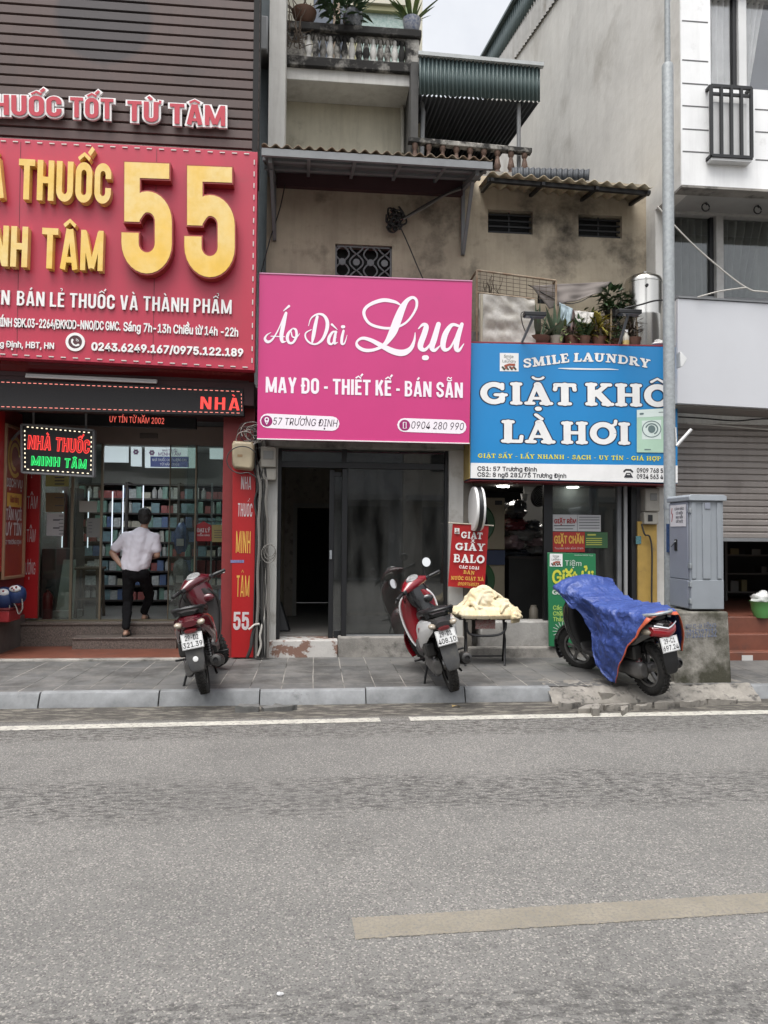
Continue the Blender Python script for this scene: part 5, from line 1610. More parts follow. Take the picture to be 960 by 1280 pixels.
# framed advert on the side wall
xw = xwl + .02
def SX(px, py): return PX(px, py, xw)
ya_, yb_ = SX(2, 600).y, SX(29, 600).y
def side_rect(y0, y1, z0, z1, x, th): return MB().box(x, x + th, y0, y1, z0, z1)
zt_, zb_ = SX(2, 528).z, SX(2, 724.6).z
t = thing('framed_advert', 'tall framed red delivery advert on the side wall above the helmets', 'advert', (xw, (ya_ + yb_) / 2, zb_))
side_rect(ya_, yb_, zb_, zt_, xw - .01, .03).build('poster', mat('red advert print', (.24, .018, .02), .45, var=.35, vscale=1.6, dark=(.34, .06, .02)), t, ang=0)
g = MB()
for q in ((ya_, ya_ + .035, zb_, zt_), (yb_ - .03, yb_, zb_, zt_), (ya_ + .036, yb_ - .031, zb_, zb_ + .035), (ya_ + .036, yb_ - .031, zt_ - .035, zt_)):
    g.box(xw, xw + .05, *q)
g.build('frame', mat('pale wood frame', (.30, .17, .10), .5), t, bevel=.004)
g = MB()
def side_text(g, s_, f0, f1, z, h, bold=.02):
    y0 = ya_ + (yb_ - ya_) * f0; y1 = ya_ + (yb_ - ya_) * f1
    x = xw + .022
    text_on(g, s_, (x, y0, z), (x, y1, z), (x, y0, z + h), (1, 0, 0), depth=.002, bold=bold)
dz = (zt_ - zb_)
side_text(g, 'DỊCH VỤ', .14, .86, zb_ + dz * .60, .10); side_text(g, 'TẬN NƠI', .14, .86, zb_ + dz * .385, .13); side_text(g, 'UY TÍN', .14, .86, zb_ + dz * .285, .15); side_text(g, '57 TRƯƠNG ĐỊNH', .12, .88, zb_ + dz * .225, .05)
g.build('white_letters', M_bwhite, t, ang=0)
side_rect(ya_ + .12, yb_ - .1, zb_ + dz * .47, zb_ + dz * .56, xw + .021, .003).build('yellow_patch', M_byel, t, ang=0)
g = MB(); 
y0, y1 = ya_ + .2, yb_ - .2
text_on(g, 'Giao hàng', (xw + .026, y0, zb_ + dz * .5), (xw + .026, y1, zb_ + dz * .5), (xw + .026, y0, zb_ + dz * .5 + .08), (1, 0, 0), depth=.001)
g.build('red_letters', M_rimred, t, ang=0)
g = MB()
zz = zb_ + dz * .80; yc = (ya_ + yb_) / 2
for rr, aa in ((.2, 40), (.13, 10)):
    st = [([(rr * math.cos(R(aa + k * 20)), rr * 1.2 * math.sin(R(aa + k * 20))) for k in range(14)], .05)]
    strokes_on(g, st, lambda x, y, l: V((xw + .021 + l, yc + x, zz + y)))
g.build('yellow_emblem', M_byel, t, ang=0)
t2 = MB().box(xw + .0, xw + .03, 8.85, ya_ - .02, zb_ + .1, zt_ + .3)
tag(t2.build('advert_panel', M_banner, ang=0), 'dark red panel at the picture edge in front of the framed advert', 'advert')

# --- pink signboard
YPK = 8.62
M_pink = mat('pink sign sheet', (.54, .040, .185), .35, var=.10, vscale=.8, streak=.10, stain=(.42, .04, .16), stain_pos=(.62, .8), bump=.12, bscale=2.5)
cp = [(324.2, 341.5), (590.4, 351.5), (586.8, 554.5), (321.2, 548.5)]
t = facing('shop_signboard', 'bright pink signboard with white script lettering over the empty shop', 'signboard', cp, YPK, .10, M_pink)
MB().bar(P(321.5, 548.5, YPK) + V((0, -.004, 0)), P(586.8, 554.3, YPK) + V((0, -.004, 0)), .012, .012).build('bottom_edge', M_wht, t, ang=0)
MB().bar(P(324.2, 341.5, YPK) + V((0, -.004, 0)), P(590.4, 351.3, YPK) + V((0, -.004, 0)), .008, .012).build('top_edge', mat('pale pink edge', (.55, .25, .38), .4), t, ang=0)
M_sw = mat('white sign print', (.80, .74, .78), .35)
g = MB()
def script(paths, ox, oy, sc):
    ss = []
    for pth in paths:
        pts, ws = spline(pth)
        ss.append((pts, ws))
    st = []
    for pts, ws in ss:
        st.append(([(ox + x / sc, oy + y / sc) for x, y in pts], [w_ / sc for w_ in ws]))
    strokes_on(g, st, lambda x, y, l: P(x, y, YPK) + V((0, -l - .002, 0)))
script([
 [(385,185,8),(340,160,22),(250,148,28),(150,185,24),(115,240,22),(150,312,20),(230,345,20),(320,350,18),(400,325,16),(455,275,16),(495,205,18),(498,150,20),(470,128,22),(430,150,30),(395,205,48),(360,290,60),(325,380,58),(270,465,30),(200,505,22),(125,512,26),(72,485,24),(65,450,16),(105,424,22),(170,440,28),(250,482,36),(330,520,44),(400,530,46),(455,500,32),(482,440,18),(488,385,6)],
 [(512,355,8),(545,325,22),(568,340,38),(552,400,42),(527,470,42),(535,502,34),(565,505,22),(610,450,12),(650,370,14)],
 [(658,322,34),(630,420,42),(610,488,40),(630,512,24),(668,480,8)],
 [(805,335,18),(755,328,26),(710,390,40),(690,470,40),(705,508,28),(745,490,16),(790,400,12),(818,330,14)],
 [(828,322,26),(797,420,40),(787,495,36),(807,512,22),(842,465,6)],
 [(555,566,36),(571,566,36)]], 435, 350, 5.82)
script([
 [(105,505,5),(65,530,14),(48,568,24),(75,595,28),(120,570,18),(180,470,12),(240,325,14)],
 [(250,318,26),(227,420,38),(206,530,38),(215,592,28),(247,590,8)], [(105,540,9),(235,545,9)], [(225,298,7),(278,252,24)],
 [(312,467,10),(275,510,26),(262,560,30),(282,604,24),(320,598,22),(350,540,24),(345,482,24),(318,466,14)], [(300,500,10),(312,545,14),(350,550,12),(382,515,5)],
 [(550,352,26),(530,440,34),(512,540,34),(500,603,14)],
 [(466,440,6),(490,370,12),(550,330,18),(610,340,26),(645,400,34),(640,480,34),(600,570,26),(540,615,18),(480,605,18),(440,560,16),(440,510,14),(492,478,8)],
 [(737,500,12),(700,500,20),(665,550,30),(660,600,28),(690,615,18),(730,550,10)], [(728,497,22),(715,570,28),(715,610,24),(745,600,6)], [(690,428,22),(742,477,6)],
 [(802,488,22),(786,560,28),(786,612,24),(812,606,14),(836,530,5)], [(791,450,30),(803,450,30)]], 325, 350, 7.68)
for s_, pl, pr in (('MAY ĐO - THIẾT KẾ - BÁN SẴN', (332, 490.6), (578.3, 497.6)),):
    goth_px(g, s_, pl, pr, 19.6, YPK, depth=.0022)
g.build('white_lettering', M_sw, t, ang=0)
def pill(x0, y0, x1, y1, r=9):
    """rounded bar between two pixel ends (centre line)"""
    pts, fs = ribbon([(x0 + r, y0), ((x0 + x1) / 2, (y0 + y1) / 2), (x1 - r, y1)], 2 * r, 8)
    st = [([(x0 + r, y0), (x1 - r, y1)], 2 * r)]
    g = MB(); strokes_on(g, st, lambda x, y, l: P(x, y, YPK) + V((0, -l - .0015, 0)))
    return g
pill(325, 526.0, 424.3, 529.6, 9).build('white_label', M_sw, t, ang=0)
pill(496.5, 531.3, 583, 533.7, 8.6).build('white_label', M_sw, t, ang=0)
g = MB()
text_px(g, '57 TRƯƠNG ĐỊNH', (341, 530.8), (421, 533.6), 9, YPK, bold=.0, shear=.18, depth=.004)
text_px(g, '0904 280 990', (513.6, 535.6), (579, 537.6), 9, YPK, bold=.0, shear=.18, depth=.004)
g.build('dark_lettering', mat('dark sign print', (.05, .03, .045), .5), t, ang=0)
g = MB()
for cx, cy in ((333.5, 526.3), (505.8, 531.6)):
    c = P(cx, cy, YPK); g.lathe([(.065, -.0005), (.065, .0005)], c + V((0, -.0035, 0)), (0, 1, 0), 22)
g.build('round_icon', mat('magenta print', (.28, .012, .12), .4), t, ang=0)
g = MB()
strokes_on(g, [(_arc(333.5, 524.4, 2.2, 2.2, 0, 360, 12), 1.5), ([(331.6, 526), (333.5, 530.5), (335.4, 526)], 1.5)], lambda x, y, l: P(x, y, YPK) + V((0, -l - .0055, 0)))
strokes_on(g, [([(504, 528), (507.6, 528), (507.6, 535.5), (504, 535.5), (504, 528)], 1.0)], lambda x, y, l: P(x, y, YPK) + V((0, -l - .0055, 0)))
g.build('icon_symbol', M_sw, t, ang=0)

# --- blue laundry signboard
YBL = 8.72
M_blue = mat('blue sign sheet', (.014, .215, .50), .35, var=.10, vscale=.8, streak=.10, stain=(.03, .19, .42), stain_pos=(.62, .8), bump=.12, bscale=2.5)
cb = [(588.7, 428.8), (847, 433.8), (847, 604), (588, 598)]
t = facing('shop_signboard', 'blue laundry signboard with fat white slab letters and a white strip below', 'signboard', cb, YBL, .40, M_blue, bevel=.003)
M_boxside = mat('yellowed box side', (.40, .29, .09), .6, var=.3, vscale=4)
q = [P(588.7, 428.8, YBL), P(588, 598, YBL)]
MB().hexa([q[0] + V((-.008, .01, 0)), q[1] + V((-.008, .01, .0)), q[1] + V((-.008, .398, 0)), q[0] + V((-.008, .398, 0))], (.006, 0, 0)).build('box_side', M_boxside, t, ang=0)
q = [P(588, 598.5, YBL), P(847, 604.5, YBL)]
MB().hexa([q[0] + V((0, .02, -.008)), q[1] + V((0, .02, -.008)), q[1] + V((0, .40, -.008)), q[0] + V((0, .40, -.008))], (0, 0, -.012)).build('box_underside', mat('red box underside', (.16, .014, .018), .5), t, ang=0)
MB().bar(P(588.7, 428.5, YBL) + V((0, .05, .01)), P(847, 433.5, YBL) + V((0, .05, .01)), .1, .015).build('top_edge', mat('red edge', (.26, .03, .05), .5), t, ang=0)
MB().sheet([P(588.4, 578.6, YBL) + V((0, -.002, 0)), P(847, 582, YBL) + V((0, -.002, 0)), P(847, 603.5, YBL) + V((0, -.002, 0)), P(588.1, 597.6, YBL) + V((0, -.002, 0))]).build('white_strip', M_wht, t, ang=0)
M_navy = mat('navy print', (.012, .02, .05), .4)
words = [('GIẶT', (603, 505.2), (718, 507), 28, 0), ('KHÔ', (733, 507), (836, 509), 28.5, 0), ('LÀ', (628.5, 553.4), (690, 554.6), 28.5, 0), ('HƠI', (703, 554.8), (786, 556), 28, 0),
         ('SMILE', (655.5, 460), (711, 453), 11.5, .0), ('LAUNDRY', (717.5, 452.6), (811, 460.6), 11, .28)]
g = MB()
for s_, a, b, h, ar in words: slab_px(g, s_, a, b, h, YBL, .075 if h > 20 else .05, .002, .00004, ar)
g.build('dark_outline', M_navy, t, ang=0)
g = MB()
for s_, a, b, h, ar in words: slab_px(g, s_, a, b, h, YBL, -.005, .0042, .00006, ar)
pts, ws = spline([(698, 460.5, .6), (715, 461, 2), (740, 461.5, 1.8), (760, 461.5, 1.6), (773, 462.3, .4)])
strokes_on(g, [(pts, ws)], lambda x, y, l: P(x, y, YBL) + V((0, -l - .003, 0)))
g.build('white_lettering', M_wht, t, ang=0)
g = MB(); slab_px(g, 'GIẶT SẤY - LẤY NHANH - SẠCH - UY TÍN - GIÁ HỢP', (597.8, 572.3), (825.5, 576), 5.6, YBL, -.045, .003, .00002)
g.build('yellow_lettering', mat('yellow sign print', (.68, .62, .05), .4), t, ang=0)
g = MB()
text_px(g, 'CS1: 57 Trương Định', (596.8, 588.2), (670.8, 589.4), 5.2, YBL, bold=.02, depth=.004)
text_px(g, 'CS2: 8 ngõ 281/75 Trương Định', (596.8, 595.6), (707.5, 597.4), 5.2, YBL, bold=.02, depth=.004)
text_px(g, '0909 768 5', (796, 590.6), (828.5, 591.2), 5.4, YBL, bold=.02, depth=.004)
text_px(g, '0934 563 4', (796, 598.2), (828.5, 598.8), 5.4, YBL, bold=.02, depth=.004)
strokes_on(g, [([(780, 589.2), (782, 587.2), (788, 587.4), (790.4, 589.6)], 2.2), ([(780.8, 596.4), (783.3, 591.5), (787.5, 591.6), (790, 596.6)], 1.6), ([(782.5, 595.3), (788.4, 595.4)], 3.4)], lambda x, y, l: P(x, y, YBL) + V((0, -l - .003, 0)))
g.build('dark_lettering', mat('black sign print', (.025, .025, .03), .5), t, ang=0)
def flat(pts, Y, lift): return [P(a, b, Y) + V((0, -lift, 0)) for a, b in pts]
def logo(tl, br, Y, t, lift=.003):
    x0, y0 = tl; x1, y1 = br; w_ = x1 - x0; h_ = y1 - y0
    MB().sheet(flat([(x0, y0), (x1, y0 + .3), (x1, y1 + .3), (x0, y1)], Y, lift)).build('logo_patch', M_wht, t, ang=0)
    g = MB()
    text_px(g, 'Smile', (x0 + w_ * .22, y0 + h_ * .26), (x0 + w_ * .72, y0 + h_ * .28), h_ * .16, Y, depth=lift + .002, bold=.0)
    text_px(g, 'Laundry', (x0 + w_ * .14, y0 + h_ * .52), (x0 + w_ * .86, y0 + h_ * .54), h_ * .15, Y, depth=lift + .002, bold=.0)
    strokes_on(g, [(_arc(x0 + w_ * .47, y0 + h_ * .27, w_ * .12, h_ * .08, 20, 160, 6), .5)], lambda x, y, l: P(x, y, Y) + V((0, -l - lift - .002, 0)))
    for i in range(4):
        a = x0 + w_ * (.14 + .2 * i)
        strokes_on(g, [([(a, y0 + h_ * .78), (a + w_ * .1, y0 + h_ * .9)], h_ * .1)], lambda x, y, l: P(x, y, Y) + V((0, -l - lift - .001, 0)))
    g.build('logo_lettering', mat('logo dark print', (.05, .06, .04), .5), t, ang=0)
    g = MB()
    strokes_on(g, [([(x0 + w_ * .28, y0 + h_ * .72), (x0 + w_ * .5, y0 + h_ * .64), (x0 + w_ * .76, y0 + h_ * .66)], h_ * .12), ([(x0 + w_ * .3, y0 + h_ * .84), (x0 + w_ * .36, y0 + h_ * .84)], h_ * .08), ([(x0 + w_ * .62, y0 + h_ * .82), (x0 + w_ * .7, y0 + h_ * .82)], h_ * .08)], lambda x, y, l: P(x, y, Y) + V((0, -l - lift - .003, 0)))
    g.build('logo_stain', mat('logo brown print', (.30, .07, .035), .5), t, ang=0)
logo((624.7, 441.2), (648.2, 464), YBL, t)
# printed washing machine
M_mint = mat('mint print', (.42, .60, .46), .4, var=.12, vscale=3); M_mintd = mat('pale mint print', (.62, .70, .66), .4); M_gr = mat('grey print', (.12, .17, .17), .4)
MB().sheet(flat([(795.5, 512.5), (838, 510), (838, 566), (795.5, 565.5)], YBL, .0105)).build('printed_machine', M_mint, t, ang=0)
MB().sheet(flat([(795.8, 512.7), (838, 510.3), (838, 520), (795.8, 522)], YBL, .0112)).build('printed_machine_top', M_mintd, t, ang=0)
g = MB()
cc = P(814, 536.5, YBL)
MB().sheet(flat([(802, 526), (826, 525), (826, 549), (802, 549.5)], YBL, .0114)).build('printed_machine_door', M_mintd, t, ang=0)
strokes_on(g, [(_arc(814, 536.5, 11.5, 10, 0, 360, 28), 1.0), (_arc(814, 536.5, 7.4, 6.6, 200, 420, 20), 1.6), ([(800, 517.5), (803, 517.3)], 2.4), ([(823, 515.5), (829, 515.3)], .8), ([(805.5, 562), (812.5, 562)], 1.2)], lambda x, y, l: P(x, y, YBL) + V((0, -l - .0115, 0)))
g.lathe([(.047, 0), (.047, .001)], cc + V((0, -.0142, 0)), (0, 1, 0), 20)
g.build('printed_machine_lines', M_gr, t, ang=0)

# --- round light-box sign seen edge-on
c = P(596, 636, 8.86)
t = thing('round_sign', 'round white light-box sign with black rim seen edge-on under the blue signboard', 'sign', c)
MB().lathe([(.20, -.056), (.262, -.056), (.270, -.048), (.270, .048), (.262, .056), (.20, .056)], c, (1, 0, 0), 48).build('light_box', M_wht, t, ang=30)
MB().lathe([(.272, -.026), (.276, -.026), (.276, .026), (.272, .026)], c, (1, 0, 0), 48, caps=False).build('black_rim', M_blk, t, ang=30)
MB().bar(c + V((0, .26, 0)), c + V((0, .36, 0)), .04).build('bracket', M_zinc, t, ang=0)
# --- red cloth banner
YRB = 8.92
cr = [(566, 654), (611, 657.5), (606, 737), (560, 733)]
q = [P(*p, YRB) for p in cr]
t = thing('cloth_banner', 'red hanging cloth banner with white slab words behind the cream bedding', 'banner', (q[2] + q[3]) / 2)
def cloth(u, v):
    p = q[3].lerp(q[2], u).lerp(q[0].lerp(q[1], u), v)
    return p + V((0, .012 * math.sin(u * 7 + v * 2) * (1 - v) + .006, 0))
MB().grid(cloth, 14, 14).build('cloth', M_banner, t)
MB().tube([q[0] + V((-.06, .0, .005)), q[1] + V((.06, 0, .005))], .008, 6).build('rod', mat('pale rod', (.5, .45, .36), .5), t)
g = MB()
for s_, a, b, y, h in (('GIẶT', 576.5, 602, 672.6, 8.4), ('GIẦY', 569.5, 605, 687.5, 9.4), ('BALO', 566.8, 604.5, 702.8, 10.4), ('CÁC LOẠI', 573.8, 598.4, 710.4, 3.8)):
    slab_px(g, s_, (a, y), (b, y + 1.5), h, YRB, -.02, .012, .00008)
g.build('white_letters', M_wht, t, ang=0)
g = MB()
for s_, a, b, y, h in (('BÁN', 579, 592.5, 717, 4.6), ('NƯỚC GIẶT XẢ', 563.5, 604, 724.6, 4.8)):
    slab_px(g, s_, (a, y), (b, y + 1.5), h, YRB, -.02, .012, .00008)
text_px(g, '0909768531', (572, 731.5), (598, 732.8), 4, YRB, shear=.2, depth=.014)
g.build('yellow_letters', M_byel, t, ang=0)
logo((568, 660), (574, 667), YRB, t, .013)
# --- green board leaning by the laundry door
YGB = 8.9
M_grn = mat('green board print', (.022, .165, .068), .4, var=.06)
t = facing('green_board', 'green advertising board with yellow and white words behind the tarp-covered scooter', 'signboard', [(684.7, 690.6), (744.6, 692.2), (746, 810), (686.5, 808)], YGB, .03, M_grn)
logo((687.2, 692), (703, 708), YGB, t)
g = MB()
text_px(g, 'Tiệm', (706, 707), (726.5, 707.6), 6.5, YGB, bold=.0); text_px(g, 'Giặt Ướt', (690.5, 742.8), (728, 743.8), 5.4, YGB, bold=.03)
for i in range(16):
    a = i * math.pi / 8
    strokes_on(g, [([(703 + 7 * math.cos(a), 789 + 7 * math.sin(a)), (703 + 12 * math.cos(a), 789 + 12 * math.sin(a))], .8)], lambda x, y, l: P(x, y, YGB) + V((0, -l - .003, 0)))
text_px(g, 'Hotline 0909 768', (718, 694.6), (741, 695.2), 1.6, YGB, bold=.0)
g.build('white_letters', mat('pale green white print', (.50, .56, .50), .5), t, ang=0)
g = MB(); text_px(g, 'Giặt Ủi', (690.5, 729), (741, 730.4), 16, YGB, bold=.024); g.build('yellow_letters', mat('lime yellow print', (.52, .52, .06), .4), t, ang=0)
g = MB()
for s_, b, y in (('Các Loại', 716, 762), ('Chăn, Ga', 717, 769.3), ('Thảm', 706.5, 776.3)): text_px(g, s_, (691.3, y), (b, y + .4), 5, YGB, bold=.02)
g.build('lime_letters', mat('lime print', (.36, .52, .12), .4), t, ang=0)
# --- posters on the laundry glass
YPO = YF + .055
def poster(label, cs, Y, m, lines, cat='poster', group=None):
    t = facing('glass_poster', label, cat, cs, Y, .004, m, group, 'paper', bevel=0)
    for mm, items in lines:
        g = MB()
        for it in items:
            if it[0] == 'bar':
                _, x0, x1, y, h = it
                strokes_on(g, [([(x0, y), (x1, y)], h)], lambda x, yy, l: P(x, yy, Y) + V((0, -l - .002, 0)))
            else:
                s_, x0, x1, y, h, bo = it
                text_px(g, s_, (x0, y), (x1, y), h, Y, bold=bo, depth=.003)
        g.build('print', mm, t, ang=0)
    return t
M_paperw = mat('white paper', (.42, .42, .42), .6); M_inkr = mat('red ink', (.30, .03, .03), .6); M_inkd = mat('dark ink', (.06, .06, .07), .6)
poster('white paper notice with red heading stuck on the laundry glass', [(691, 643), (721.5, 643.5), (721.5, 664), (691, 664)], YPO, M_paperw,
       [(M_inkr, [('GIẶT RÈM', 693, 720, 654, 5, .03)]), (M_inkd, [('bar', 693, 718, 657, 1), ('bar', 694, 716, 661, .9)])])
poster('white price list of fine lines right of the red-headed notice', [(722, 643.5), (751, 644), (751, 664.5), (722, 664)], YPO, M_paperw,
       [(M_inkd, [('bar', 724, 749, 646.5 + 3.4 * k, .8) for k in range(5)])])
poster('red notice with yellow heading on the laundry glass', [(690.8, 664.6), (731, 665), (731, 690), (690.8, 690)], YPO, mat('red paper', (.32, .025, .02), .5),
       [(M_byel, [('GIẶT CHĂN', 693, 729, 679, 9, .03)]), (M_bwhite, [('Trucker bán kính 3 km', 693, 729, 686.5, 2.4, .0)])])
poster('small green leaflet with yellow lines beside the red notice', [(731.4, 665), (759.5, 665.5), (759.5, 685), (731.4, 685)], YPO, mat('green paper', (.035, .10, .04), .5),
       [(mat('leaf yellow ink', (.38, .40, .08), .5), [('bar', 733, 752, 673 + 2.6 * k, 1.1) for k in range(4)] + [('bar', 735, 744, 668.5, 2)])])
# --- papers on the pharmacy glass
YPP = YD + .022
poster('yellow green notice on the pharmacy glass below the glowing sign', [(57, 589), (86, 590), (86, 608), (57, 608)], YPP, mat('yellow green paper', (.34, .34, .12), .6), [(M_inkd, [('bar', 69, 80, 597 + 4 * k, 1.4) for k in range(3)])])
poster('brown paper notice between the yellow and white ones on the pharmacy glass', [(57, 616), (80, 616), (80, 640), (57, 640)], YPP, mat('brown paper', (.16, .115, .06), .7), [(M_inkd, [('bar', 69, 79, 622, 1), ('bar', 69, 79, 632, 1)])])
poster('white height chart paper low on the pharmacy glass', [(58.5, 641), (80, 641.5), (79, 670), (58, 669.5)], YPP, M_paperw, [(M_inkd, [('bar', 74, 79, 645 + 4.5 * k, .8) for k in range(6)] + [('bar', 67, 74, 650, 1.6), ('bar', 67, 74, 660, 1.6)])])
YPQ = YD - .012
poster('plain white card on the sliding pane left of the walking man', [(99, 626), (121.5, 626.5), (121, 640.5), (99, 640)], YPQ, mat('dim card', (.30, .30, .27), .6), [])
poster('grey printed sheet below the plain white card', [(108.5, 647.5), (126, 648), (126, 672), (108, 671.5)], YPQ, mat('grey sheet', (.16, .165, .155), .6), [(M_inkd, [('bar', 111, 115, 653 + 4 * k, .8) for k in range(4)])])
cs = [(244.5, 657), (254.5, 651.5), (264.5, 657), (264.5, 676.5), (244.5, 676.5)]
t = thing('glass_poster', 'red house-shaped sticker with white words on the right pharmacy pane', 'poster', P(254, 676, YPP))
MB().prism([P(a, b, YPP) for a, b in cs], (0, .004, 0)).build('paper', mat('red sticker', (.30, .015, .02), .5), t, ang=0)
g = MB(); text_px(g, 'ĐẠI LÝ', (246.5, 665), (262.5, 665.3), 4.6, YPP, bold=.03, depth=.003); text_px(g, 'CHÍNH HÃNG', (246.5, 670), (262, 670.2), 2, YPP, depth=.003); g.build('print', M_bwhite, t, ang=0)
poster('yellowish leaflet right of the red house-shaped sticker', [(265, 656), (284.5, 656), (284, 677.5), (265, 677.5)], YPP, mat('yellow leaflet', (.30, .26, .10), .6), [(M_inkd, [('bar', 268, 280, 663 + 3 * k, .7) for k in range(4)])])
# --- blank grey signboard of the right building
t = facing('blank_signboard', 'large blank pale grey signboard over the half-open roller shutter', 'signboard', [(847.5, 373), (1300, 400), (1300, 530), (846.5, 504)], 8.5, .06, M_blank)
q = [P(846.5, 504, 8.5), P(1300, 530, 8.5)]
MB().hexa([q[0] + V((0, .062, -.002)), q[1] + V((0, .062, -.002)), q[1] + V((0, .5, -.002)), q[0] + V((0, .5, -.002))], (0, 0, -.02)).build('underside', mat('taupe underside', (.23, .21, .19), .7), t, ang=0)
MB().bar(P(847.5, 372.5, 8.5) + V((0, .05, .012)), P(1300, 399.5, 8.5) + V((0, .05, .012)), .13, .022).build('top_edge', M_zinc, t, ang=0)
# ================================================================ street furniture
M_zinc2 = mat('galvanised pole', (.30, .32, .325), .55, metal=.15, var=.35, vscale=28, dark=(.22, .235, .24))
# --- street pole
yp = 8.02
pb = P(837.5, 700, yp); zj = P(839, 81, yp).z
t = thing('street_pole', 'tall galvanised street pole rising behind the grey electrical cabinet', 'pole', (pb.x, yp, ZS))
MB().lathe([(.064, 0), (.064, zj - ZS - .02), (.058, zj - ZS)], (pb.x, yp, ZS), n=28).build('lower_shaft', M_zinc2, t)
MB().lathe([(.033, zj - ZS - .02), (.030, 9 - ZS), (.028, 11)], (pb.x, yp, ZS), n=24).build('upper_shaft', M_zinc2, t)
MB().lathe([(.068, 0), (.068, .05)], (pb.x, yp, P(838, 636, yp).z), n=28).build('clamp_band', M_galv, t)
g = MB(); q = P(845, 556, yp)
g.tube([q + V((-.02, -.05, -.02)), q + V((.02, -.06, .03)), q + V((.15, -.06, .17))], .018, 8); g.tube([q + V((-.02, -.05, -.02)), q + V((-.035, -.06, .19))], .009, 6)
g.build('bracket_arm', mat('white bracket', (.55, .55, .54), .5), t)
q = P(848, 449, yp)
MB().prism([q + V((-.0, -.05, .08)), q + V((.08, -.05, .0)), q + V((.03, -.05, -.09)), q + V((-.0, -.05, -.1))], (.0, .1, 0)).build('white_lamp_box', M_wframe, t, bevel=.006)
MB().box(pb.x - .0635 - .004, pb.x - .03, yp - .07, yp - .05, P(838, 690, yp).z, P(838, 655, yp).z).build('blue_sticker', mat('torn blue sticker', (.05, .10, .24), .6, var=.6, vscale=30), t, ang=0)

# --- electrical cabinet on its concrete block
M_cab = mat('grey cabinet paint', (.245, .265, .285), .5, var=.1, vscale=3, streak=.12, stain=(.17, .19, .21), stain_pos=(.62, .8))
M_cabd = mat('grey cabinet door', (.22, .235, .275), .5, var=.1, vscale=3)
yb0 = 7.3
bx0_, bx1_ = P(842, 830, yb0).x, P(913, 830, yb0).x
zbt_ = P(878, 765, yb0).z
yb1 = yb0 + .5
M_block = mat('mossy concrete block', (.26, .245, .215), .92, var=.35, vscale=4, streak=.5, stain=(.045, .043, .028), stain_pos=(.40, .56), stain_scale=2.0, bump=.6, bscale=40)
t = thing('concrete_block', 'stained mossy concrete block with blue stencilled number under the cabinet', 'block', ((bx0_ + bx1_) / 2, yb0 + .25, 0))
g = MB(); n = 10
g.prism([V((bx0_ - .0, yb0, 0.02)), V((bx1_ + .02, yb0, .02)), V((bx1_, yb0 + .03, zbt_)), V((bx0_ + .02, yb0 + .03, zbt_))], (0, .5, 0))
g.build('block', M_block, t, bevel=.02, seg=3)
g = MB()
M_ink = mat('faded blue stencil', (.05, .085, .19), .8, var=.5, vscale=60, dark=(.22, .22, .22))
zn = lambda py: 0
text_px(g, 'KH C-B TÔNG', (857, 785.5), (895, 784), 5, yb0 + .018, bold=.015, depth=.004)
goth_px(g, '0', (857, 796), (860, 796), 10, yb0 + .018) if '0' in GOTH else text_px(g, '0915327232', (857, 797.5), (895.5, 795.5), 10, yb0 + .012, bold=.015, depth=.004)
g.build('stencil_number', M_ink, t, ang=0)
cx0_, cx1_ = P(863, 700, yb0 + .06).x, P(904.5, 700, yb0 + .06).x
yc0 = yb0 + .06; yc1 = yc0 + .44
zc0_, zc1_ = zbt_ + .02, P(885, 622, yc0).z
zmid = P(885, 725, yc0).z
t = thing('electrical_cabinet', 'grey metal electrical cabinet with a warning sheet on its side', 'cabinet', ((cx0_ + cx1_) / 2, yc0 + .2, zbt_))
MB().box(cx0_, cx1_, yc0, yc1, zc0_, zc1_ - .03).build('cabinet_body', M_cab, t, bevel=.006)
g = MB()
g.prism([(cx0_ - .025, yc0 - .03, zc1_ - .035), (cx1_ + .025, yc0 - .03, zc1_ - .035), (cx1_ + .025, yc0 - .03, zc1_ + .01), (cx1_ - .0, yc0 - .02, zc1_ + .03), (cx0_ + .0, yc0 - .02, zc1_ + .03), (cx0_ - .025, yc0 - .03, zc1_ + .01)], (0, .5, 0))
g.build('cabinet_roof', M_cab, t, bevel=.006)
g = MB(); wv = (cx1_ - cx0_)
for f0, f1 in ((.03, .16), (.36, .60), (.80, .93)):
    g.box(cx0_ + wv * f0, cx0_ + wv * f1, yc0 - .012, yc0 - .001, zmid + .012, zc1_ - .05)
g.build('front_ribs', M_cab, t, bevel=.004)
MB().box(cx0_ + .004, cx1_ - .004, yc0 - .008, yc0 - .001, zc0_ + .005, zmid - .004).build('lower_panel', M_cab, t, bevel=.003)
for z0_, z1_ in ((zmid + .004, zc1_ - .045), (zc0_ + .01, zmid - .004)):
    d = MB().box(cx0_ - .012, cx0_ - .001, yc0 + .03, yc1 - .01, z0_, z1_).build('side_door', M_cabd, t, bevel=.004)
g = MB()
for z_ in (zc1_ - .16, zmid + .12, zmid - .07, zc0_ + .06): g.box(cx0_ - .014, cx0_ + .006, yc0 - .016, yc0 + .022, z_, z_ + .05)
g.build('door_hinges', M_galv, t, bevel=.002)
x = cx0_ + wv * .5
MB().box(x - .03, x + .03, yc0 - .02, yc0 - .0125, zc1_ - .12, zc1_ - .055).build('lock_plate', M_cabd, t, bevel=.003)
MB().box(cx0_ - .02, cx0_ - .013, yc0 + .25, yc0 + .31, zmid + .30, zmid + .42).build('door_handle', M_iron, t, bevel=.003)
MB().bar((cx0_ - .03, yc0 + .26, zmid + .40), (cx0_ - .03, yc0 + .36, zmid + .34), .012).build('lever', M_galv, t)
xs_ = cx0_ - .0145
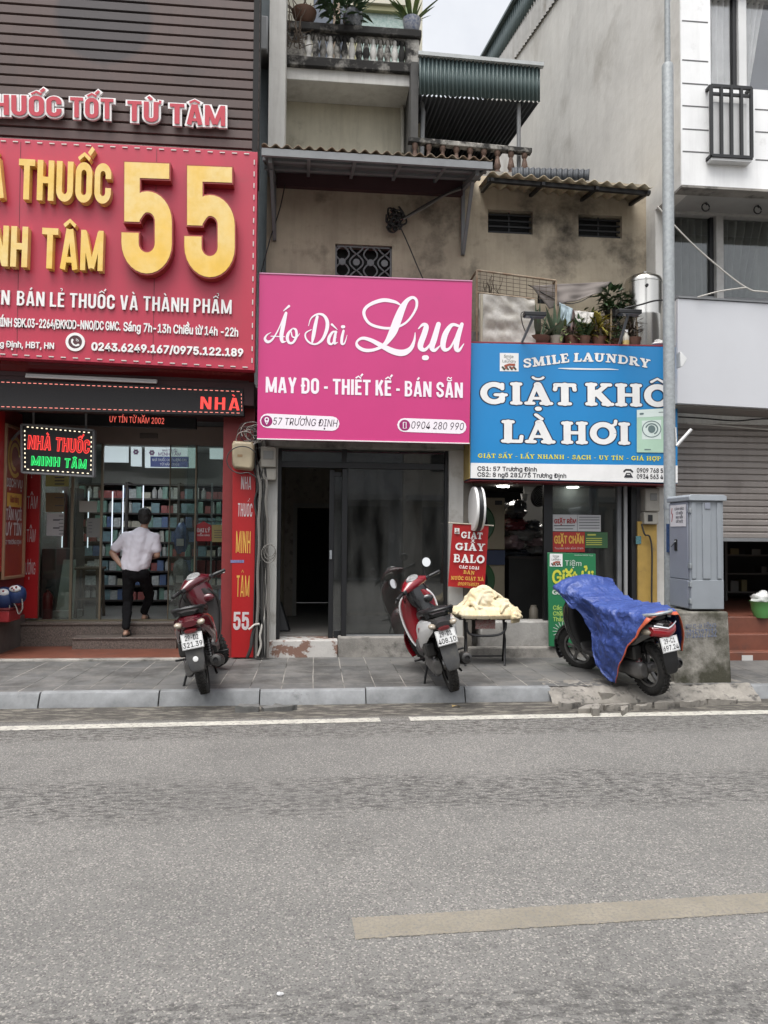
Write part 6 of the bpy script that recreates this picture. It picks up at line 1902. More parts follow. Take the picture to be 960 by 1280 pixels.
MB().box(xs_ - .002, xs_, yc0 + .06, yc0 + .40, zc1_ - .30, zc1_ - .07).build('warning_sheet', mat('warning sheet', (.56, .55, .56), .5), t, ang=0)
g = MB(); z_ = zc1_ - .075
for k, s_ in enumerate(('CẢNH BÁO', 'CÓ ĐIỆN', 'NGUY HIỂM', 'CHẾT NGƯỜI')):
    y0 = yc0 + (.30 if k == 0 else .27); y1 = yc0 + (.10 if k == 0 else .12); zz_ = z_ - .05 - k * .045
    text_on(g, s_, (xs_ - .002, y0, zz_), (xs_ - .002, y1, zz_), (xs_ - .002, y0, zz_ + .025), (-1, 0, 0), depth=.001, bold=.02)
g.build('warning_words', M_inkd, t, ang=0)
g = MB(); y_ = yc0 + .355
st = [([(0, 0), (-.015, -.06), (.012, -.055), (-.008, -.14)], .014)]
strokes_on(g, st, lambda a, b, l: V((xs_ - .002 - l, y_ - a, z_ - .03 + b)))
g.build('red_flash', M_inkr, t, ang=0)

# --- electricity meter boxes
M_mbox = mat('yellowed plastic', (.36, .30, .20), .5, var=.15, vscale=5, streak=.2, stain=(.2, .16, .1), stain_pos=(.6, .8))
M_mbox2 = mat('grey meter plastic', (.32, .30, .26), .5, var=.2, vscale=5)
q = P(304, 570, 8.86)
t = thing('meter_box', 'rounded yellowed meter box hanging among tangled cables by the red banner', 'meter box', q)
g = MB(); secs = []
for f, s_ in ((0, .86), (.02, .95), (.05, 1.0), (.16, 1.0)):
    pts = [(-.125, -.10), (-.10, -.155), (.10, -.175), (.125, -.13), (.13, .13), (.11, .165), (-.11, .175), (-.13, .14)]
    secs.append([q + V((a * s_, -.08 + f, b * s_)) for a, b in pts])
g.loft(secs); g.build('box', M_mbox, t, bevel=.012, seg=3)
MB().box(q.x - .06, q.x + .0, q.y - .0825, q.y - .078, q.z - .02, q.z + .01).build('embossed_mark', mat('brown mark', (.22, .14, .07), .6), t, ang=0)
q = P(336, 580, 9.02)
t = thing('meter_box', 'grey stepped electricity meter on the white pillar under the pink signboard', 'meter box', q)
MB().box(q.x - .095, q.x + .095, q.y - .10, q.y + .06, q.z - .05, q.z + .20).build('meter_case', M_mbox2, t, bevel=.015)
MB().box(q.x - .06, q.x + .06, q.y - .108, q.y - .1015, q.z + .05, q.z + .15).build('meter_window', mat('meter window', (.20, .20, .19), .2), t, bevel=.004)
MB().box(q.x - .095, q.x + .095, q.y - .07, q.y + .06, q.z - .20, q.z - .055).build('terminal_case', M_mbox2, t, bevel=.012)
q = P(811, 634, YF - .06)
t = thing('meter_box', 'grey stepped electricity meter above the yellow pillar', 'meter box', q)
MB().box(q.x - .09, q.x + .1, q.y - .10, q.y + .06, q.z - .06, q.z + .24).build('meter_case', M_mbox2, t, bevel=.015)
MB().box(q.x - .03, q.x + .06, q.y - .108, q.y - .1015, q.z + .08, q.z + .17).build('meter_window', mat('meter window', (.2, .2, .19), .2), t, bevel=.004)
MB().box(q.x - .1, q.x + .09, q.y - .08, q.y + .06, q.z - .22, q.z - .065).build('terminal_case', M_mbox2, t, bevel=.012)
MB().box(q.x - .05, q.x + .01, q.y - .086, q.y - .0815, q.z - .18, q.z - .10).build('terminal_window', M_blk, t, ang=0)
q = P(798, 675, YF - .085)
t = MB().box(q.x - .035, q.x + .035, q.y - .004, q.y, q.z - .05, q.z + .05).build('number_sticker', mat('blue green sticker', (.12, .28, .30), .5, var=.7, vscale=60), ang=0)
tag(t, 'small square blue and green sticker on the yellow pillar', 'sticker')

# --- cables
M_cable = mat('black cable', (.022, .021, .020), .6)
M_cabg = mat('grey cable', (.16, .15, .135), .6)
M_cabw = mat('pale cable', (.42, .40, .36), .6)
def wiggle(p0, p1, n, amp, seed, sag=0):
    r = random.Random(seed); p0, p1 = V(p0), V(p1); out = []
    for i in range(n + 1):
        f = i / n; p = p0.lerp(p1, f)
        if 0 < i < n: p = p + V((r.uniform(-1, 1), r.uniform(-.6, .3), r.uniform(-.4, .4))) * amp
        p.z -= sag * 4 * f * (1 - f)
        out.append(p)
    return spl3(out, 6)
t = thing('cable_bundle', 'thick bundle of dark cables and pipes running down beside the red banner', 'cables', P(326, 820, 8.98))
for i in range(11):
    xx = 319.5 + i * 1.4
    a = P(316 + (i * 5) % 18, 532 + (i * 7) % 20, 8.98); b = P(xx + 1, 650, 8.96 - .02 * (i % 3)); c = P(xx - (2 if i < 4 else -1), 822, 8.96 - .02 * (i % 3))
    pts = wiggle(a, b, 5, .035, i)[:-1] + wiggle(b, c, 5, .012, i + 50)
    MB().tube(pts, (.008, .013, .018, .007)[i % 4], 6).build('cable', (M_cable, M_cable, M_cabg, M_cable)[i % 4], t)
MB().tube(wiggle(P(334, 700, 8.95), P(331, 770, 8.94), 3, .01, 3)[:-1] + wiggle(P(331, 770, 8.94), P(322, 820, 8.9), 4, .02, 4), .014, 8).build('pale_pipe', M_cabw, t)
MB().tube([P(324, 780, 8.9), P(318, 781, 8.88), P(311, 787, 8.86)], .013, 8).build('pale_pipe', M_cabw, t)
MB().tube(wiggle(P(318, 785, 8.9), P(309, 822, 8.85), 3, .02, 9), .02, 8).build('cable', M_cable, t)
for k, (cx_, cy_, rr) in enumerate(((337, 690, .07), (338, 688, .055), (336, 692, .085))):
    c = P(cx_, cy_, 8.9)
    MB().tube([c + V((rr * math.cos(a_ * .35), -.01 * k, rr * 1.3 * math.sin(a_ * .35))) for a_ in range(19)], .005, 5).build('cable', M_cabg, t)
t = thing('cable_tangle', 'messy tangle of thin grey wires above the yellowed meter box', 'cables', P(315, 550, 8.8))
for i in range(16):
    r = random.Random(100 + i); c = P(312 + r.uniform(-6, 9), 545 + r.uniform(-9, 7), 8.84)
    rr = r.uniform(.05, .13); a0 = r.uniform(0, 6)
    pts = [c + V((rr * math.cos(a0 + k * .5), r.uniform(-.04, .04), rr * .9 * math.sin(a0 + k * .5))) for k in range(r.randint(7, 13))]
    MB().tube(spl3(pts, 4), r.choice((.003, .004, .006)), 5).build('wire', r.choice((M_cabg, M_cable, M_cabw)), t)
c = P(303, 575, 8.74)
MB().tube(spl3([c + V((.2 * math.cos(a_ * .5 + .6) * .9, 0, .16 * math.sin(a_ * .5 + .6))) for a_ in range(10)] + [c + V((.16, .02, -.2))], 5), .007, 6).build('wire', M_cable, t)
# wires on the stucco wall: blob of old wire and the strands leading from it
t = thing('wire_knot', 'dark knot of old wire on the ochre wall with strands to the awning bracket', 'wires', P(495, 275, 9.2))
for i in range(22):
    r = random.Random(300 + i); c = P(495 + r.uniform(-7, 8), 273 + r.uniform(-9, 11), 9.24); rr = r.uniform(.03, .09); a0 = r.uniform(0, 6)
    MB().tube(spl3([c + V((rr * math.cos(a0 + k * .9), r.uniform(-.05, .06), rr * math.sin(a0 + k * .9))) for k in range(7)], 4), .012, 5).build('wire', M_cable, t)
for k, pts in enumerate(([(505, 272), (530, 256), (555, 243), (578, 233)], [(505, 274), (532, 259), (556, 245), (577, 236)], [(498, 280), (510, 305), (520, 330), (528, 348)], [(357, 230), (350, 262), (338, 300), (325, 345)])):
    q = [P(a, b, 9.22) + V((random.uniform(-.01, .01), 0, random.uniform(-.01, .01))) for a, b in pts]
    MB().tube(spl3(q, 6), .012 if k < 2 else .008, 6).build('strand', M_cable if k != 1 else M_cabg, t)
def wire(name, label, pts, r, m):
    g = MB().tube(spl3(pts, 8), r, 6); o = g.build(name, m); return tag(o, label, 'cable')
wire('cable', 'pale cable slanting across the curtained window of the tiled house', [P(822, 258, 8.6), P(846, 285, 8.5), P(880, 318, 8.5), P(932, 359, 8.45), P(965, 366, 8.4), P(1100, 385, 8.3)], .010, M_cabw)
wire('cable', 'pale cable rising from the grey blank signboard to the knot before the window', [P(872, 371.5, 8.45), P(900, 364, 8.43), P(932, 359.5, 8.43)], .009, M_cabw)
wire('cable', 'thin black cable strung between the floodlight and the pole over the blue sign', [P(781, 385, 8.5), P(800, 381, 8.4), P(818, 376, 8.2), P(833, 375, 8.0)], .010, M_cable)
wire('cable', 'pale rod hanging under the shutter box of the tiled house', [P(858, 529, 8.9), P(900, 532, 8.9), P(960, 537, 8.9), P(1100, 548, 8.9)], .010, M_cabw)
wire('cable', 'dark cable sagging below the grey blank signboard', [P(848, 521, 8.95), P(880, 523, 8.95), P(920, 526, 8.95), P(970, 524, 8.95), P(1100, 535, 8.95)], .010, M_cable)
wire('cable', 'black cable hooked from the meter down the yellow pillar', [P(802, 655, 8.98), P(806, 668, 8.96), P(812, 671, 8.98), P(815, 690, 8.98), P(814.5, 740, 8.98), P(815, 790, 8.98)], .011, M_cable)

# ================================================================ ledge above the blue sign
YLg = 9.08
zl_ = zle
def ledge(px, Y=YLg):
    p = P(px, 430, Y); return V((p.x, Y, zl_ - .012))
# water tank
c = ledge(804.5, 9.10)
rt = (P(826, 390, 9.1).x - P(783, 390, 9.1).x) / 2; ht = P(804, 345, 9.1).z - c.z
t = thing('water_tank', 'shiny upright stainless steel water tank at the end of the plant ledge', 'tank', c)
M_steel = mat('brushed stainless steel', (.60, .58, .54), .24, metal=1.0, var=.12, vscale=8, stretch=(1, 1, .1))
prof = [(rt * .98, 0), (rt, .02), (rt, ht * .45), (rt * 1.008, ht * .46), (rt, ht * .47), (rt, ht * .88), (rt * 1.02, ht * .885), (rt * 1.02, ht * .91), (rt * .96, ht * .95), (rt * .7, ht * .99), (rt * .15, ht)]
MB().lathe(prof, c, n=48).build('tank_shell', M_steel, t)
MB().lathe([(.03, ht * .97), (.03, ht + .05), (.01, ht + .06)], c + V((.02, 0, 0)), n=12).build('lid_knob', M_steel, t)
MB().tube([c + V((-.06, -rt - .01, ht * .8)), c + V((-.06, -rt + .04, ht * .8))], .02, 8).build('outlet', M_iron, t)
# leaves
M_leaf = mat('dull green leaf', (.055, .10, .04), .5, var=.45, vscale=8, dark=(.025, .055, .02))
M_leaf2 = mat('grey green leaf', (.11, .16, .10), .5, var=.35, vscale=8)
M_leaf3 = mat('pale green leaf', (.16, .20, .07), .5, var=.4, vscale=8)
M_leafy = mat('yellow leaf', (.36, .29, .05), .5, var=.4, vscale=10, dark=(.12, .13, .03))
M_twig = mat('dry twig', (.10, .075, .055), .9, var=.3, vscale=10)
M_pot = mat('brown clay pot', (.13, .065, .04), .7, var=.3, vscale=6)
M_potw = mat('pale glazed pot', (.40, .38, .32), .4, var=.25, vscale=10)
def blade(g, b, d, L, wd, curl=.3, fold=.25, n=7):
    b = V(b); d = V(d).normalized(); side = d.cross(V((0, 0, 1)))
    side = side.normalized() if side.length > .05 else V((1, 0, 0))
    up = side.cross(d).normalized(); pts = []
    out = V((d.x, d.y, 0)); 
    for i in range(n + 1):
        f = i / n
        c = b + d * (L * f) + (V((d.x, d.y, 0)) * .6 - V((0, 0, 1))) * (curl * L * f * f * .5)
        w_ = wd * (min(1, .55 + f * 1.2) if f < .4 else 1 - ((f - .4) / .6) ** 1.6)
        w_ = max(w_, .001)
        pts += [c - side * w_, c - up * (w_ * fold), c + side * w_]
    fs = []
    for i in range(n):
        a = 3 * i; fs += [(a, a + 1, a + 4, a + 3), (a + 1, a + 2, a + 5, a + 4)]
    g.add(pts, fs)
def potted(name, label, c, pot_prof, pot_m, leaf_fn, group=None):
    t = thing(name, label, 'plant', c, group)
    if pot_prof: MB().lathe(pot_prof, c, n=24).build('pot', pot_m, t)
    leaf_fn(t, c)
    return t
def rosette(nl, L, wd, m, spread=(.25, 1.2), z=.1, curl=.3, seed=1):
    def f(t, c):
        r = random.Random(seed); g = MB()
        for i in range(nl):
            a = r.uniform(0, 2 * math.pi); s = r.uniform(*spread)
            blade(g, c + V((.03 * math.cos(a), .03 * math.sin(a), z)), V((math.cos(a) * s, math.sin(a) * s, 1)), L * r.uniform(.6, 1.1), wd * r.uniform(.7, 1.2), curl * r.uniform(.3, 1.5))
        g.build('leaves', m, t)
    return f
def bushy(nl, rx, rz, L, wd, m, z=.15, seed=1, stems=True):
    def f(t, c):
        r = random.Random(seed); g = MB(); s = MB()
        for i in range(nl):
            while True:
                p = V((r.uniform(-1, 1), r.uniform(-1, 1), r.uniform(-1, 1)))
                if .1 < p.length < 1: break
            q = c + V((p.x * rx, p.y * rx * .7, z + rz + p.z * rz))
            d = V((p.x + r.uniform(-.7, .7), p.y + r.uniform(-.7, .7), p.z * .4 + r.uniform(-.6, .7)))
            blade(g, q, d, L * r.uniform(.6, 1.3), wd * r.uniform(.7, 1.2), r.uniform(.2, .8), .2, 4)
        for i in range(7):
            a = r.uniform(0, 6.28)
            s.tube([c + V((0, 0, .03)), c + V((.3 * rx * math.cos(a), .3 * rx * math.sin(a), z + rz * .6)), c + V((.7 * rx * math.cos(a), .6 * rx * math.sin(a), z + rz * r.uniform(1, 1.7)))], .006, 5)
        g.build('leaves', m, t)
        s.build('stems', M_twig, t)
    return f
bowl = [(.07, 0), (.10, .02), (.14, .09), (.15, .125), (.135, .125), (.12, .09)]
pot = [(.06, 0), (.07, .02), (.085, .10), (.095, .14), (.085, .14), (.08, .10)]
potted('potted_aloe', 'spiky aloe in a wide brown bowl on the ledge', ledge(673, 9.0), bowl, M_pot, rosette(20, .46, .022, M_leaf2, (.3, 1.5), .1, .15, 3))
potted('potted_aloe', 'upright grey green aloe in a pale pot right of the brown bowl', ledge(695, 9.0), pot, M_potw, rosette(18, .44, .024, M_leaf2, (.15, .8), .12, .1, 5))
potted('potted_plant', 'low pale leafy plant between the aloe and the broad dark leaves', ledge(714, 8.98), pot, M_pot, bushy(60, .17, .14, .12, .022, M_leaf3, .08, 7))
potted('potted_plant', 'plant with broad dark upright leaves in front of the white cloth', ledge(729, 8.98), pot, M_pot, rosette(14, .40, .045, M_leaf, (.1, .6), .1, .2, 9))
potted('potted_plant', 'yellow leaved croton beside the bamboo sticks', ledge(749, 8.98), pot, M_pot, bushy(80, .10, .20, .12, .024, M_leafy, .06, 11))
potted('potted_plant', 'low dark leafy plant at the left foot of the blue sign ledge', ledge(655, 9.15), pot, M_potw, rosette(12, .34, .02, M_leaf, (.4, 1.4), .1, .3, 13))
potted('hanging_plant', 'bushy green plant raised on sticks left of the water tank', P(766, 395, 9.05), [(.08, -.02), (.11, .06), (.10, .06)], M_blk, bushy(150, .19, .17, .11, .026, M_leaf, .03, 15))
potted('potted_plant', 'dry brown plant with hanging stalks right of the bamboo sticks', ledge(792, 8.95), pot, M_pot, bushy(70, .07, .20, .10, .014, M_twig, .05, 17))
potted('potted_plant', 'thin green plant half behind the left floodlight', ledge(664, 9.12), pot, M_pot, bushy(60, .14, .20, .10, .02, M_leaf, .1, 31))
potted('potted_plant', 'full pale green bush behind the white cloth', ledge(732, 9.2), pot, M_pot, bushy(110, .20, .20, .10, .022, M_leaf3, .16, 33))
potted('potted_plant', 'leafy green plant at the foot of the right floodlight arm', ledge(770, 9.06), pot, M_pot, bushy(90, .13, .22, .10, .02, M_leaf, .05, 35))
# bamboo sticks, bottle, bag
for i, (xa_, ya_2, xb_, yb_2, lab) in enumerate(((762, 433, 764, 386, 'thin bamboo stick left of the pale bottle'), (797, 433, 795, 394, 'thin bamboo stick right of the pale bottle'), (754, 432, 760, 400, 'short leaning bamboo stick beside the yellow croton'))):
    o = MB().tube([P(xa_, ya_2, 8.93), P((xa_ + xb_) / 2 + .6, (ya_2 + yb_2) / 2, 8.93), P(xb_, yb_2, 8.95)], .012, 7).build('bamboo_stick', mat('dry bamboo', (.26, .20, .13), .7, var=.3, vscale=12))
    tag(o, lab, 'stick')
c = ledge(782.5, 8.9)
t = thing('bottle', 'pale plastic bottle with yellow label on the ledge by the floodlight', 'bottle', c)
MB().lathe([(.035, 0), (.04, .01), (.04, .14), (.022, .175), (.022, .2)], c, n=16).build('bottle_body', M_potw, t)
MB().lathe([(.0405, .03), (.0405, .09)], c, n=16, caps=False).build('bottle_label', mat('yellow label', (.45, .34, .12), .5), t)
MB().lathe([(.026, .195), (.026, .225)], c, n=14).build('bottle_cap', M_wframe, t)
def lump(c, r, seed, amp=.2, n=14, m=18, fq=1.6, flat=.0):
    g = MB(); g.ell((0, 0, 0), (1, 1, 1), n, m)
    for i, p in enumerate(g.v):
        d = 1 + amp * noise.noise(p * fq + V((seed * 3.1, seed, 0))) + amp * .5 * noise.noise(p * fq * 3 + V((seed, 0, 2)))
        q = V((p.x * r[0] * d, p.y * r[1] * d, p.z * r[2] * d))
        if q.z < -r[2] * (1 - flat): q.z = -r[2] * (1 - flat)
        g.v[i] = V(c) + q
    return g
o = lump(ledge(820, 8.93) + V((0, 0, .055)), (.12, .09, .06), 4, .5, flat=.1).build('plastic_bag', mat('white plastic bag', (.56, .55, .53), .4, var=.15))
tag(o, 'crumpled white plastic bag at the right end of the ledge', 'bag')
# cage frame with plastic sheet
t = thing('wire_cage', 'rusty pipe cage half covered with cloudy plastic at the left of the ledge', 'cage', ledge(630, 9.1))
g = MB()
yc_a, yc_b = 8.93, 9.28
tl, tr2 = P(596, 338, yc_a), P(695, 351, yc_a)
bl = ledge(596, yc_a); br2 = ledge(697, yc_a)
for a, b in ((tl, tr2), (tl, bl), (tr2, V((tr2.x, yc_a, zl_ + .25))), (tl, V((tl.x, yc_b, tl.z + .0))), (tr2, V((tr2.x, yc_b, tr2.z))), (V((tl.x, yc_b, tl.z)), V((tl.x, yc_b, bl.z))), (P(596, 366, yc_a), P(668, 374, yc_a))):
    g.tube([a, b], .014, 6)
g.build('pipe_frame', M_rust, t, ang=30)
g = MB()
for k in range(12):
    a = tl.lerp(tr2, (k + .5) / 12); g.tube([a, V((a.x, a.y, P(600, 370, yc_a).z - .02))], .003, 4)
for k in range(5):
    zz_ = tl.z - .05 - .05 * k; g.tube([V((tl.x, yc_a, zz_)), V((tr2.x, yc_a, zz_ - (tl.z - tr2.z)))], .003, 4)
g.build('wire_mesh', M_twig, t, ang=0)
M_plast = mat('cloudy plastic sheet', (.30, .275, .235), .3, var=.3, vscale=5, dark=(.42, .40, .37), bump=.4, bscale=9)
pa, pb_, pc, pd = bl + V((.02, -.02, 0)), ledge(669, yc_a) + V((0, -.02, 0)), P(668, 374, yc_a - .02), P(599, 367, yc_a - .02)
MB().grid(lambda u, v: pa.lerp(pb_, u).lerp(pd.lerp(pc, u), v) + V((0, .03 * noise.noise(V((u * 5, v * 5, 1))) - .02 * abs(noise.noise(V((u * 9 + v * 6, v * 4, 4)))), 0)), 30, 30).build('plastic_sheet', M_plast, t)
MB().tube([bl + V((.045, -.035, 0)), P(602, 368, yc_a - .03)], .02, 8).build('pale_post', mat('pale post', (.36, .33, .25), .6), t)
tw = thing('dead_plant', 'bare dry twigs sticking up inside the rusty cage', 'plant', ledge(618, 9.2))
for i in range(12):
    r = random.Random(60 + i); a = P(606 + r.uniform(-2, 20), 372, 9.18); b = a + V((r.uniform(-.1, .1), r.uniform(-.05, .05), r.uniform(.15, .28)))
    MB().tube(wiggle(a, b, 3, .02, i), .004, 4).build('twig', M_twig, tw)
# clothes line
line = [P(663, 357, 9.0), P(690, 366, 9.0), P(715, 381, 9.0), P(742, 384, 9.02), P(770, 352, 9.1), P(784, 353, 9.12)]
wire('clothes_line', 'thin dark clothes line sagging between the cage and the water tank', [P(660, 356, 9.0), P(700, 377, 9.0), P(722, 378, 9.0), P(745, 366, 9.05), P(762, 353, 9.1)], .006, M_cable)
def hang(name, label, q, m, fold=3, amp=.02):
    """cloth hung by its top edge: q = top-left, top-right, bottom-right, bottom-left"""
    q = [V(p) for p in q]
    def fn(u, v):
        p = q[0].lerp(q[1], u).lerp(q[3].lerp(q[2], u), v)
        return p + V((0, amp * math.sin(u * fold * 6.28 + v) * (.3 + v) + .015 * noise.noise(V((u * 4, v * 4, fold))), 0))
    o = MB().grid(fn, 24, 16).build(name, m, solid=.004)
    return tag(o, label, 'cloth')
hang('hanging_cloth', 'brownish grey cloth slung on the line under the small window', [P(663, 357, 8.98), P(765, 352, 9.1), P(752, 366, 9.05), P(688, 385, 8.98)], mat('brownish grey cloth', (.20, .175, .16), .9), 2, .03)
hang('hanging_cloth', 'pale blue cloth hanging behind the aloe', [P(699, 378, 8.97), P(716, 386, 8.97), P(713, 409, 8.95), P(701, 404, 8.95)], mat('pale blue cloth', (.30, .37, .40), .9), 2)
hang('hanging_cloth', 'white cloth draped over the line above the broad dark leaves', [P(718, 388, 8.96), P(743, 391, 8.96), P(740, 405, 8.94), P(721, 403, 8.94)], mat('white cloth', (.50, .48, .45), .9), 3)
hang('hanging_cloth', 'dark red and grey rag hanging between the blue and white cloths', [P(712, 385, 8.99), P(722, 389, 8.99), P(724, 418, 8.97), P(709, 414, 8.97)], mat('dark red rag', (.13, .06, .055), .9, var=.5, vscale=15, dark=(.16, .15, .14)), 2)
# floodlights over the blue sign
for (px_, py_, w2, bx_, lab) in ((668, 393, 14, 651, 'black floodlight on an arm over the left of the blue sign'), (786, 390, 15, 776, 'black floodlight on an arm left of the water tank')):
    c = P(px_, py_, 8.45)
    t = thing('floodlight', lab, 'lamp', c)
    MB().box(c.x - w2 * .0093, c.x + w2 * .0093, c.y - .06, c.y + .06, c.z - .03, c.z + .02).build('lamp_head', M_blk, t, bevel=.008)
    MB().box(c.x - w2 * .008, c.x + w2 * .008, c.y - .05, c.y + .05, c.z - .036, c.z - .031).build('lamp_glass', mat('lamp glass', (.15, .16, .17), .15), t, ang=0)
    MB().bar(c + V((0, .0, 0)), P(bx_ if px_ < 700 else 774, 431, 8.75), .028, .018).build('lamp_arm', M_zinc, t, ang=0)
    MB().tube(spl3([c + V((-.12, 0, .03)), c + V((-.16, .0, .0)), c + V((-.13, .05, -.1)), P(bx_ + 6, 415, 8.7)], 5), .006, 5).build('lamp_wire', M_cable, t)

# ================================================================ balcony plants
zr_ = zrt
def rail_pt(px): p = P(px, 34, YBF); return V((p.x, YBF + .04, zr_))
potted('potted_plant', 'bare twiggy plant in a brown bowl on the balcony rail', rail_pt(380), [(.08, 0), (.12, .03), (.19, .16), (.205, .22), (.18, .22), (.15, .15)], M_pot,
       lambda t, c: [MB().tube(wiggle(c + V((0, 0, .12)), c + V((random.uniform(-.55, .25), random.uniform(-.25, .2), random.uniform(.1, .6))), 4, .05, i), .008, 4).build('twig', M_twig, t) for i in range(16)])
tw = thing('dead_plant', 'tangle of dry grey twigs hanging at the left end of the balcony', 'plant', P(366, 45, YBF))
for i in range(26):
    r = random.Random(500 + i); a = P(358 + r.uniform(0, 20), 44 + r.uniform(-4, 18), YBF - .1)
    MB().tube(wiggle(a, a + V((r.uniform(-.25, .25), r.uniform(-.2, .1), r.uniform(-.1, .65))), 3, .06, i), .007, 4).build('twig', M_twig, tw)
M_blue_pot = mat('blue patterned pot', (.10, .115, .15), .3, var=.6, vscale=18, dark=(.30, .31, .32))
potted('potted_plant', 'leafy plant with long stalks in a dark blue pot on the balcony rail', rail_pt(441), [(.09, 0), (.14, .05), (.175, .16), (.16, .26), (.14, .27), (.13, .2)], M_blue_pot,
       lambda t, c: (bushy(130, .34, .24, .16, .035, M_leaf, .05, 21)(t, c + V((-.18, -.05, -.05))), rosette(16, .75, .02, M_leaf2, (.3, 1.3), .2, .25, 22)(t, c)))
potted('potted_plant', 'sword leaved plant in a white and blue pot at the balcony corner', rail_pt(515), [(.10, 0), (.12, .03), (.145, .16), (.155, .22), (.14, .22), (.13, .16)], mat('white blue pot', (.42, .43, .46), .3, var=.7, vscale=26, dark=(.10, .13, .22)),
       rosette(34, .62, .034, mat('fresh sword leaf', (.13, .19, .045), .5, var=.4, vscale=8, dark=(.05, .09, .025)), (.15, 1.3), .18, .25, 23))
# ================================================================ scooters
M_tyre = mat('tyre rubber', (.012, .0118, .0115), .85, var=.4, vscale=20, dark=(.030, .028, .025), bump=.6, bscale=70)
M_plas = mat('dark grey plastic', (.016, .016, .017), .5, var=.3, vscale=8, dark=(.034, .032, .029))
M_plasb = mat('black plastic trim', (.007, .007, .0075), .4)
M_flap = mat('grey plastic flap', (.055, .056, .059), .6, var=.3, vscale=7, dark=(.09, .087, .08))
M_metal = mat('dusty aluminium', (.22, .215, .21), .45, metal=.7, var=.35, vscale=14)
M_exh = mat('exhaust steel', (.06, .058, .056), .5, metal=.5, var=.4, vscale=10)
M_chrome = mat('chrome', (.75, .75, .76), .1, metal=1)
M_plate = mat('plate white', (.66, .66, .65), .4, var=.1, vscale=12)
M_seat = mat('black seat vinyl', (.008, .0078, .0078), .4, var=.2)
M_clear = mat('clear lens', (.36, .31, .24), .12, var=.3, vscale=20, coat=.6)
M_tail = mat('red lens', (.26, .008, .014), .12, coat=.6)
M_taild = mat('dark red lens', (.09, .008, .010), .2, coat=.4)
M_mirror = mat('mirror glass', (.85, .85, .84), .03, metal=1)
M_dash = mat('dial glass', (.10, .11, .115), .08, var=.5, vscale=20, dark=(.30, .30, .29), coat=.8)
M_wax = mat('white lacquer', (.80, .80, .79), .25, coat=.5)
def sec(y, hw, z0, z1, e=2.6, n=22, x=0.0):
    c = (z0 + z1) / 2; h = (z1 - z0) / 2; out = []
    for k in range(n):
        a = 2 * math.pi * k / n; ca, sa = math.cos(a), math.sin(a)
        out.append(V((x + hw * math.copysign(abs(ca) ** (2 / e), ca), y, c + h * math.copysign(abs(sa) ** (2 / e), sa))))
    return out
def ring(z, cy, hx, hy, e=2.6, n=22, tilt=0.0):
    out = []
    for k in range(n):
        a = 2 * math.pi * k / n; ca, sa = math.cos(a), math.sin(a)
        out.append(V((hx * math.copysign(abs(ca) ** (2 / e), ca), cy + hy * math.copysign(abs(sa) ** (2 / e), sa), z + tilt * sa * hy)))
    return out
def wheel(parent, name, o, Rr=.27, wd=.048, M=None, part_of=None):
    prof = [(Rr - .085, -wd * .75), (Rr - .06, -wd), (Rr - .025, -wd * .95), (Rr - .006, -wd * .6), (Rr, 0), (Rr - .006, wd * .6), (Rr - .025, wd * .95), (Rr - .06, wd), (Rr - .085, wd * .75)]
    g = MB(); g.lathe(prof, o, (1, 0, 0), 56, caps=False)
    k0 = len(g.v)
    for k in range(40):     # tread blocks
        a = 2 * math.pi * k / 40
        for s in (-1, 1):
            c = V(o) + V((s * wd * .42, math.cos(a + s * .04) * (Rr - .0005), math.sin(a + s * .04) * (Rr - .0005)))
            rad = V((0, math.cos(a), math.sin(a))); tan = V((s * .45, -math.sin(a), math.cos(a))).normalized(); ax = rad.cross(tan)
            g.obox(c, tan * .013, ax * .016, rad * .005)
    if M: g.xf(M)
    w = g.build(name, M_tyre, parent, local=True)
    g = MB(); r0 = Rr - .083
    g.lathe([(r0 - .022, -wd * .7), (r0, -wd * .74), (r0 + .006, -wd * .6), (r0 - .012, 0), (r0 + .006, wd * .6), (r0, wd * .74), (r0 - .022, wd * .7)], o, (1, 0, 0), 40, caps=False)
    g.lathe([(.05, -.045), (.055, -.03), (.055, .03), (.05, .045)], o, (1, 0, 0), 24)
    for k in range(5):
        a = 2 * math.pi * k / 5 + .3; d = V((0, math.cos(a), math.sin(a)))
        g.bar(V(o) + d * .045, V(o) + d * (r0 - .015), .03, .028, up=(1, 0, 0))
    if M: g.xf(M)
    g.build('rim', M_metal, w, local=True)
    return w
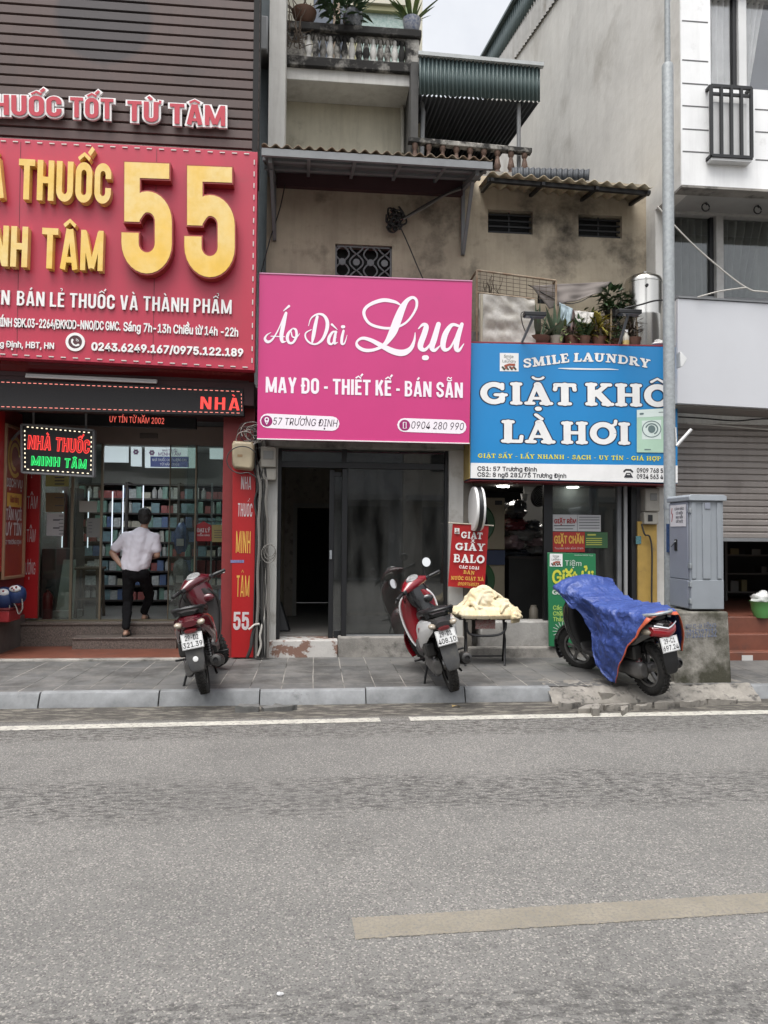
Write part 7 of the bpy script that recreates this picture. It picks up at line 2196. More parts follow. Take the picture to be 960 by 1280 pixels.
def scooter(label, px, py, heading, lean, steer, cfg, plate):
    p = PG(px, py, ZS if not cfg.get('z') else cfg['z']); zz = cfg.get('z', ZS)
    p.z = zz
    t = thing('motor_scooter', label, 'motor scooter', p, 'motor scooters parked on the pavement', (0, lean, heading))
    def part(g, name, m, parent=None, **k): return g.build(name, m, parent or t, local=True, **k)
    body, side, apron, inner, edge = cfg['body'], cfg['side'], cfg['apron'], cfg['inner'], cfg['edge']
    wheel(t, 'rear_wheel', (0, 0, .265), .265, .047)
    # tail and side cowling
    S = [(-.335, .035, .675, .735), (-.30, .085, .645, .752), (-.22, .125, .60, .772), (-.08, .148, .55, .772), (.12, .158, .50, .752), (.32, .155, .43, .722), (.48, .135, .37, .66), (.58, .10, .33, .56)]
    part(MB().loft([sec(*q) for q in S]), 'tail_cowling', body)
    for s in (-1, 1):       # side panel swooping up towards the tail
        g = MB(); secs = []
        for y, x_, z0, z1, th in ((-.27, .110, .635, .735, .012), (-.15, .140, .575, .74, .016), (0, .160, .50, .73, .018), (.15, .168, .44, .70, .018), (.30, .166, .40, .64, .016), (.42, .150, .37, .55, .010)):
            secs.append([V((s * (x_ - .012), y, z1)), V((s * (x_ + th * .6), y, z1 - (z1 - z0) * .12)), V((s * (x_ + th), y, (z0 + z1) / 2)), V((s * (x_ + th * .5), y, z0 + (z1 - z0) * .1)), V((s * (x_ - .012), y, z0)), V((s * (x_ - .03), y, (z0 + z1) / 2))])
        g.loft(secs); part(g, 'side_panel', side, ang=50)
        if cfg.get('stripe'):
            g = MB()
            for k in range(2):
                pts = [(.02 + .05 * k, .66 - .03 * k), (.10 + .05 * k, .62 - .03 * k), (.20 + .04 * k, .55 - .03 * k)]
                g.tube([V((s * .178, a, b)) for a, b in pts], .007, 5)
            part(g, 'side_stripe', cfg['stripe'])
    # seat
    S = [(-.27, .06, .765, .80), (-.22, .105, .755, .825), (-.08, .128, .755, .835), (.10, .135, .745, .815), (.28, .135, .72, .785), (.45, .12, .67, .765), (.58, .085, .60, .735), (.63, .05, .58, .70)]
    part(MB().loft([sec(*q, e=3.2) for q in S]), 'seat', M_seat)
    # grab rail
    g = MB().tube(spl3([(-.142, .06, .765), (-.150, -.08, .795), (-.135, -.24, .825), (-.08, -.335, .835), (0, -.355, .838), (.08, -.335, .835), (.135, -.24, .825), (.150, -.08, .795), (.142, .06, .765)], 5), .016, 8)
    for s in (-1, 1): g.bar((s * .11, -.25, .77), (s * .13, -.26, .825), .03)
    part(g, 'grab_rail', cfg.get('rail', M_plasb))
    dz = cfg.get('plz', 0) * .9
    if cfg.get('vlamp'):
        g = MB()
        g.loft([[V((x_, -.30 - .045 * (1 - (x_ / .12) ** 2) - dy, z_ + abs(x_) * .25)) for dy, z_ in ((0, .60), (.018, .615), (.02, .665), (0, .685), (-.05, .68), (-.05, .60))] for x_ in (-.125, -.08, -.04, 0, .04, .08, .125)])
        part(g, 'tail_light', M_tail, ang=50)
        g = MB().tube([V((x_, -.325 - .045 * (1 - (x_ / .12) ** 2), .695 + abs(x_) * .30)) for x_ in (-.12, -.08, -.04, 0, .04, .08, .12)], .009, 6)
        part(g, 'tail_trim', M_chrome)
        for s in (-1, 1): part(MB().ell((s * .135, -.20, .665), (.022, .085, .030), 10, 14), 'turn_signal', M_clear)
    else:
        part(MB().loft([sec(-.385, .045, .62 + dz, .645 + dz), sec(-.37, .055, .613 + dz, .65 + dz), sec(-.32, .06, .60 + dz, .655 + dz)]), 'tail_light', M_taild)
        part(MB().loft([sec(-.350, .062, .67, .725), sec(-.335, .072, .662, .735), sec(-.28, .08, .65, .745)]), 'tail_panel', cfg.get('tailpanel', body))
        for s in (-1, 1):
            part(MB().ell((s * .098, -.315, .695), (.038, .045, .026), 10, 16, rot=Matrix.Rotation(s * .5, 3, 'Z') @ Matrix.Rotation(s * -.35, 3, 'Y')), 'turn_signal', M_clear)
    # plate carrier, flap, plate
    g = MB().loft([[V((-a, y, z)), V((a, y, z)), V((a * .9, y + .03, z)), V((-a * .9, y + .03, z))] for a, y, z in ((.085, -.27, .64), (.075, -.325, .55), (.082, -.345, .46), (.078, -.35, .36), (.062, -.345, .285), (.045, -.335, .262))])
    part(g, 'mud_flap', cfg.get('flap', M_flap), bevel=.006, ang=50)
    if cfg.get('blot'): part(MB().ell((.0, -.352, .38), (.024, .004, .026), 8, 12), 'flap_reflector', M_wax)
    up = V((0, .18, .98)).normalized(); rt_ = V((1, 0, 0)); n_ = rt_.cross(up); n_ = V((0, -up.z, up.y))
    c = V((0, -.362, .545 + cfg.get('plz', 0)))
    pl = part(MB().obox(c, rt_ * .095, up * .07, n_ * .0025), 'number_plate', M_plate, bevel=.003)
    g = MB()
    for s_, zz_, x0, x1 in ((plate[0], .010, -.058, .058), (plate[1], -.052, -.083, .083)):
        b = c + up * zz_
        text_on(g, s_, b + rt_ * x0, b + rt_ * x1, b + rt_ * x0 + up * .044, n_, depth=.0035, bold=.012)
    part(g, 'plate_number', M_blk, pl, ang=0)
    g = MB().tube([c + rt_ * a + up * b + n_ * .003 for a, b in ((-.09, -.065), (.09, -.065), (.09, .065), (-.09, .065), (-.09, -.065))], .0016, 4)
    part(g, 'plate_border', M_blk, pl, ang=0)
    # engine, case, air box, shocks, exhaust
    part(MB().loft([sec(-.06, .035, .20, .33, x=-.10), sec(0, .045, .17, .36, x=-.105), sec(.2, .05, .19, .35, x=-.11), sec(.42, .045, .19, .34, x=-.105), sec(.5, .02, .22, .31, x=-.1)]), 'engine_case', M_metal)
    part(MB().box(-.17, -.075, -.03, .24, .37, .51), 'air_box', M_plas, bevel=.02, seg=3)
    part(MB().loft([sec(.12, .06, .22, .38), sec(.25, .10, .19, .42), sec(.45, .11, .2, .4), sec(.58, .07, .24, .36)]), 'engine', M_exh)
    part(MB().loft([sec(-.05, .07, .40, .55), sec(.1, .10, .42, .54), sec(.3, .10, .38, .5)]), 'rear_fender', M_plasb)
    for s in (-1, 1):
        a = V((s * .105, -.02, .30)); b = V((s * .105, .07, .60))
        k = part(MB().tube([a, b], .014, 8).lathe([(.02, 0), (.02, .03)], a, (0, 0, 1), 12), 'shock_absorber', M_metal)
        pts = [a.lerp(b, .12 + .78 * i / 90) + V((.027 * math.cos(i * .72), .027 * math.sin(i * .72), 0)) for i in range(91)]
        part(MB().tube(pts, .0055, 5), 'spring', cfg.get('spring', M_plasb), k)
    g = MB().tube([V((.10, .45, .26)), V((.13, .33, .22)), V((.145, .22, .23))], [.02, .022, .03], 12)
    g.tube([V((.145, .24, .23)), V((.15, .18, .245)), V((.158, -.10, .295)), V((.160, -.20, .312)), V((.161, -.235, .318)), V((.161, -.245, .32))], [.03, .05, .060, .058, .05, .03], 18)
    ex = part(g, 'exhaust', M_exh)
    part(MB().lathe([(.024, 0), (.024, .02), (.016, .02)], (.161, -.262, .322), (0, 1, -.15), 16, caps=False), 'exhaust_tip', M_blk, ex)
    part(MB().lathe([(.012, 0), (.012, .01)], (.161, -.246, .322), (0, 1, -.15), 12), 'exhaust_hole', M_blk, ex)
    g = MB(); g.loft([[V((.160 + .062 * math.cos(a), y, z + .062 * math.sin(a))) for a in (-.9, -.5, 0, .5, .9, 1.3)] + [V((.160 + .055 * math.cos(a), y, z + .055 * math.sin(a))) for a in (1.3, .9, .5, 0, -.5, -.9)] for y, z in ((-.1, .297), (0, .28), (.14, .255))])
    part(g, 'heat_shield', cfg.get('shield', M_plas), ex)
    # floor board, tunnel, foot pegs, stands
    part(MB().loft([sec(.50, .14, .26, .36, 4), sec(.7, .16, .27, .335, 4), sec(.92, .15, .28, .34, 4), sec(1.0, .12, .32, .42, 4)]), 'floorboard', M_plas)
    for s in (-1, 1): part(MB().bar((s * .12, .38, .29), (s * .26, .36, .30), .03, .02), 'foot_peg', M_plasb, bevel=.004)
    part(MB().tube([(-.12, .42, .24), (-.19, .36, .12), (-.235, .34, .015 - math.sin(lean) * .0)], .012, 6).bar((-.26, .33, .012), (-.21, .35, .012), .03, .012), 'side_stand', M_plasb)
    part(MB().tube([(.09, .36, .22), (.12, .10, .17), (.13, .06, .15)], .012, 6).tube([(-.09, .36, .22), (-.12, .12, .17)], .012, 6), 'centre_stand', M_plasb)
    # leg shield and front apron
    Rg = [(.29, .985, .10, .04), (.38, 1.02, .15, .045), (.52, 1.045, .185, .05), (.66, 1.055, .20, .055), (.78, 1.04, .19, .055), (.86, 1.015, .15, .05), (.91, 1.0, .10, .04)]
    part(MB().loft([ring(*q) for q in Rg]), 'leg_shield', inner)
    part(MB().loft([ring(z, cy + .055, hx + .012, hy + .02) for z, cy, hx, hy in Rg]), 'front_apron', apron)
    if edge:
        for s in (-1, 1):
            part(MB().tube(spl3([(s * (hx + .008), cy + .02, z) for z, cy, hx, hy in Rg], 4), .012, 7), 'shield_edge', edge)
    # glove pocket and bag hook
    part(MB().ell((.11, .985, .80), (.07, .03, .045), 10, 14), 'glove_pocket', cfg.get('pocket', inner))
    part(MB().lathe([(.028, 0), (.030, .012), (.012, .016)], (-.09 if cfg.get('keyleft') else .03, .995, .80), (0, -1, .1), 14), 'key_lock', M_metal)
    # steering group
    piv = V((0, 1.06, 0)); ax = V((0, -.42, 1)).normalized()
    Ms = Matrix.Translation(V((0, 1.05, .9))) @ Matrix.Rotation(steer, 4, ax) @ Matrix.Diagonal((cfg.get('bar', 1), 1, 1, 1)) @ Matrix.Translation(-V((0, 1.05, .9)))
    def spart(g, name, m, parent=None, **k): return part(g.xf(Ms), name, m, parent, **k)
    wheel(t, 'front_wheel', (0, 1.27, .265), .265, .042, Ms)
    g = MB(); secs = []
    for k in range(11):
        a = R(-25 + 150 * k / 10); r_ = .305
        secs.append([V((x_, 1.27 + r_ * math.cos(a) * (1 - .0 * abs(x_)), .265 + (r_ - abs(x_) ** 2 * 6) * math.sin(a))) for x_ in (-.07, -.055, -.025, 0, .025, .055, .07)] + [V((x_, 1.27 + (r_ - .012) * math.cos(a), .265 + (r_ - .012 - abs(x_) ** 2 * 6) * math.sin(a))) for x_ in (.066, .025, 0, -.025, -.066)])
    spart(g.loft(secs), 'front_fender', cfg.get('fender', apron), ang=50)
    g = MB()
    for s in (-1, 1): g.tube([V((s * .062, 1.27, .265)), V((s * .062, 1.17, .56))], .018, 8)
    spart(g, 'front_fork', M_exh)
    cw = cfg['cowl']
    # handlebar cowl: sections across x
    secs = []
    for x_, cy, cz, ry, rz in ((-.20, 1.00, .965, .028, .024), (-.15, 1.01, .975, .05, .042), (-.09, 1.025, .985, .085, .066), (0, 1.035, .992, .105, .08), (.09, 1.025, .985, .085, .066), (.15, 1.01, .975, .05, .042), (.20, 1.00, .965, .028, .024)):
        secs.append([V((x_, cy + ry * math.cos(2 * math.pi * k / 18), cz + rz * math.sin(2 * math.pi * k / 18) + .25 * ry * math.cos(2 * math.pi * k / 18) * 0)) for k in range(18)])
    spart(MB().loft(secs), 'handlebar_cowl', cw)
    # dial on the rider's side
    q = V((0, .985, 1.052)); nd = V((0, -.62, .78)); ud = V((0, .78, .62))
    g = MB(); 
    for k, (f, l) in enumerate(((1.0, 0.0), (.92, .012), (.8, .016))): pass
    rings_ = []
    for f, l in ((1.06, -.03), (1.0, .0), (.9, .010), (.5, .014), (.05, .015)):
        rings_.append([q + V((1, 0, 0)) * (.085 * f * math.cos(a)) + ud * (.048 * f * math.sin(a)) + nd * l for a in [2 * math.pi * k / 24 for k in range(24)]])
    spart(MB().loft(rings_), 'dial', M_dash)
    spart(MB().loft([ring(z, cy, hx, hy) for z, cy, hx, hy in (((.50, .985, .10, .05), (.60, .985, .16, .06)) if cfg.get('deep') else ()) + ((.74, 1.0, .11, .05), (.80, 1.005, .145, .06), (.88, 1.015, .15, .07), (.95, 1.02, .13, .07))]), 'steering_neck', cfg.get('neck', cw))
    spart(MB().ell((0, 1.12, .975), (.085, .035, .045), 10, 16), 'headlight', M_clear)
    for s in (-1, 1):
        spart(MB().tube([(s * .17, 1.0, .968), (s * .24, .975, .965)], .013, 10), 'handlebar', M_plasb)
        spart(MB().tube([(s * .225, .98, .966), (s * .235, .976, .966), (s * .345, .93, .962), (s * .352, .927, .962)], [.018, .020, .020, .016], 12), 'grip', M_plasb)
        spart(MB().tube(spl3([(s * .20, 1.01, .965), (s * .24, 1.025, .955), (s * .30, 1.0, .945), (s * .345, .975, .935), (s * .36, .965, .932)], 4), .0065, 6), 'brake_lever', M_metal)
        spart(MB().box(s * .185 - .025, s * .185 + .025, .955, 1.01, .945, .99), 'switch_box', M_plasb, bevel=.01)
        spart(MB().tube(spl3([(s * .19, 1.02, .95), (s * .16, 1.08, .86 + .02 * s), (s * .07, 1.07, .80)], 5), .006, 6), 'brake_cable', M_plasb)
        if cfg.get('mirrors'):
            spart(MB().tube(spl3([(s * .20, 1.0, .98), (s * .21, 1.01, 1.03), (s * .235, 1.0, 1.08), (s * .26, .985, 1.105)], 4), .007, 7), 'mirror_stem', M_plasb)
            mc = V((s * .27, .975, 1.12)); mn = V((-s * .25, -1, .05)).normalized()
            mh = spart(MB().lathe([(.02, .035), (.045, .025), (.055, .008), (.056, 0), (.052, -.002)], mc, -mn, 20), 'mirror', M_plasb)
            spart(MB().lathe([(.051, 0), (.051, .002)], mc + mn * .003, mn, 24), 'mirror_glass', M_mirror, mh)
    return t, p
M_maroonp = mat('maroon lacquer', (.075, .004, .009), .22, var=.15, coat=.7)
M_redp = mat('red lacquer', (.20, .006, .012), .24, var=.12, coat=.7)
M_brown = mat('brownish grey plastic', (.030, .026, .025), .5, var=.3, vscale=6)
M_blackp = mat('black lacquer', (.012, .012, .013), .25, coat=.5)
M_greyp = mat('grey lacquer', (.10, .10, .10), .3, coat=.5, var=.2)
s1, p1 = scooter('maroon scooter parked in front of the pharmacy steps with its handlebar turned', 257, 866, R(5), R(-11), R(38),
    dict(body=M_maroonp, side=M_maroonp, apron=M_maroonp, inner=M_brown, edge=M_brown, cowl=M_maroonp, neck=M_maroonp, flap=M_flap, blot=True, fender=M_maroonp, tailpanel=M_maroonp, pocket=M_maroonp), ('29-D2', '321.39'))
s2, p2_ = scooter('red and white scooter with round mirrors parked before the empty pink-signed shop', 567, 863, R(1), R(-14.5), R(34),
    dict(body=M_plas, side=M_wax, apron=M_redp, inner=M_redp, edge=M_wax, cowl=M_redp, neck=M_blackp, deep=True, plz=.035, stripe=M_redp, mirrors=True, flap=M_flap, fender=M_redp, tailpanel=M_plas, pocket=M_blackp, keyleft=False), ('29-D1', '408.10'))
s3, p3_ = scooter('black scooter under the blue tarp beside the concrete block', 816, 868, R(12), R(-9), R(20),
    dict(body=M_blackp, side=M_greyp, apron=M_blackp, inner=M_plasb, edge=None, cowl=M_blackp, vlamp=True, rail=M_galv, flap=M_plasb, fender=M_blackp, spring=M_taild, z=.09, bar=.76), ('29-C1', '697.24'))
# ---- tarp
M_tarp = mat('blue woven tarp', (.026, .050, .20), .48, var=.3, vscale=5, dark=(.042, .078, .265), bump=.6, bscale=26, crumple=7.5)
M_tarpo = mat('orange tarp hem', (.50, .10, .045), .45, var=.15, vscale=8)
def interp(tab, x):
    tab = sorted(tab)
    if x <= tab[0][0]: return tab[0][1]
    for (a, b), (c, d) in zip(tab[:-1], tab[1:]):
        if x <= c:
            f = (x - a) / (c - a); f = f * f * (3 - 2 * f) * .6 + f * .4; return b + (d - b) * f
    return tab[-1][1]
topz = [(-.34, .80), (-.2, .86), (0, .865), (.2, .855), (.45, .875), (.62, .93), (.78, 1.01), (.9, 1.08), (1.0, 1.115), (1.12, 1.09), (1.25, 1.04)]
hw_ = [(-.34, .13), (-.1, .175), (.3, .185), (.6, .19), (.78, .22), (.92, .27), (1.05, .29), (1.25, .24)]
def tarp_pt(u, v):
    s = -1 if u < .5 else 1
    k = abs(u - .5) * 2          # 0 crest .. 1 hem
    tt = 0 if k < .3 else (k - .3) / .7
    if s < 0:
        yf = interp([(0, 1.10), (.06, 1.0), (.14, .86), (.3, .70), (.6, .60), (.8, .50), (1, .33)], tt); yr = interp([(0, -.30), (.25, -.20), (.5, -.02), (.8, .14), (1, .22)], tt); hem = .12
    else:
        yf = interp([(0, 1.17), (.5, 1.1), (1, .9)], tt); yr = interp([(0, -.30), (.5, -.26), (1, -.2)], tt); hem = .40
    y = yf + (yr - yf) * v
    tz = interp(topz, y); hw = interp(hw_, y)
    if k < .3:
        x = s * hw * (k / .3) ** .9; z = tz - .03 * (k / .3) ** 2
        if y > .8: z -= .05 * (k / .3) ** 2
    else:
        fl = .05 + .05 * math.sin(tt * 2.4) if s > 0 else .10 * tt ** .7 - .08 * max(0, tt - .55)
        x = s * (hw + fl); z = tz - .03 - (tz - .03 - hem) * tt
        if y > .8: z -= .05
        pull = max(0, 1 - abs(y - .62) / .3)
        x -= s * pull * .10 * math.sin(min(1, tt * 1.3) * math.pi)
    q = V((x * 4.5, y * 3.2, z * 3.2))
    a = noise.noise(q * .9 + V((3, 1, 7))); b = noise.noise(V((y * 16 + z * 5, z * 3.5, x * 3)))
    c = noise.noise(V((y * 7 - z * 9, z * 6, 4)))
    amp = .25 + .75 * min(1, k / .3)
    d = (.030 * a + .020 * b + .022 * (1 - abs(c) * 2) + .012 * (1 - 2 * abs(noise.noise(V((y * 15 + z * 12, z * 17 - y * 6, x * 9)))))) * amp
    d *= 1 - .75 * max(0, min(1, (v - .8) / .15))
    return V((x + s * d * .9, y + .008 * b * (1 - v), z + d * .6))
mt = Matrix.Translation(p3_) @ Matrix.Rotation(R(12), 4, 'Z') @ Matrix.Rotation(R(9) * -1, 4, 'Y')
tp = thing('blue_tarp', 'crinkled blue tarp with an orange hem thrown over the black scooter', 'tarp', p3_, rot=(0, R(9) * -1 * -1 * -1, R(12)))
tp.rotation_euler = s3.rotation_euler
NU, NVV = 90, 96
g = MB().grid(lambda u, v: tarp_pt(u, v * .975), NU, NVV)
g.build('sheet', M_tarp, tp, local=True, ang=60, solid=.004)
g = MB().grid(lambda u, v: tarp_pt(u, .973 + v * .027) + V((0, 0, .001)), NU, 3)
g.build('orange_hem', M_tarpo, tp, local=True, ang=60, solid=.006)
# ================================================================ folding table with bedding
Yt = 8.55
tl_, tr_ = P(574, 776, Yt), P(638, 776, Yt)
zt_top = P(605, 770, Yt).z
t = thing('folding_table', 'black folding table frame standing under the heap of cream bedding', 'table', ((tl_.x + tr_.x) / 2, Yt, ZS))
M_tub = mat('black steel tube', (.016, .016, .017), .4, metal=.3)
x0, x1 = tl_.x, tr_.x
y0, y1 = 8.36, 8.74
MB().box(x0 - .03, x1 + .03, y0, y1, zt_top - .025, zt_top).build('table_top', mat('dark table board', (.05, .045, .04), .6), t, bevel=.006)
g_ = [((x0 + .03, y0 + .02), (x0 + .10, y1 - .02)), ((x1 - .12, y0 + .02), (x1 - .05, y1 - .02))]
for (xa, ya), (xb, yb) in g_:
    MB().tube([(xa, ya, zt_top - .03), (xa + .04, (ya + yb) / 2, (zt_top + ZS) / 2), (xb, yb, ZS)], .011, 8).build('leg', M_tub, t)
    MB().tube([(xb, yb - .01, zt_top - .03), (xb - .02, (ya + yb) / 2 - .03, (zt_top + ZS) / 2), (xa + .01, ya, ZS)], .011, 8).build('leg', M_tub, t)
MB().tube(spl3([(x0 + .05, y0 + .01, zt_top - .05), (x0 + .06, y0, zt_top - .15), (x0 + .14, y0, zt_top - .2), (x1 - .22, y0, zt_top - .2), (x1 - .12, y0, zt_top - .15), (x1 - .10, y0 + .01, zt_top - .05)], 5), .014, 8).build('cross_bar', M_tub, t)
MB().tube([(x0 + .1, y1 - .02, ZS + .06), (x1 - .05, y1 - .02, ZS + .06)], .009, 8).build('cross_bar', M_tub, t)
MB().box(x0 + .16, x1 - .22, y0 + .03, y0 + .05, zt_top - .13, zt_top - .03).build('patterned_bag', mat('red checked cloth', (.34, .13, .12), .9, var=.8, vscale=60, dark=(.42, .36, .33)), t, ang=0)
M_bed = mat('cream quilt', (.60, .53, .385), .95, var=.12, vscale=5, dark=(.56, .44, .25), bump=.5, bscale=18)
cx_, cy_ = P(606, 760, 8.5).x, 8.53
def capsule(g, pts, rs, n=14):
    pts = [V(p) for p in pts]
    g.tube(pts, rs, n)
    for p, r in ((pts[0], rs[0]), (pts[-1], rs[-1])): g.ell(p, (r, r, r), 8, n)
def flesh(name, mb, m, parent, vox, smooth=6, local=False):
    o = mb.build(name, m, parent, ang=0, weld=False)
    o.data.polygons.foreach_set('use_smooth', [True] * len(o.data.polygons))
    q = o.modifiers.new('join', 'REMESH'); q.mode = 'VOXEL'; q.voxel_size = vox; q.use_smooth_shade = True
    q = o.modifiers.new('smooth', 'SMOOTH'); q.factor = .5; q.iterations = smooth
    return o
r = random.Random(12)
def heap_z(x, y):
    """upper surface of the piled quilts"""
    a = max(0, 1 - (x / .43) ** 4 - (y / .30) ** 4) ** .4
    return zt_top + .115 * a + .23 * math.exp(-(((x + .03) / .17) ** 2 + ((y - .02) / .17) ** 2)) + .09 * math.exp(-(((x - .17) / .13) ** 2 + ((y - .01) / .16) ** 2))
def quilt_parts(g):
    def bulge(c, rr, sd, amp=.2):
        k = len(g.v); g.ell((0, 0, 0), (1, 1, 1), 16, 24)
        for i_ in range(k, len(g.v)):
            p = g.v[i_]; d = 1 + amp * abs(noise.noise(p * 2.6 + V((sd, 1, 2)))) * 1.4 - amp * .3
            g.v[i_] = V((cx_ + c[0] + p.x * rr[0] * d, cy_ + c[1] + p.y * rr[1] * d, zt_top + max(c[2] + p.z * rr[2] * d, -.012)))
    bulge((0, 0, .045), (.405, .27, .075), 3, .16)
    bulge((.30, -.05, .0), (.13, .20, .085), 5, .2); bulge((-.30, .0, .06), (.14, .2, .06), 9, .2)
    bulge((-.04, .03, .16), (.19, .18, .165), 7, .25); bulge((.16, .02, .12), (.17, .19, .10), 8, .25)
    for k in range(24):      # soft rolls of cloth wandering over the heap
        a = r.uniform(0, 6.28); x, y = .36 * math.cos(a), .24 * math.sin(a); hd = a + math.pi + r.uniform(-.9, .9); turn = r.uniform(-.35, .35); pts = []; rs = []
        n_ = r.randint(7, 12); r0 = r.uniform(.020, .036)
        if k > 15: x, y = r.uniform(-.18, .16), r.uniform(-.14, .02); n_ = 8; r0 *= .8
        for q in range(n_):
            pts.append(V((cx_ + x, cy_ + y, heap_z(x, y) - .012))); rs.append(r0 * (.35 + .65 * math.sin(math.pi * (q + .6) / (n_ + .2))))
            x += .042 * math.cos(hd); y += .036 * math.sin(hd); hd += turn + r.uniform(-.3, .3)
            x = max(-.40, min(.40, x)); y = max(-.27, min(.26, y))
        capsule(g, spl3(pts, 3), [rs[min(i_ // 3, n_ - 1)] for i_ in range((n_ - 1) * 3 + 1)], 10)
    for k in range(30):      # gathered pleats along the front edge
        x = -.37 + .74 * (k + r.uniform(-.3, .3)) / 29; e = math.sqrt(max(.05, 1 - (x / .44) ** 2)); f = r.uniform(.8, 1.1); x2 = x + r.uniform(-.03, .03)
        z0_ = -.05 if x > .26 else (.0 if x > -.3 else .035)
        capsule(g, [(cx_ + x2, cy_ - .15 * e, zt_top + .105), (cx_ + x, cy_ - .235 * e, zt_top + .075 * f), (cx_ + x, cy_ - .275 * e, zt_top + .03), (cx_ + x, cy_ - .265 * e, zt_top + z0_)], [.016, .022, .020, .014], 8)
g = MB(); quilt_parts(g)
o = flesh('bedding_heap', g, M_bed, None, .008, 2)
tag(o, 'crumpled heap of cream quilts piled on the folding table', 'bedding')

# ================================================================ the walking man
Ym = 9.98
def J(px, py, Y=Ym): return P(px, py, Y)
M_skin = mat('skin', (.36, .215, .15), .5, var=.06, vscale=20)
M_shirt = mat('pale lilac shirt', (.72, .70, .76), .85, var=.06, vscale=10, bump=.15, bscale=40)
M_trous = mat('black trousers', (.006, .006, .007), .9, spec=.2, bump=.2, bscale=30)
M_hair = mat('black hair', (.012, .011, .010), .6, bump=.6, bscale=120)
M_flop = mat('dark sandal', (.02, .016, .014), .6)
heelL = J(157.5, 790, y_s1 + .16); heelL.z = zs1
heelR = J(179, 769, YD + .08); heelR.z = zd
man = thing('person', 'man in a pale lilac T-shirt and black trousers stepping up into the pharmacy', 'person', (heelL.x + .1, y_s1 + .2, zs1))
hip = J(168, 712); neck = J(179, 664); head = J(180.5, 649)
shL, shR = J(157, 671), J(194, 673)
elL, wrL = J(140, 691, Ym + .05), J(150.5, 706, Ym - .04)
elR, wrR = J(196.5, 694, Ym - .02), J(190, 697, Ym + .24)
hipL, hipR = J(161.5, 716), J(178, 716)
knL, anL = J(159.5, 752, Ym + .05), V((heelL.x + .005, heelL.y - .02, heelL.z + .085))
knR, anR = J(187, 745, Ym + .26), V((heelR.x + .01, heelR.y + .02, heelR.z + .085))
g = MB()
capsule(g, [hip, J(172, 690), J(176, 676)], [.10, .095, .095])
capsule(g, [shL + V((.01, 0, -.01)), neck + V((0, 0, -.06)), shR + V((-.01, 0, -.01))], [.045, .055, .045])
capsule(g, [neck + V((0, 0, -.05)), neck + V((.005, .03, .06))], [.056, .052])
hc = head + V((.0, .03, .03))
g.ell(hc, (.074, .095, .112), 16, 20); g.ell(hc + V((.0, .045, -.06)), (.052, .055, .06), 12, 14)
g.ell(hc + V((0, .105, -.015)), (.013, .02, .022), 8, 10); g.ell(hc + V((0, .088, -.065)), (.028, .012, .01), 8, 10)
for s in (-1, 1): g.ell(hc + V((s * .074, .0, -.012)), (.012, .022, .034), 8, 10); g.ell(hc + V((s * .03, .088, .012)), (.014, .01, .009), 8, 10)
for a, b, c in ((shL, elL, wrL), (shR, elR, wrR)):
    capsule(g, [a, a.lerp(b, .5), b], [.052, .047, .040]); capsule(g, [b, b.lerp(c, .4), c], [.040, .038, .026])
def hand(g, w, d, up, side):
    d = V(d).normalized(); up = V(up); up = (up - d * up.dot(d)).normalized(); s = d.cross(up) * side
    pc = w + d * .05
    capsule(g, [w, w + d * .03, w + d * .075], [.024, .03, .032]); capsule(g, [w + d * .05 - s * .02, w + d * .085 - s * .025], [.02, .018]); capsule(g, [w + d * .05 + s * .02, w + d * .085 + s * .025], [.02, .018])
    for k, (o_, L) in enumerate(((-.03, .062), (-.010, .072), (.010, .068), (.03, .052))):
        b = w + d * .088 + s * o_
        m_ = b + d * L * .5 - up * .008; e = m_ + d * L * .36 - up * .026
        capsule(g, [b, m_, e], [.0095, .009, .0075], 8)
    b = w + d * .03 - s * .03; m_ = b + d * .03 - s * .026; e = m_ + d * .03 - s * .008 - up * .012
    capsule(g, [b, m_, e], [.012, .0105, .0085], 8)
hand(g, wrL, hip + V((-.12, -.02, .02)) - wrL, (-.8, -.5, .2), 1)
hand(g, wrR, V((-.1, 1, .1)), (0, .1, 1), -1)
for a, b, c in ((hipL, knL, anL), (hipR, knR, anR)):
    capsule(g, [a, a.lerp(b, .5), b], [.066, .058, .046]); capsule(g, [b, b.lerp(c, .35), c], [.046, .046, .034])
for an in (anL, anR):
    f = V((an.x, an.y, an.z - .05))
    capsule(g, [f + V((0, -.035, 0)), f + V((0, .06, -.012)), f + V((.005, .15, -.022))], [.033, .034, .026])
    for k in range(5): capsule(g, [f + V((-.028 + .014 * k, .14, -.024)), f + V((-.032 + .016 * k, .185 - abs(k - 1) * .008, -.03))], [.011, .009], 8)
body = flesh('body', g, M_skin, man, .0075, 5)
g = MB()
capsule(g, [J(168.5, 709), J(170, 700), J(173, 688), J(175.5, 676), J(177, 669)], [.132, .130, .128, .135, .115], 20)
capsule(g, [J(160, 706), J(162, 690), J(163, 676)], [.094, .09, .092], 16); capsule(g, [J(178, 706), J(183, 690), J(188, 677)], [.094, .092, .092], 16)
capsule(g, [shL, neck + V((0, -.01, -.055)), shR], [.068, .082, .068], 16)
capsule(g, [shL, shL.lerp(elL, .66)], [.068, .068], 16); capsule(g, [shR, shR.lerp(elR, .62)], [.068, .067], 16)
g.lathe([(.07, -.03), (.066, .02), (.058, .022), (.06, -.03)], neck + V((0, 0, -.02)), (0, .15, 1), 20)
o = flesh('shirt', g, M_shirt, man, .013, 6)
tx = bpy.data.textures.new('folds', 'CLOUDS'); tx.noise_scale = .09
q = o.modifiers.new('folds', 'DISPLACE'); q.texture = tx; q.strength = .028; q.mid_level = .5; q.texture_coords = 'LOCAL'
g = MB()
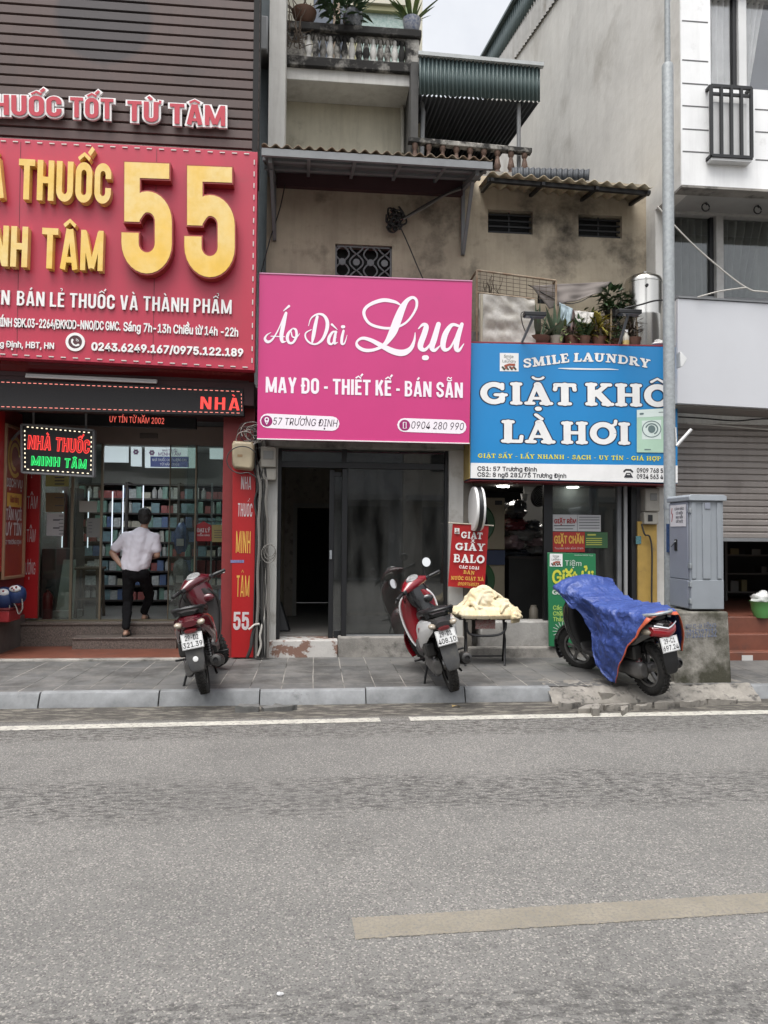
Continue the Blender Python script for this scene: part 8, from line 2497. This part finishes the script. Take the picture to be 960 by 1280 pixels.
capsule(g, [hip + V((0, 0, .05)), hip + V((.0, 0, -.05))], [.126, .122], 18)
for a, b, c in ((hipL, knL, anL), (hipR, knR, anR)):
    e = c + V((0, 0, .03)); 
    capsule(g, [a, a.lerp(b, .5), b, b.lerp(e, .5), e], [.090, .078, .064, .058, .052], 16)
o = flesh('trousers', g, M_trous, man, .013, 6)
q = o.modifiers.new('folds', 'DISPLACE'); q.texture = tx; q.strength = .03; q.mid_level = .5; q.texture_coords = 'LOCAL'
g = MB()
g.ell(hc + V((0, -.010, .022)), (.086, .102, .108), 14, 20); g.ell(hc + V((0, -.04, -.025)), (.078, .07, .075), 12, 16)
o = flesh('hair', g, M_hair, man, .009, 3)
q = o.modifiers.new('tufts', 'DISPLACE'); tx2 = bpy.data.textures.new('tufts', 'CLOUDS'); tx2.noise_scale = .025; q.texture = tx2; q.strength = .018; q.texture_coords = 'LOCAL'
for an in (anL, anR):
    f = V((an.x, an.y, an.z - .085))
    g = MB().loft([[f + V((a * w_, y, z)) for a, z in ((-1, 0), (1, 0), (1, .018), (-1, .018))] for y, w_ in ((-.075, .025), (-.05, .038), (.02, .036), (.10, .044), (.17, .042), (.205, .02))])
    g.tube(spl3([f + V((-.045, .06, .012)), f + V((-.035, .08, .055)), f + V((.0, .10, .066)), f + V((.035, .08, .055)), f + V((.045, .06, .012))], 4), .009, 6)
    g.build('flip_flop', M_flop, man)

# ================================================================ inside the pharmacy
Ysh = 12.3
sx0_, sx1_ = P(92, 650, Ysh).x, P(287, 650, Ysh).x
M_shelf = mat('dark shelf board', (.06, .05, .045), .6)
t = thing('medicine_shelf', 'tall dark shelf full of medicine cartons along the rear of the pharmacy', 'shelf', ((sx0_ + sx1_) / 2, Ysh, zd))
lev = [zd + .10 + .235 * k for k in range(9)]
ztop_ = lev[-1] + .02
for z_ in lev: MB().box(sx0_, sx1_, Ysh, Ysh + .34, z_ - .025, z_).build('shelf_board', M_shelf, t, ang=0)
MB().box(sx0_, sx1_, Ysh + .34, Ysh + .37, zd, ztop_).build('back_board', mat('shelf back', (.08, .085, .085), .7), t, ang=0)
for k in range(4):
    x = sx0_ + (sx1_ - sx0_) * k / 3
    MB().box(x - .02, x + .02, Ysh - .012, Ysh + .33, zd, ztop_ + .004).build('upright', M_shelf, t, ang=0)
for px_ in (153.5, 178.5):
    x = P(px_, 650, Ysh - .03).x
    MB().box(x - .007, x + .007, Ysh - .04, Ysh - .025, zd + .9, ztop_ - .05).build('led_strip', M_litstrip, t, ang=0)
t2 = thing('glass_cabinet', 'dark glass cabinet with a lit edge along the left inside of the pharmacy', 'cabinet', P(112, 740, 11.2))
a, b = P(92, 650, 10.75).x, P(139, 650, 12.0).x
MB().box(xwl + .05, P(128, 650, 11.9).x - .25, 10.6, 11.9, zd, zd + .95).build('counter', M_shelf, t2, bevel=.01)
MB().box(xwl + .1, P(128, 650, 11.9).x - .3, 11.55, 11.95, zd + .95, 2.3).build('upper_case', M_shelf, t2, ang=0)
for px_ in (78, 110, 140):
    x = P(px_, 650, 11.5).x; MB().box(x - .006, x + .006, 11.5, 11.515, zd + .95, 2.25).build('led_strip', M_litstrip, t2, ang=0)
# light boxes above the shelf
lits = [((128, 556), (160, 578), None), ((163.5, 557), (176.5, 583), 'logo'), ((181, 558), (245, 585), 'text'), ((262, 556), (285, 574), None)]
for i, ((xa, ya), (xb, yb), kind) in enumerate(lits):
    lab = ('plain lit panel over the pharmacy shelf at its left end', 'narrow lit panel with a small round emblem over the shelf', 'wide lit panel with blue board and words over the shelf', 'plain lit panel over the shelf near the right pane')[i]
    t3 = facing('light_panel', lab, 'light panel', [(xa, ya), (xb, ya + .5), (xb, yb), (xa, yb - .5)], Ysh - .05, .05, M_lit)
    if kind:
        g = MB(); cx = xa + (xb - xa) * (.5 if kind == 'logo' else .14); cy = ya + 8
        for k in range(6):
            a_ = k * math.pi / 3
            strokes_on(g, [([(cx + 2 * math.cos(a_), cy + 2 * math.sin(a_)), (cx + 2.4 * math.cos(a_), cy + 2.4 * math.sin(a_))], 2.6)], lambda x, y, l: P(x, y, Ysh - .05) + V((0, -l - .002, 0)))
        g.build('emblem', mat('purple emblem', (.16, .06, .16), .5), t3, ang=0)
    if kind == 'text':
        g = MB(); text_px(g, 'NHÀ THUỐC', (203, 564.5), (222, 564.6), 2.6, Ysh - .05, bold=.02); text_px(g, 'MINH TÂM', (198, 569.6), (226, 569.8), 4, Ysh - .05, bold=.02)
        g.build('words', mat('panel words', (.16, .08, .20), .5), t3, ang=0)
        MB().hexa([P(x, y, Ysh - .055) for x, y in ((188, 570.5), (236, 570.8), (236, 584), (188, 583.6))], (0, .003, 0)).build('blue_board', mat('blue board', (.03, .05, .22), .5), t3, ang=0)
        g = MB(); text_px(g, 'NHÀ THUỐC CHẤT LƯỢNG CAO', (190.5, 576.3), (233.5, 576.5), 3, Ysh - .056, bold=.02, depth=.002); text_px(g, 'TỪ NĂM 2002', (200, 581.6), (224, 581.8), 2.6, Ysh - .056, bold=.02, depth=.002)
        g.build('board_words', mat('pale blue words', (.42, .45, .55), .5), t3, ang=0)
for lab, yy in (('added unseen fill light on the pharmacy ceiling near the door', 10.42), ('added unseen fill light on the pharmacy ceiling farther from the door', 10.72)):  # fill lights added out of view behind the header to brighten the shelves
    t = thing('fill_tube', lab, 'lamp', ((sx0_ + sx1_) / 2, yy, 3.0))
    MB().box(sx0_ + .5, sx1_ - .5, yy - .03, yy + .03, 2.985, 3.015).build('fitting', M_wframe, t, ang=0)
    MB().tube([(sx0_ + .52, yy, 2.965), (sx1_ - .52, yy, 2.965)], .014, 8).build('tube', em('cool fill light', (.85, .93, 1), 28.0), t)
# cartons and bottles: one mesh of each kind, copied along the shelves
kinds = []
for nm, (w_, d_, h_), c_ in (('medicine_carton', (.11, .10, .15), (.62, .64, .62)), ('medicine_carton', (.08, .09, .19), (.22, .40, .32)), ('medicine_carton', (.14, .11, .10), (.58, .54, .42)), ('medicine_carton', (.10, .1, .17), (.10, .17, .36)), ('medicine_carton', (.09, .1, .12), (.42, .09, .08)), ('medicine_carton', (.07, .08, .18), (.64, .62, .56)), ('medicine_carton', (.13, .1, .16), (.22, .36, .40))):
    m = mat('carton %d' % len(kinds), c_, .5, var=.5, vscale=25, dark=tuple(x * .45 + .1 for x in c_))
    g = MB().box(-w_ / 2, w_ / 2, 0, d_, 0, h_)
    me = bpy.data.meshes.new(nm); me.from_pydata([tuple(p) for p in g.v], [], g.f); me.materials.append(m); kinds.append((nm, me, w_))
g = MB().lathe([(.035, 0), (.038, .01), (.038, .13), (.015, .165), (.015, .19)], (0, .05, 0), n=12)
me = bpy.data.meshes.new('medicine_bottle'); me.from_pydata([tuple(p) for p in g.v], [], g.f); me.materials.append(mat('white bottle plastic', (.50, .50, .48), .4)); kinds.append(('medicine_bottle', me, .085))
r = random.Random(11)
for li, z_ in enumerate(lev[:-1]):
    x = sx0_ + .06
    while x < sx1_ - .12:
        k = r.choice(kinds)
        w_ = k[2]
        o = bpy.data.objects.new(k[0], k[1]); COL.objects.link(o)
        o.location = (x + w_ / 2, Ysh + .03 + r.uniform(0, .03), z_); o.rotation_euler = (0, 0, r.uniform(-.08, .08))
        if k[0] == 'medicine_carton': tag(o, 'small medicine carton standing on the dark pharmacy shelf', 'carton', 'medicine cartons on the pharmacy shelf')
        else: tag(o, 'small white bottle standing on the dark pharmacy shelf', 'bottle', 'white bottles on the pharmacy shelf')
        x += w_ + r.choice((.004, .006, .01, .03))
# red gift boxes by the right pane
M_gift = mat('red gift carton', (.20, .012, .015), .45, var=.3, vscale=10)
r = random.Random(4)
gx0 = P(246, 700, 10.75).x; gx1 = P(284, 700, 10.75).x
me = None
t = thing('glass_shelf', 'glass shelf rack with red cartons behind the right pharmacy pane', 'shelf', ((gx0 + gx1) / 2, 10.75, zd))
for py_ in (722, 682, 651, 624):
    z_ = P(262, py_, 10.7).z
    MB().box(gx0, gx1, 10.6, 10.95, z_ - .012, z_).build('shelf_board', mat('grey shelf glass', (.12, .14, .13), .3), t, ang=0)
for px_ in (245, 264, 283):
    x = P(px_, 680, 10.58).x; MB().box(x - .012, x + .012, 10.575, 10.598, zd, P(262, 604, 10.6).z).build('upright', M_galv, t, ang=0)
for py_, n in ((722, 3), (682, 3)):
    z_ = P(262, py_, 10.7).z
    for k in range(n):
        w_ = (gx1 - gx0) / n - .02
        if me is None:
            g = MB().box(-w_ / 2, w_ / 2, 0, .2, 0, .24); me = bpy.data.meshes.new('red_carton'); me.from_pydata([tuple(p) for p in g.v], [], g.f); me.materials.append(M_gift)
        o = bpy.data.objects.new('red_carton', me); COL.objects.link(o); o.location = (gx0 + (k + .5) * (gx1 - gx0) / n, 10.66, z_)
        tag(o, 'red carton standing on the glass shelf behind the right pharmacy pane', 'carton', 'red cartons on the glass shelf')
for lab, xa, ya, xb, yb, c_ in (('blue wrapped package hanging behind the glass right of the walking man', 217, 653, 236, 692, (.05, .08, .16)), ('grey wrapped package with a white tag below the blue one', 216, 698, 236, 738, (.13, .14, .14))):
    q = P((xa + xb) / 2, (ya + yb) / 2, 10.6)
    w_ = (P(xb, ya, 10.6).x - P(xa, ya, 10.6).x) / 2; h_ = (P(xa, ya, 10.6).z - P(xa, yb, 10.6).z) / 2
    t = thing('wrapped_package', lab, 'package', q - V((0, 0, h_)))
    lump(q, (w_, .06, h_), len(lab), .18, fq=2.2).build('wrapped_bundle', mat('wrap ' + lab[:4], c_, .18, var=.5, vscale=9, dark=tuple(x * 2.2 for x in c_)), t)
    MB().box(q.x - .05, q.x + .05, q.y - .085, q.y - .08, q.z - h_ * .5, q.z - h_ * .05).build('tag', M_paperw, t, ang=0)
# fire extinguisher, white stand and height rule behind the left pane
c = P(59, 772, YD + .22); c.z = zd
t = thing('fire_extinguisher', 'dim red fire extinguisher behind the left pharmacy pane', 'fire extinguisher', c)
MB().lathe([(.06, 0), (.068, .015), (.068, .30), (.05, .35), (.022, .37), (.02, .40)], c, n=22).build('cylinder', mat('extinguisher red', (.14, .012, .012), .4), t)
MB().bar(c + V((-.03, 0, .42)), c + V((.05, 0, .44)), .02).build('handle', M_iron, t)
MB().tube(spl3([c + V((.02, -.02, .40)), c + V((.09, -.03, .34)), c + V((.085, -.03, .12))], 5), .01, 6).build('hose', M_iron, t)
c = P(82, 772, YD + .45); c.z = zd
t = thing('display_stand', 'pale leaning panel on a white foot behind the left pharmacy pane', 'stand', c)
MB().prism([c + V((-.14, .0, .1)), c + V((.14, .0, .1)), c + V((.04, .25, .78)), c + V((-.14, .25, .78))], (.0, .02, .01)).build('panel', mat('pale green panel', (.24, .26, .22), .6), t, ang=0)
MB().box(c.x - .17, c.x + .17, c.y - .08, c.y + .2, zd, zd + .1).build('foot', mat('white foot', (.36, .36, .33), .6), t, bevel=.01)
c = P(112, 772, YD + .5); c.z = zd
t = thing('stool', 'dark wooden stool behind the sliding pharmacy pane', 'stool', c)
for a in (-.15, .15):
    for b in (-.15, .15): MB().bar(c + V((a, b, 0)), c + V((a * .85, b * .85, .66)), .035).build('leg', M_twig, t)
MB().box(c.x - .17, c.x + .17, c.y - .17, c.y + .17, c.z + .66, c.z + .70).build('seat', M_twig, t, bevel=.01)
MB().box(c.x - .14, c.x + .14, c.y - .15, c.y - .13, c.z + .25, c.z + .28).build('stretcher', M_twig, t)
# helmets on a red crate at the ledge
zL_ = P(15, 775, 9.5).z
M_hel = mat('blue helmet shell', (.012, .030, .10), .45); M_helw = mat('white helmet badge', (.5, .5, .5), .4)
c0 = P(6, 776, 9.35); c0.z = zL_
t = thing('crate', 'red plastic crate at the picture edge under the blue helmets', 'crate', c0)
MB().box(c0.x - .25, c0.x + .09, 9.24, 9.6, zL_, zL_ + .14).build('crate_body', mat('red crate plastic', (.24, .015, .018), .5), t, bevel=.012)
MB().box(c0.x - .26, c0.x + .10, 9.23, 9.61, zL_ + .142, zL_ + .165).build('crate_rim', mat('dark red rim', (.11, .01, .012), .5), t, bevel=.004)
for lab, px_, py_, s_ in (('blue helmet with white badge lying on the red crate at the picture edge', 5, 748, 1.12), ('blue helmet with white badge hanging right of the other helmet', 21, 743, .92)):
    c = P(px_, py_, 9.4)
    t = thing('helmet', lab, 'helmet', c)
    g = MB(); rot = Matrix.Rotation(R(25), 3, 'X')
    prof = [(.02, .125), (.06, .112), (.10, .075), (.118, .02), (.12, -.03), (.117, -.06), (.105, -.06), (.10, 0), (.085, .05), (.03, .09)]
    g.lathe([(a * s_, b * s_) for a, b in prof], c, (.25, -.45, .85), 28, caps=True); g.build('shell', M_hel, t)
    MB().ell(c + V((.01, -.085, .075)), (.075 * s_, .034 * s_, .048 * s_), 8, 14, rot=Matrix.Rotation(R(-38), 3, 'X')).build('badge', M_helw, t)
    g = MB()
    for a_, b_ in ((-.02, .0), (.025, .012), (.0, -.02)): g.ell(c + V((.01 + a_, -.116, .085 + b_)), (.013, .013, .011), 6, 10)
    g.build('badge_mark', mat('red badge mark', (.25, .03, .04), .5), t)
    MB().tube(spl3([c + V((.08, -.05, -.05)), c + V((.1, -.08, -.16)), c + V((.06, -.08, -.23)), c + V((.02, -.06, -.15)), c + V((-.03, -.06, -.06))], 5), .008, 6).build('strap', M_cabg, t)

# ================================================================ inside the laundry
M_dry = mat('cream dryer panel', (.34, .29, .20), .5, var=.12); M_dgr = mat('green dryer ring', (.03, .11, .04), .4)
for lab, ya, yb in (('upper cream tumble dryer with green round door inside the laundry', 622, 687), ('lower cream tumble dryer half hidden behind the bedding', 693, 758)):
    Yd = 10.0
    x0, x1, z0, z1_ = rect(597, 631, ya, yb, Yd)
    t = thing('tumble_dryer', lab, 'dryer', ((x0 + x1) / 2, Yd, z0))
    MB().box(x0 - .3, x1, Yd, Yd + .7, z0, z1_).build('case', M_dry, t, bevel=.01)
    cx = x0 - .05; cz = (z0 + z1_) / 2
    MB().lathe([(.19, -.02), (.27, -.035), (.29, -.015), (.29, .0)], (cx, Yd, cz), (0, 1, 0), 40, caps=False).build('door_ring', M_dgr, t)
    MB().lathe([(.19, -.012), (.05, -.03), (.0, -.032)], (cx, Yd, cz), (0, 1, 0), 32).build('door_glass', M_blk, t)
    MB().box(x1 - .14, x1 - .04, Yd - .006, Yd - .001, z1_ - .1, z1_ - .04).build('control_panel', M_blk, t, ang=0)
t = MB().box(P(600, 690, 9.98).x - .2, P(631, 690, 9.98).x, 9.97, 9.995, P(620, 706, 9.98).z, P(620, 688, 9.98).z).build('notice_board', mat('dim blue board', (.035, .05, .10), .6), ang=0)
tag(t, 'dim blue strip between the two tumble dryers', 'board')
M_bag1 = mat('black wrapped bedding', (.07, .075, .085), .2, coat=.5, bump=.6, bscale=14); M_bag2 = mat('grey wrapped bedding', (.30, .30, .29), .25, coat=.4, var=.5, vscale=7, dark=(.15, .15, .15), bump=.6, bscale=14)
M_bag3 = mat('mauve wrapped bedding', (.34, .24, .26), .3, coat=.4, var=.4, vscale=7, bump=.6, bscale=14); M_bag4 = mat('dark red wrapped bedding', (.16, .03, .04), .25, coat=.4, bump=.6, bscale=14)
for k, (lab, px_, py_, rx, rz, m) in enumerate((
        ('black wrapped bedding bundle topmost inside the laundry', 644, 637, .17, .14, M_bag1), ('dark red wrapped bundle under the topmost black one', 643, 655, .17, .10, M_bag4),
        ('small dark shiny bundle on top of the grey bundles', 666, 658, .13, .09, M_bag1), ('large grey wrapped quilt in the middle of the bundles', 657, 668, .24, .10, M_bag2),
        ('mauve wrapped quilt at the left of the grey bundles', 641, 678, .16, .10, M_bag3), ('pale mauve and grey wrapped quilt at the right of the bundles', 671, 677, .17, .09, M_bag3),
        ('dark patterned wrapped quilt at the lower right of the bundles', 671, 688, .20, .10, M_bag2), ('black wrapped quilt lowest in the heap of bundles', 650, 692, .22, .08, M_bag1))):
    q = P(px_, py_, 10.45 + .03 * k)
    o = lump(q, (rx, .22, rz), 10 + k, .35, 16, 22, 1.8).build('wrapped_bedding', m); tag(o, lab, 'bundle')
t = thing('counter', 'dark counter carrying the bundles inside the laundry', 'counter', P(660, 740, 10.4))
x0, x1, z0, z1_ = rect(634, 700, 698, 800, 10.4)
MB().box(x0, x1, 10.3, 10.9, ZS + .1, z1_).build('counter_body', M_roomdark, t, ang=0)
MB().box(x0 - .02, x1 + .02, 10.28, 10.92, z1_ + .002, z1_ + .03).build('counter_top', M_shelf, t, ang=0)
c = P(675, 620, 10.75)
t = thing('wall_fan', 'tilted black wall fan high inside the laundry', 'fan', c)
MB().lathe([(.15, -.02), (.17, .0), (.15, .03)], c, (.35, -.9, -.25), 32).build('guard', M_blk, t)
for k in range(6):
    MB().lathe([(.02 + .024 * k, .001), (.024 + .024 * k, -.001)], c + V((.35, -.9, -.25)).normalized() * .034, (.35, -.9, -.25), 28, caps=False).build('guard_ring', M_galv, t)
MB().bar(c, c + V((.0, .2, .0)), .03).build('arm', M_blk, t)
c = P(655.5, 622, 10.6)
t = thing('cup', 'white paper cup hung on the pale laundry partition', 'cup', c)
MB().lathe([(.035, -.07), (.055, .05), (.058, .055), (.05, .05)], c, n=18).build('cup_body', M_wframe, t)
MB().tube([c + V((.03, 0, -.07)), c + V((.05, .1, -.12))], .008, 6).build('bracket', M_wframe, t)
for lab, px_, py_ in (('small bright ceiling lamp left inside the laundry', 629, 607.5), ('small bright ceiling lamp right behind the laundry glass', 716, 607)):
    Y = 10.75
    c = P(px_, py_, Y); c.z = 2.366
    o = MB().lathe([(.09, 0), (.09, -.015), (.05, -.022)], c, n=24).build('ceiling_lamp', em('hot lamp white', (1, .95, .88), 14.0)); tag(o, lab, 'lamp')
c = P(667, 768, 9.5)
o = MB().lathe([(.045, 0), (.06, .06), (.06, .18), (.04, .22), (.04, .24)], c - V((0, 0, .12)), n=18).build('jar', mat('dim cream jar', (.18, .16, .13), .4)); tag(o, 'dim pale jar standing behind the laundry parapet', 'jar')
# dark thing leaning inside the pink shop
q = P(352, 778, 9.75)
o = MB().prism([q + V((-.12, 0, -.02)), q + V((.10, 0, -.02)), q + V((-.02, .1, .34)), q + V((-.08, .1, .36))], (.02, .06, .0)).build('folded_stand', M_iron, bevel=.01); o.location.z = zth
tag(o, 'black folded stand leaning inside the open door of the empty shop', 'stand')

# ================================================================ right shop: basin with bag, dim goods
c = P(952, 768, 9.0); c.z = zst
t = thing('basin', 'green plastic basin on the top red step', 'basin', c)
MB().lathe([(.085, 0), (.12, .10), (.135, .20), (.145, .21), (.125, .195), (.11, .10), (.0, .03)], c, n=26).build('basin_body', mat('green plastic', (.10, .30, .09), .4), t)
o = lump(c + V((0, 0, .24)), (.12, .10, .085), 8, .4).build('plastic_bag', mat('white carrier bag', (.55, .55, .53), .35)); tag(o, 'white knotted plastic bag sitting in the green basin', 'bag')
r = random.Random(9)
M_dim = [mat('dim goods %d' % i, c_, .6) for i, c_ in enumerate(((.10, .09, .08), (.16, .13, .05), (.05, .06, .08), (.12, .05, .04), (.14, .14, .13)))]
t = thing('goods_shelf', 'dim shelf with hanging goods deep inside the half-shuttered shop', 'shelf', P(935, 740, 11.5))
x0, x1, z0, z1_ = rect(905, 1010, 690, 772, 11.5)
for k in range(4): MB().box(x0, x1, 11.5, 11.8, z0 + .1 + .3 * k, z0 + .125 + .3 * k).build('shelf_board', M_dim[0], t, ang=0)
for k in range(3): MB().box(x0 + .9 * k, x0 + .9 * k + .04, 11.46, 11.49, z0, z0 + 1.3).build('upright', M_dim[4], t, ang=0)
for k in range(16):
    q = V((x0 + r.uniform(.05, x1 - x0 - .1), 11.52, z0 + .126 + .3 * r.randint(0, 3)))
    MB().box(q.x, q.x + r.uniform(.06, .16), 11.51, 11.7, q.z, q.z + r.uniform(.08, .2)).build('goods', r.choice(M_dim), t, ang=0)
# litter on the pavement and road
for k, (px_, py_, lab) in enumerate(((570, 884, 'dry yellow leaf in the gutter below the middle scooter'), (466, 879, 'tiny scrap of paper in the gutter below the empty shop'), (350, 1244, 'small white pebble on the asphalt at the lower middle'))):
    c = PG(px_, py_, 0)
    s_ = (.05, .03, .022)[k]
    g = MB(); g.grid(lambda u, v: c + V(((u - .5) * s_ * 1.6, (v - .5) * s_, .008 + .012 * math.sin(u * 3 + v * 2) + .01 * u * v)), 6, 6)
    if k == 2: g = lump(c + V((0, 0, .004)), (.012, .008, .006), 3, .4)
    o = g.build(('leaf', 'paper_scrap', 'pebble')[k], (mat('dry leaf', (.30, .22, .10), .8), M_paperw, M_paperw)[k]); tag(o, lab, ('leaf', 'paper', 'pebble')[k])
c = PG(325, 851, ZS)

# ================================================================ houses across the street, seen only in the shop glass
for i, (x0, x1, h_, c_, lab) in enumerate(((-15, -5, 6.2, (.33, .28, .2), 'ochre house across the street mirrored in the pharmacy glass'), (-5, 3.2, 5.8, (.30, .31, .32), 'grey house across the street mirrored in the empty shop glass'), (3.2, 14, 6.4, (.42, .39, .34), 'pale house across the street mirrored in the laundry glass'))):
    Yo = -8.5
    t = thing('opposite_house', lab, 'building', ((x0 + x1) / 2, Yo, 0))
    MB().box(x0, x1 - .03, Yo - 6, Yo, 0, h_).build('wall', mat('opposite wall %d' % i, c_, .9, var=.2, vscale=1), t, ang=0)
    n = 3
    for k in range(n):
        a = x0 + (x1 - x0) * (k + .2) / n; b = x0 + (x1 - x0) * (k + .8) / n
        MB().box(a, b, Yo + .002, Yo + .03, .1, 2.7).build('shop_door', M_roomdark, t, ang=0)
        for f in range(1, int(h_ // 3)): MB().box(a + .3, b - .3, Yo + .002, Yo + .03, f * 3.2 + .8, f * 3.2 + 2.3).build('window', M_alu, t, ang=0)
    MB().box(x0 + .1, x1 - .13, Yo + .002, Yo + .9, 2.9, 3.1).build('awning', M_zinc, t, ang=0)
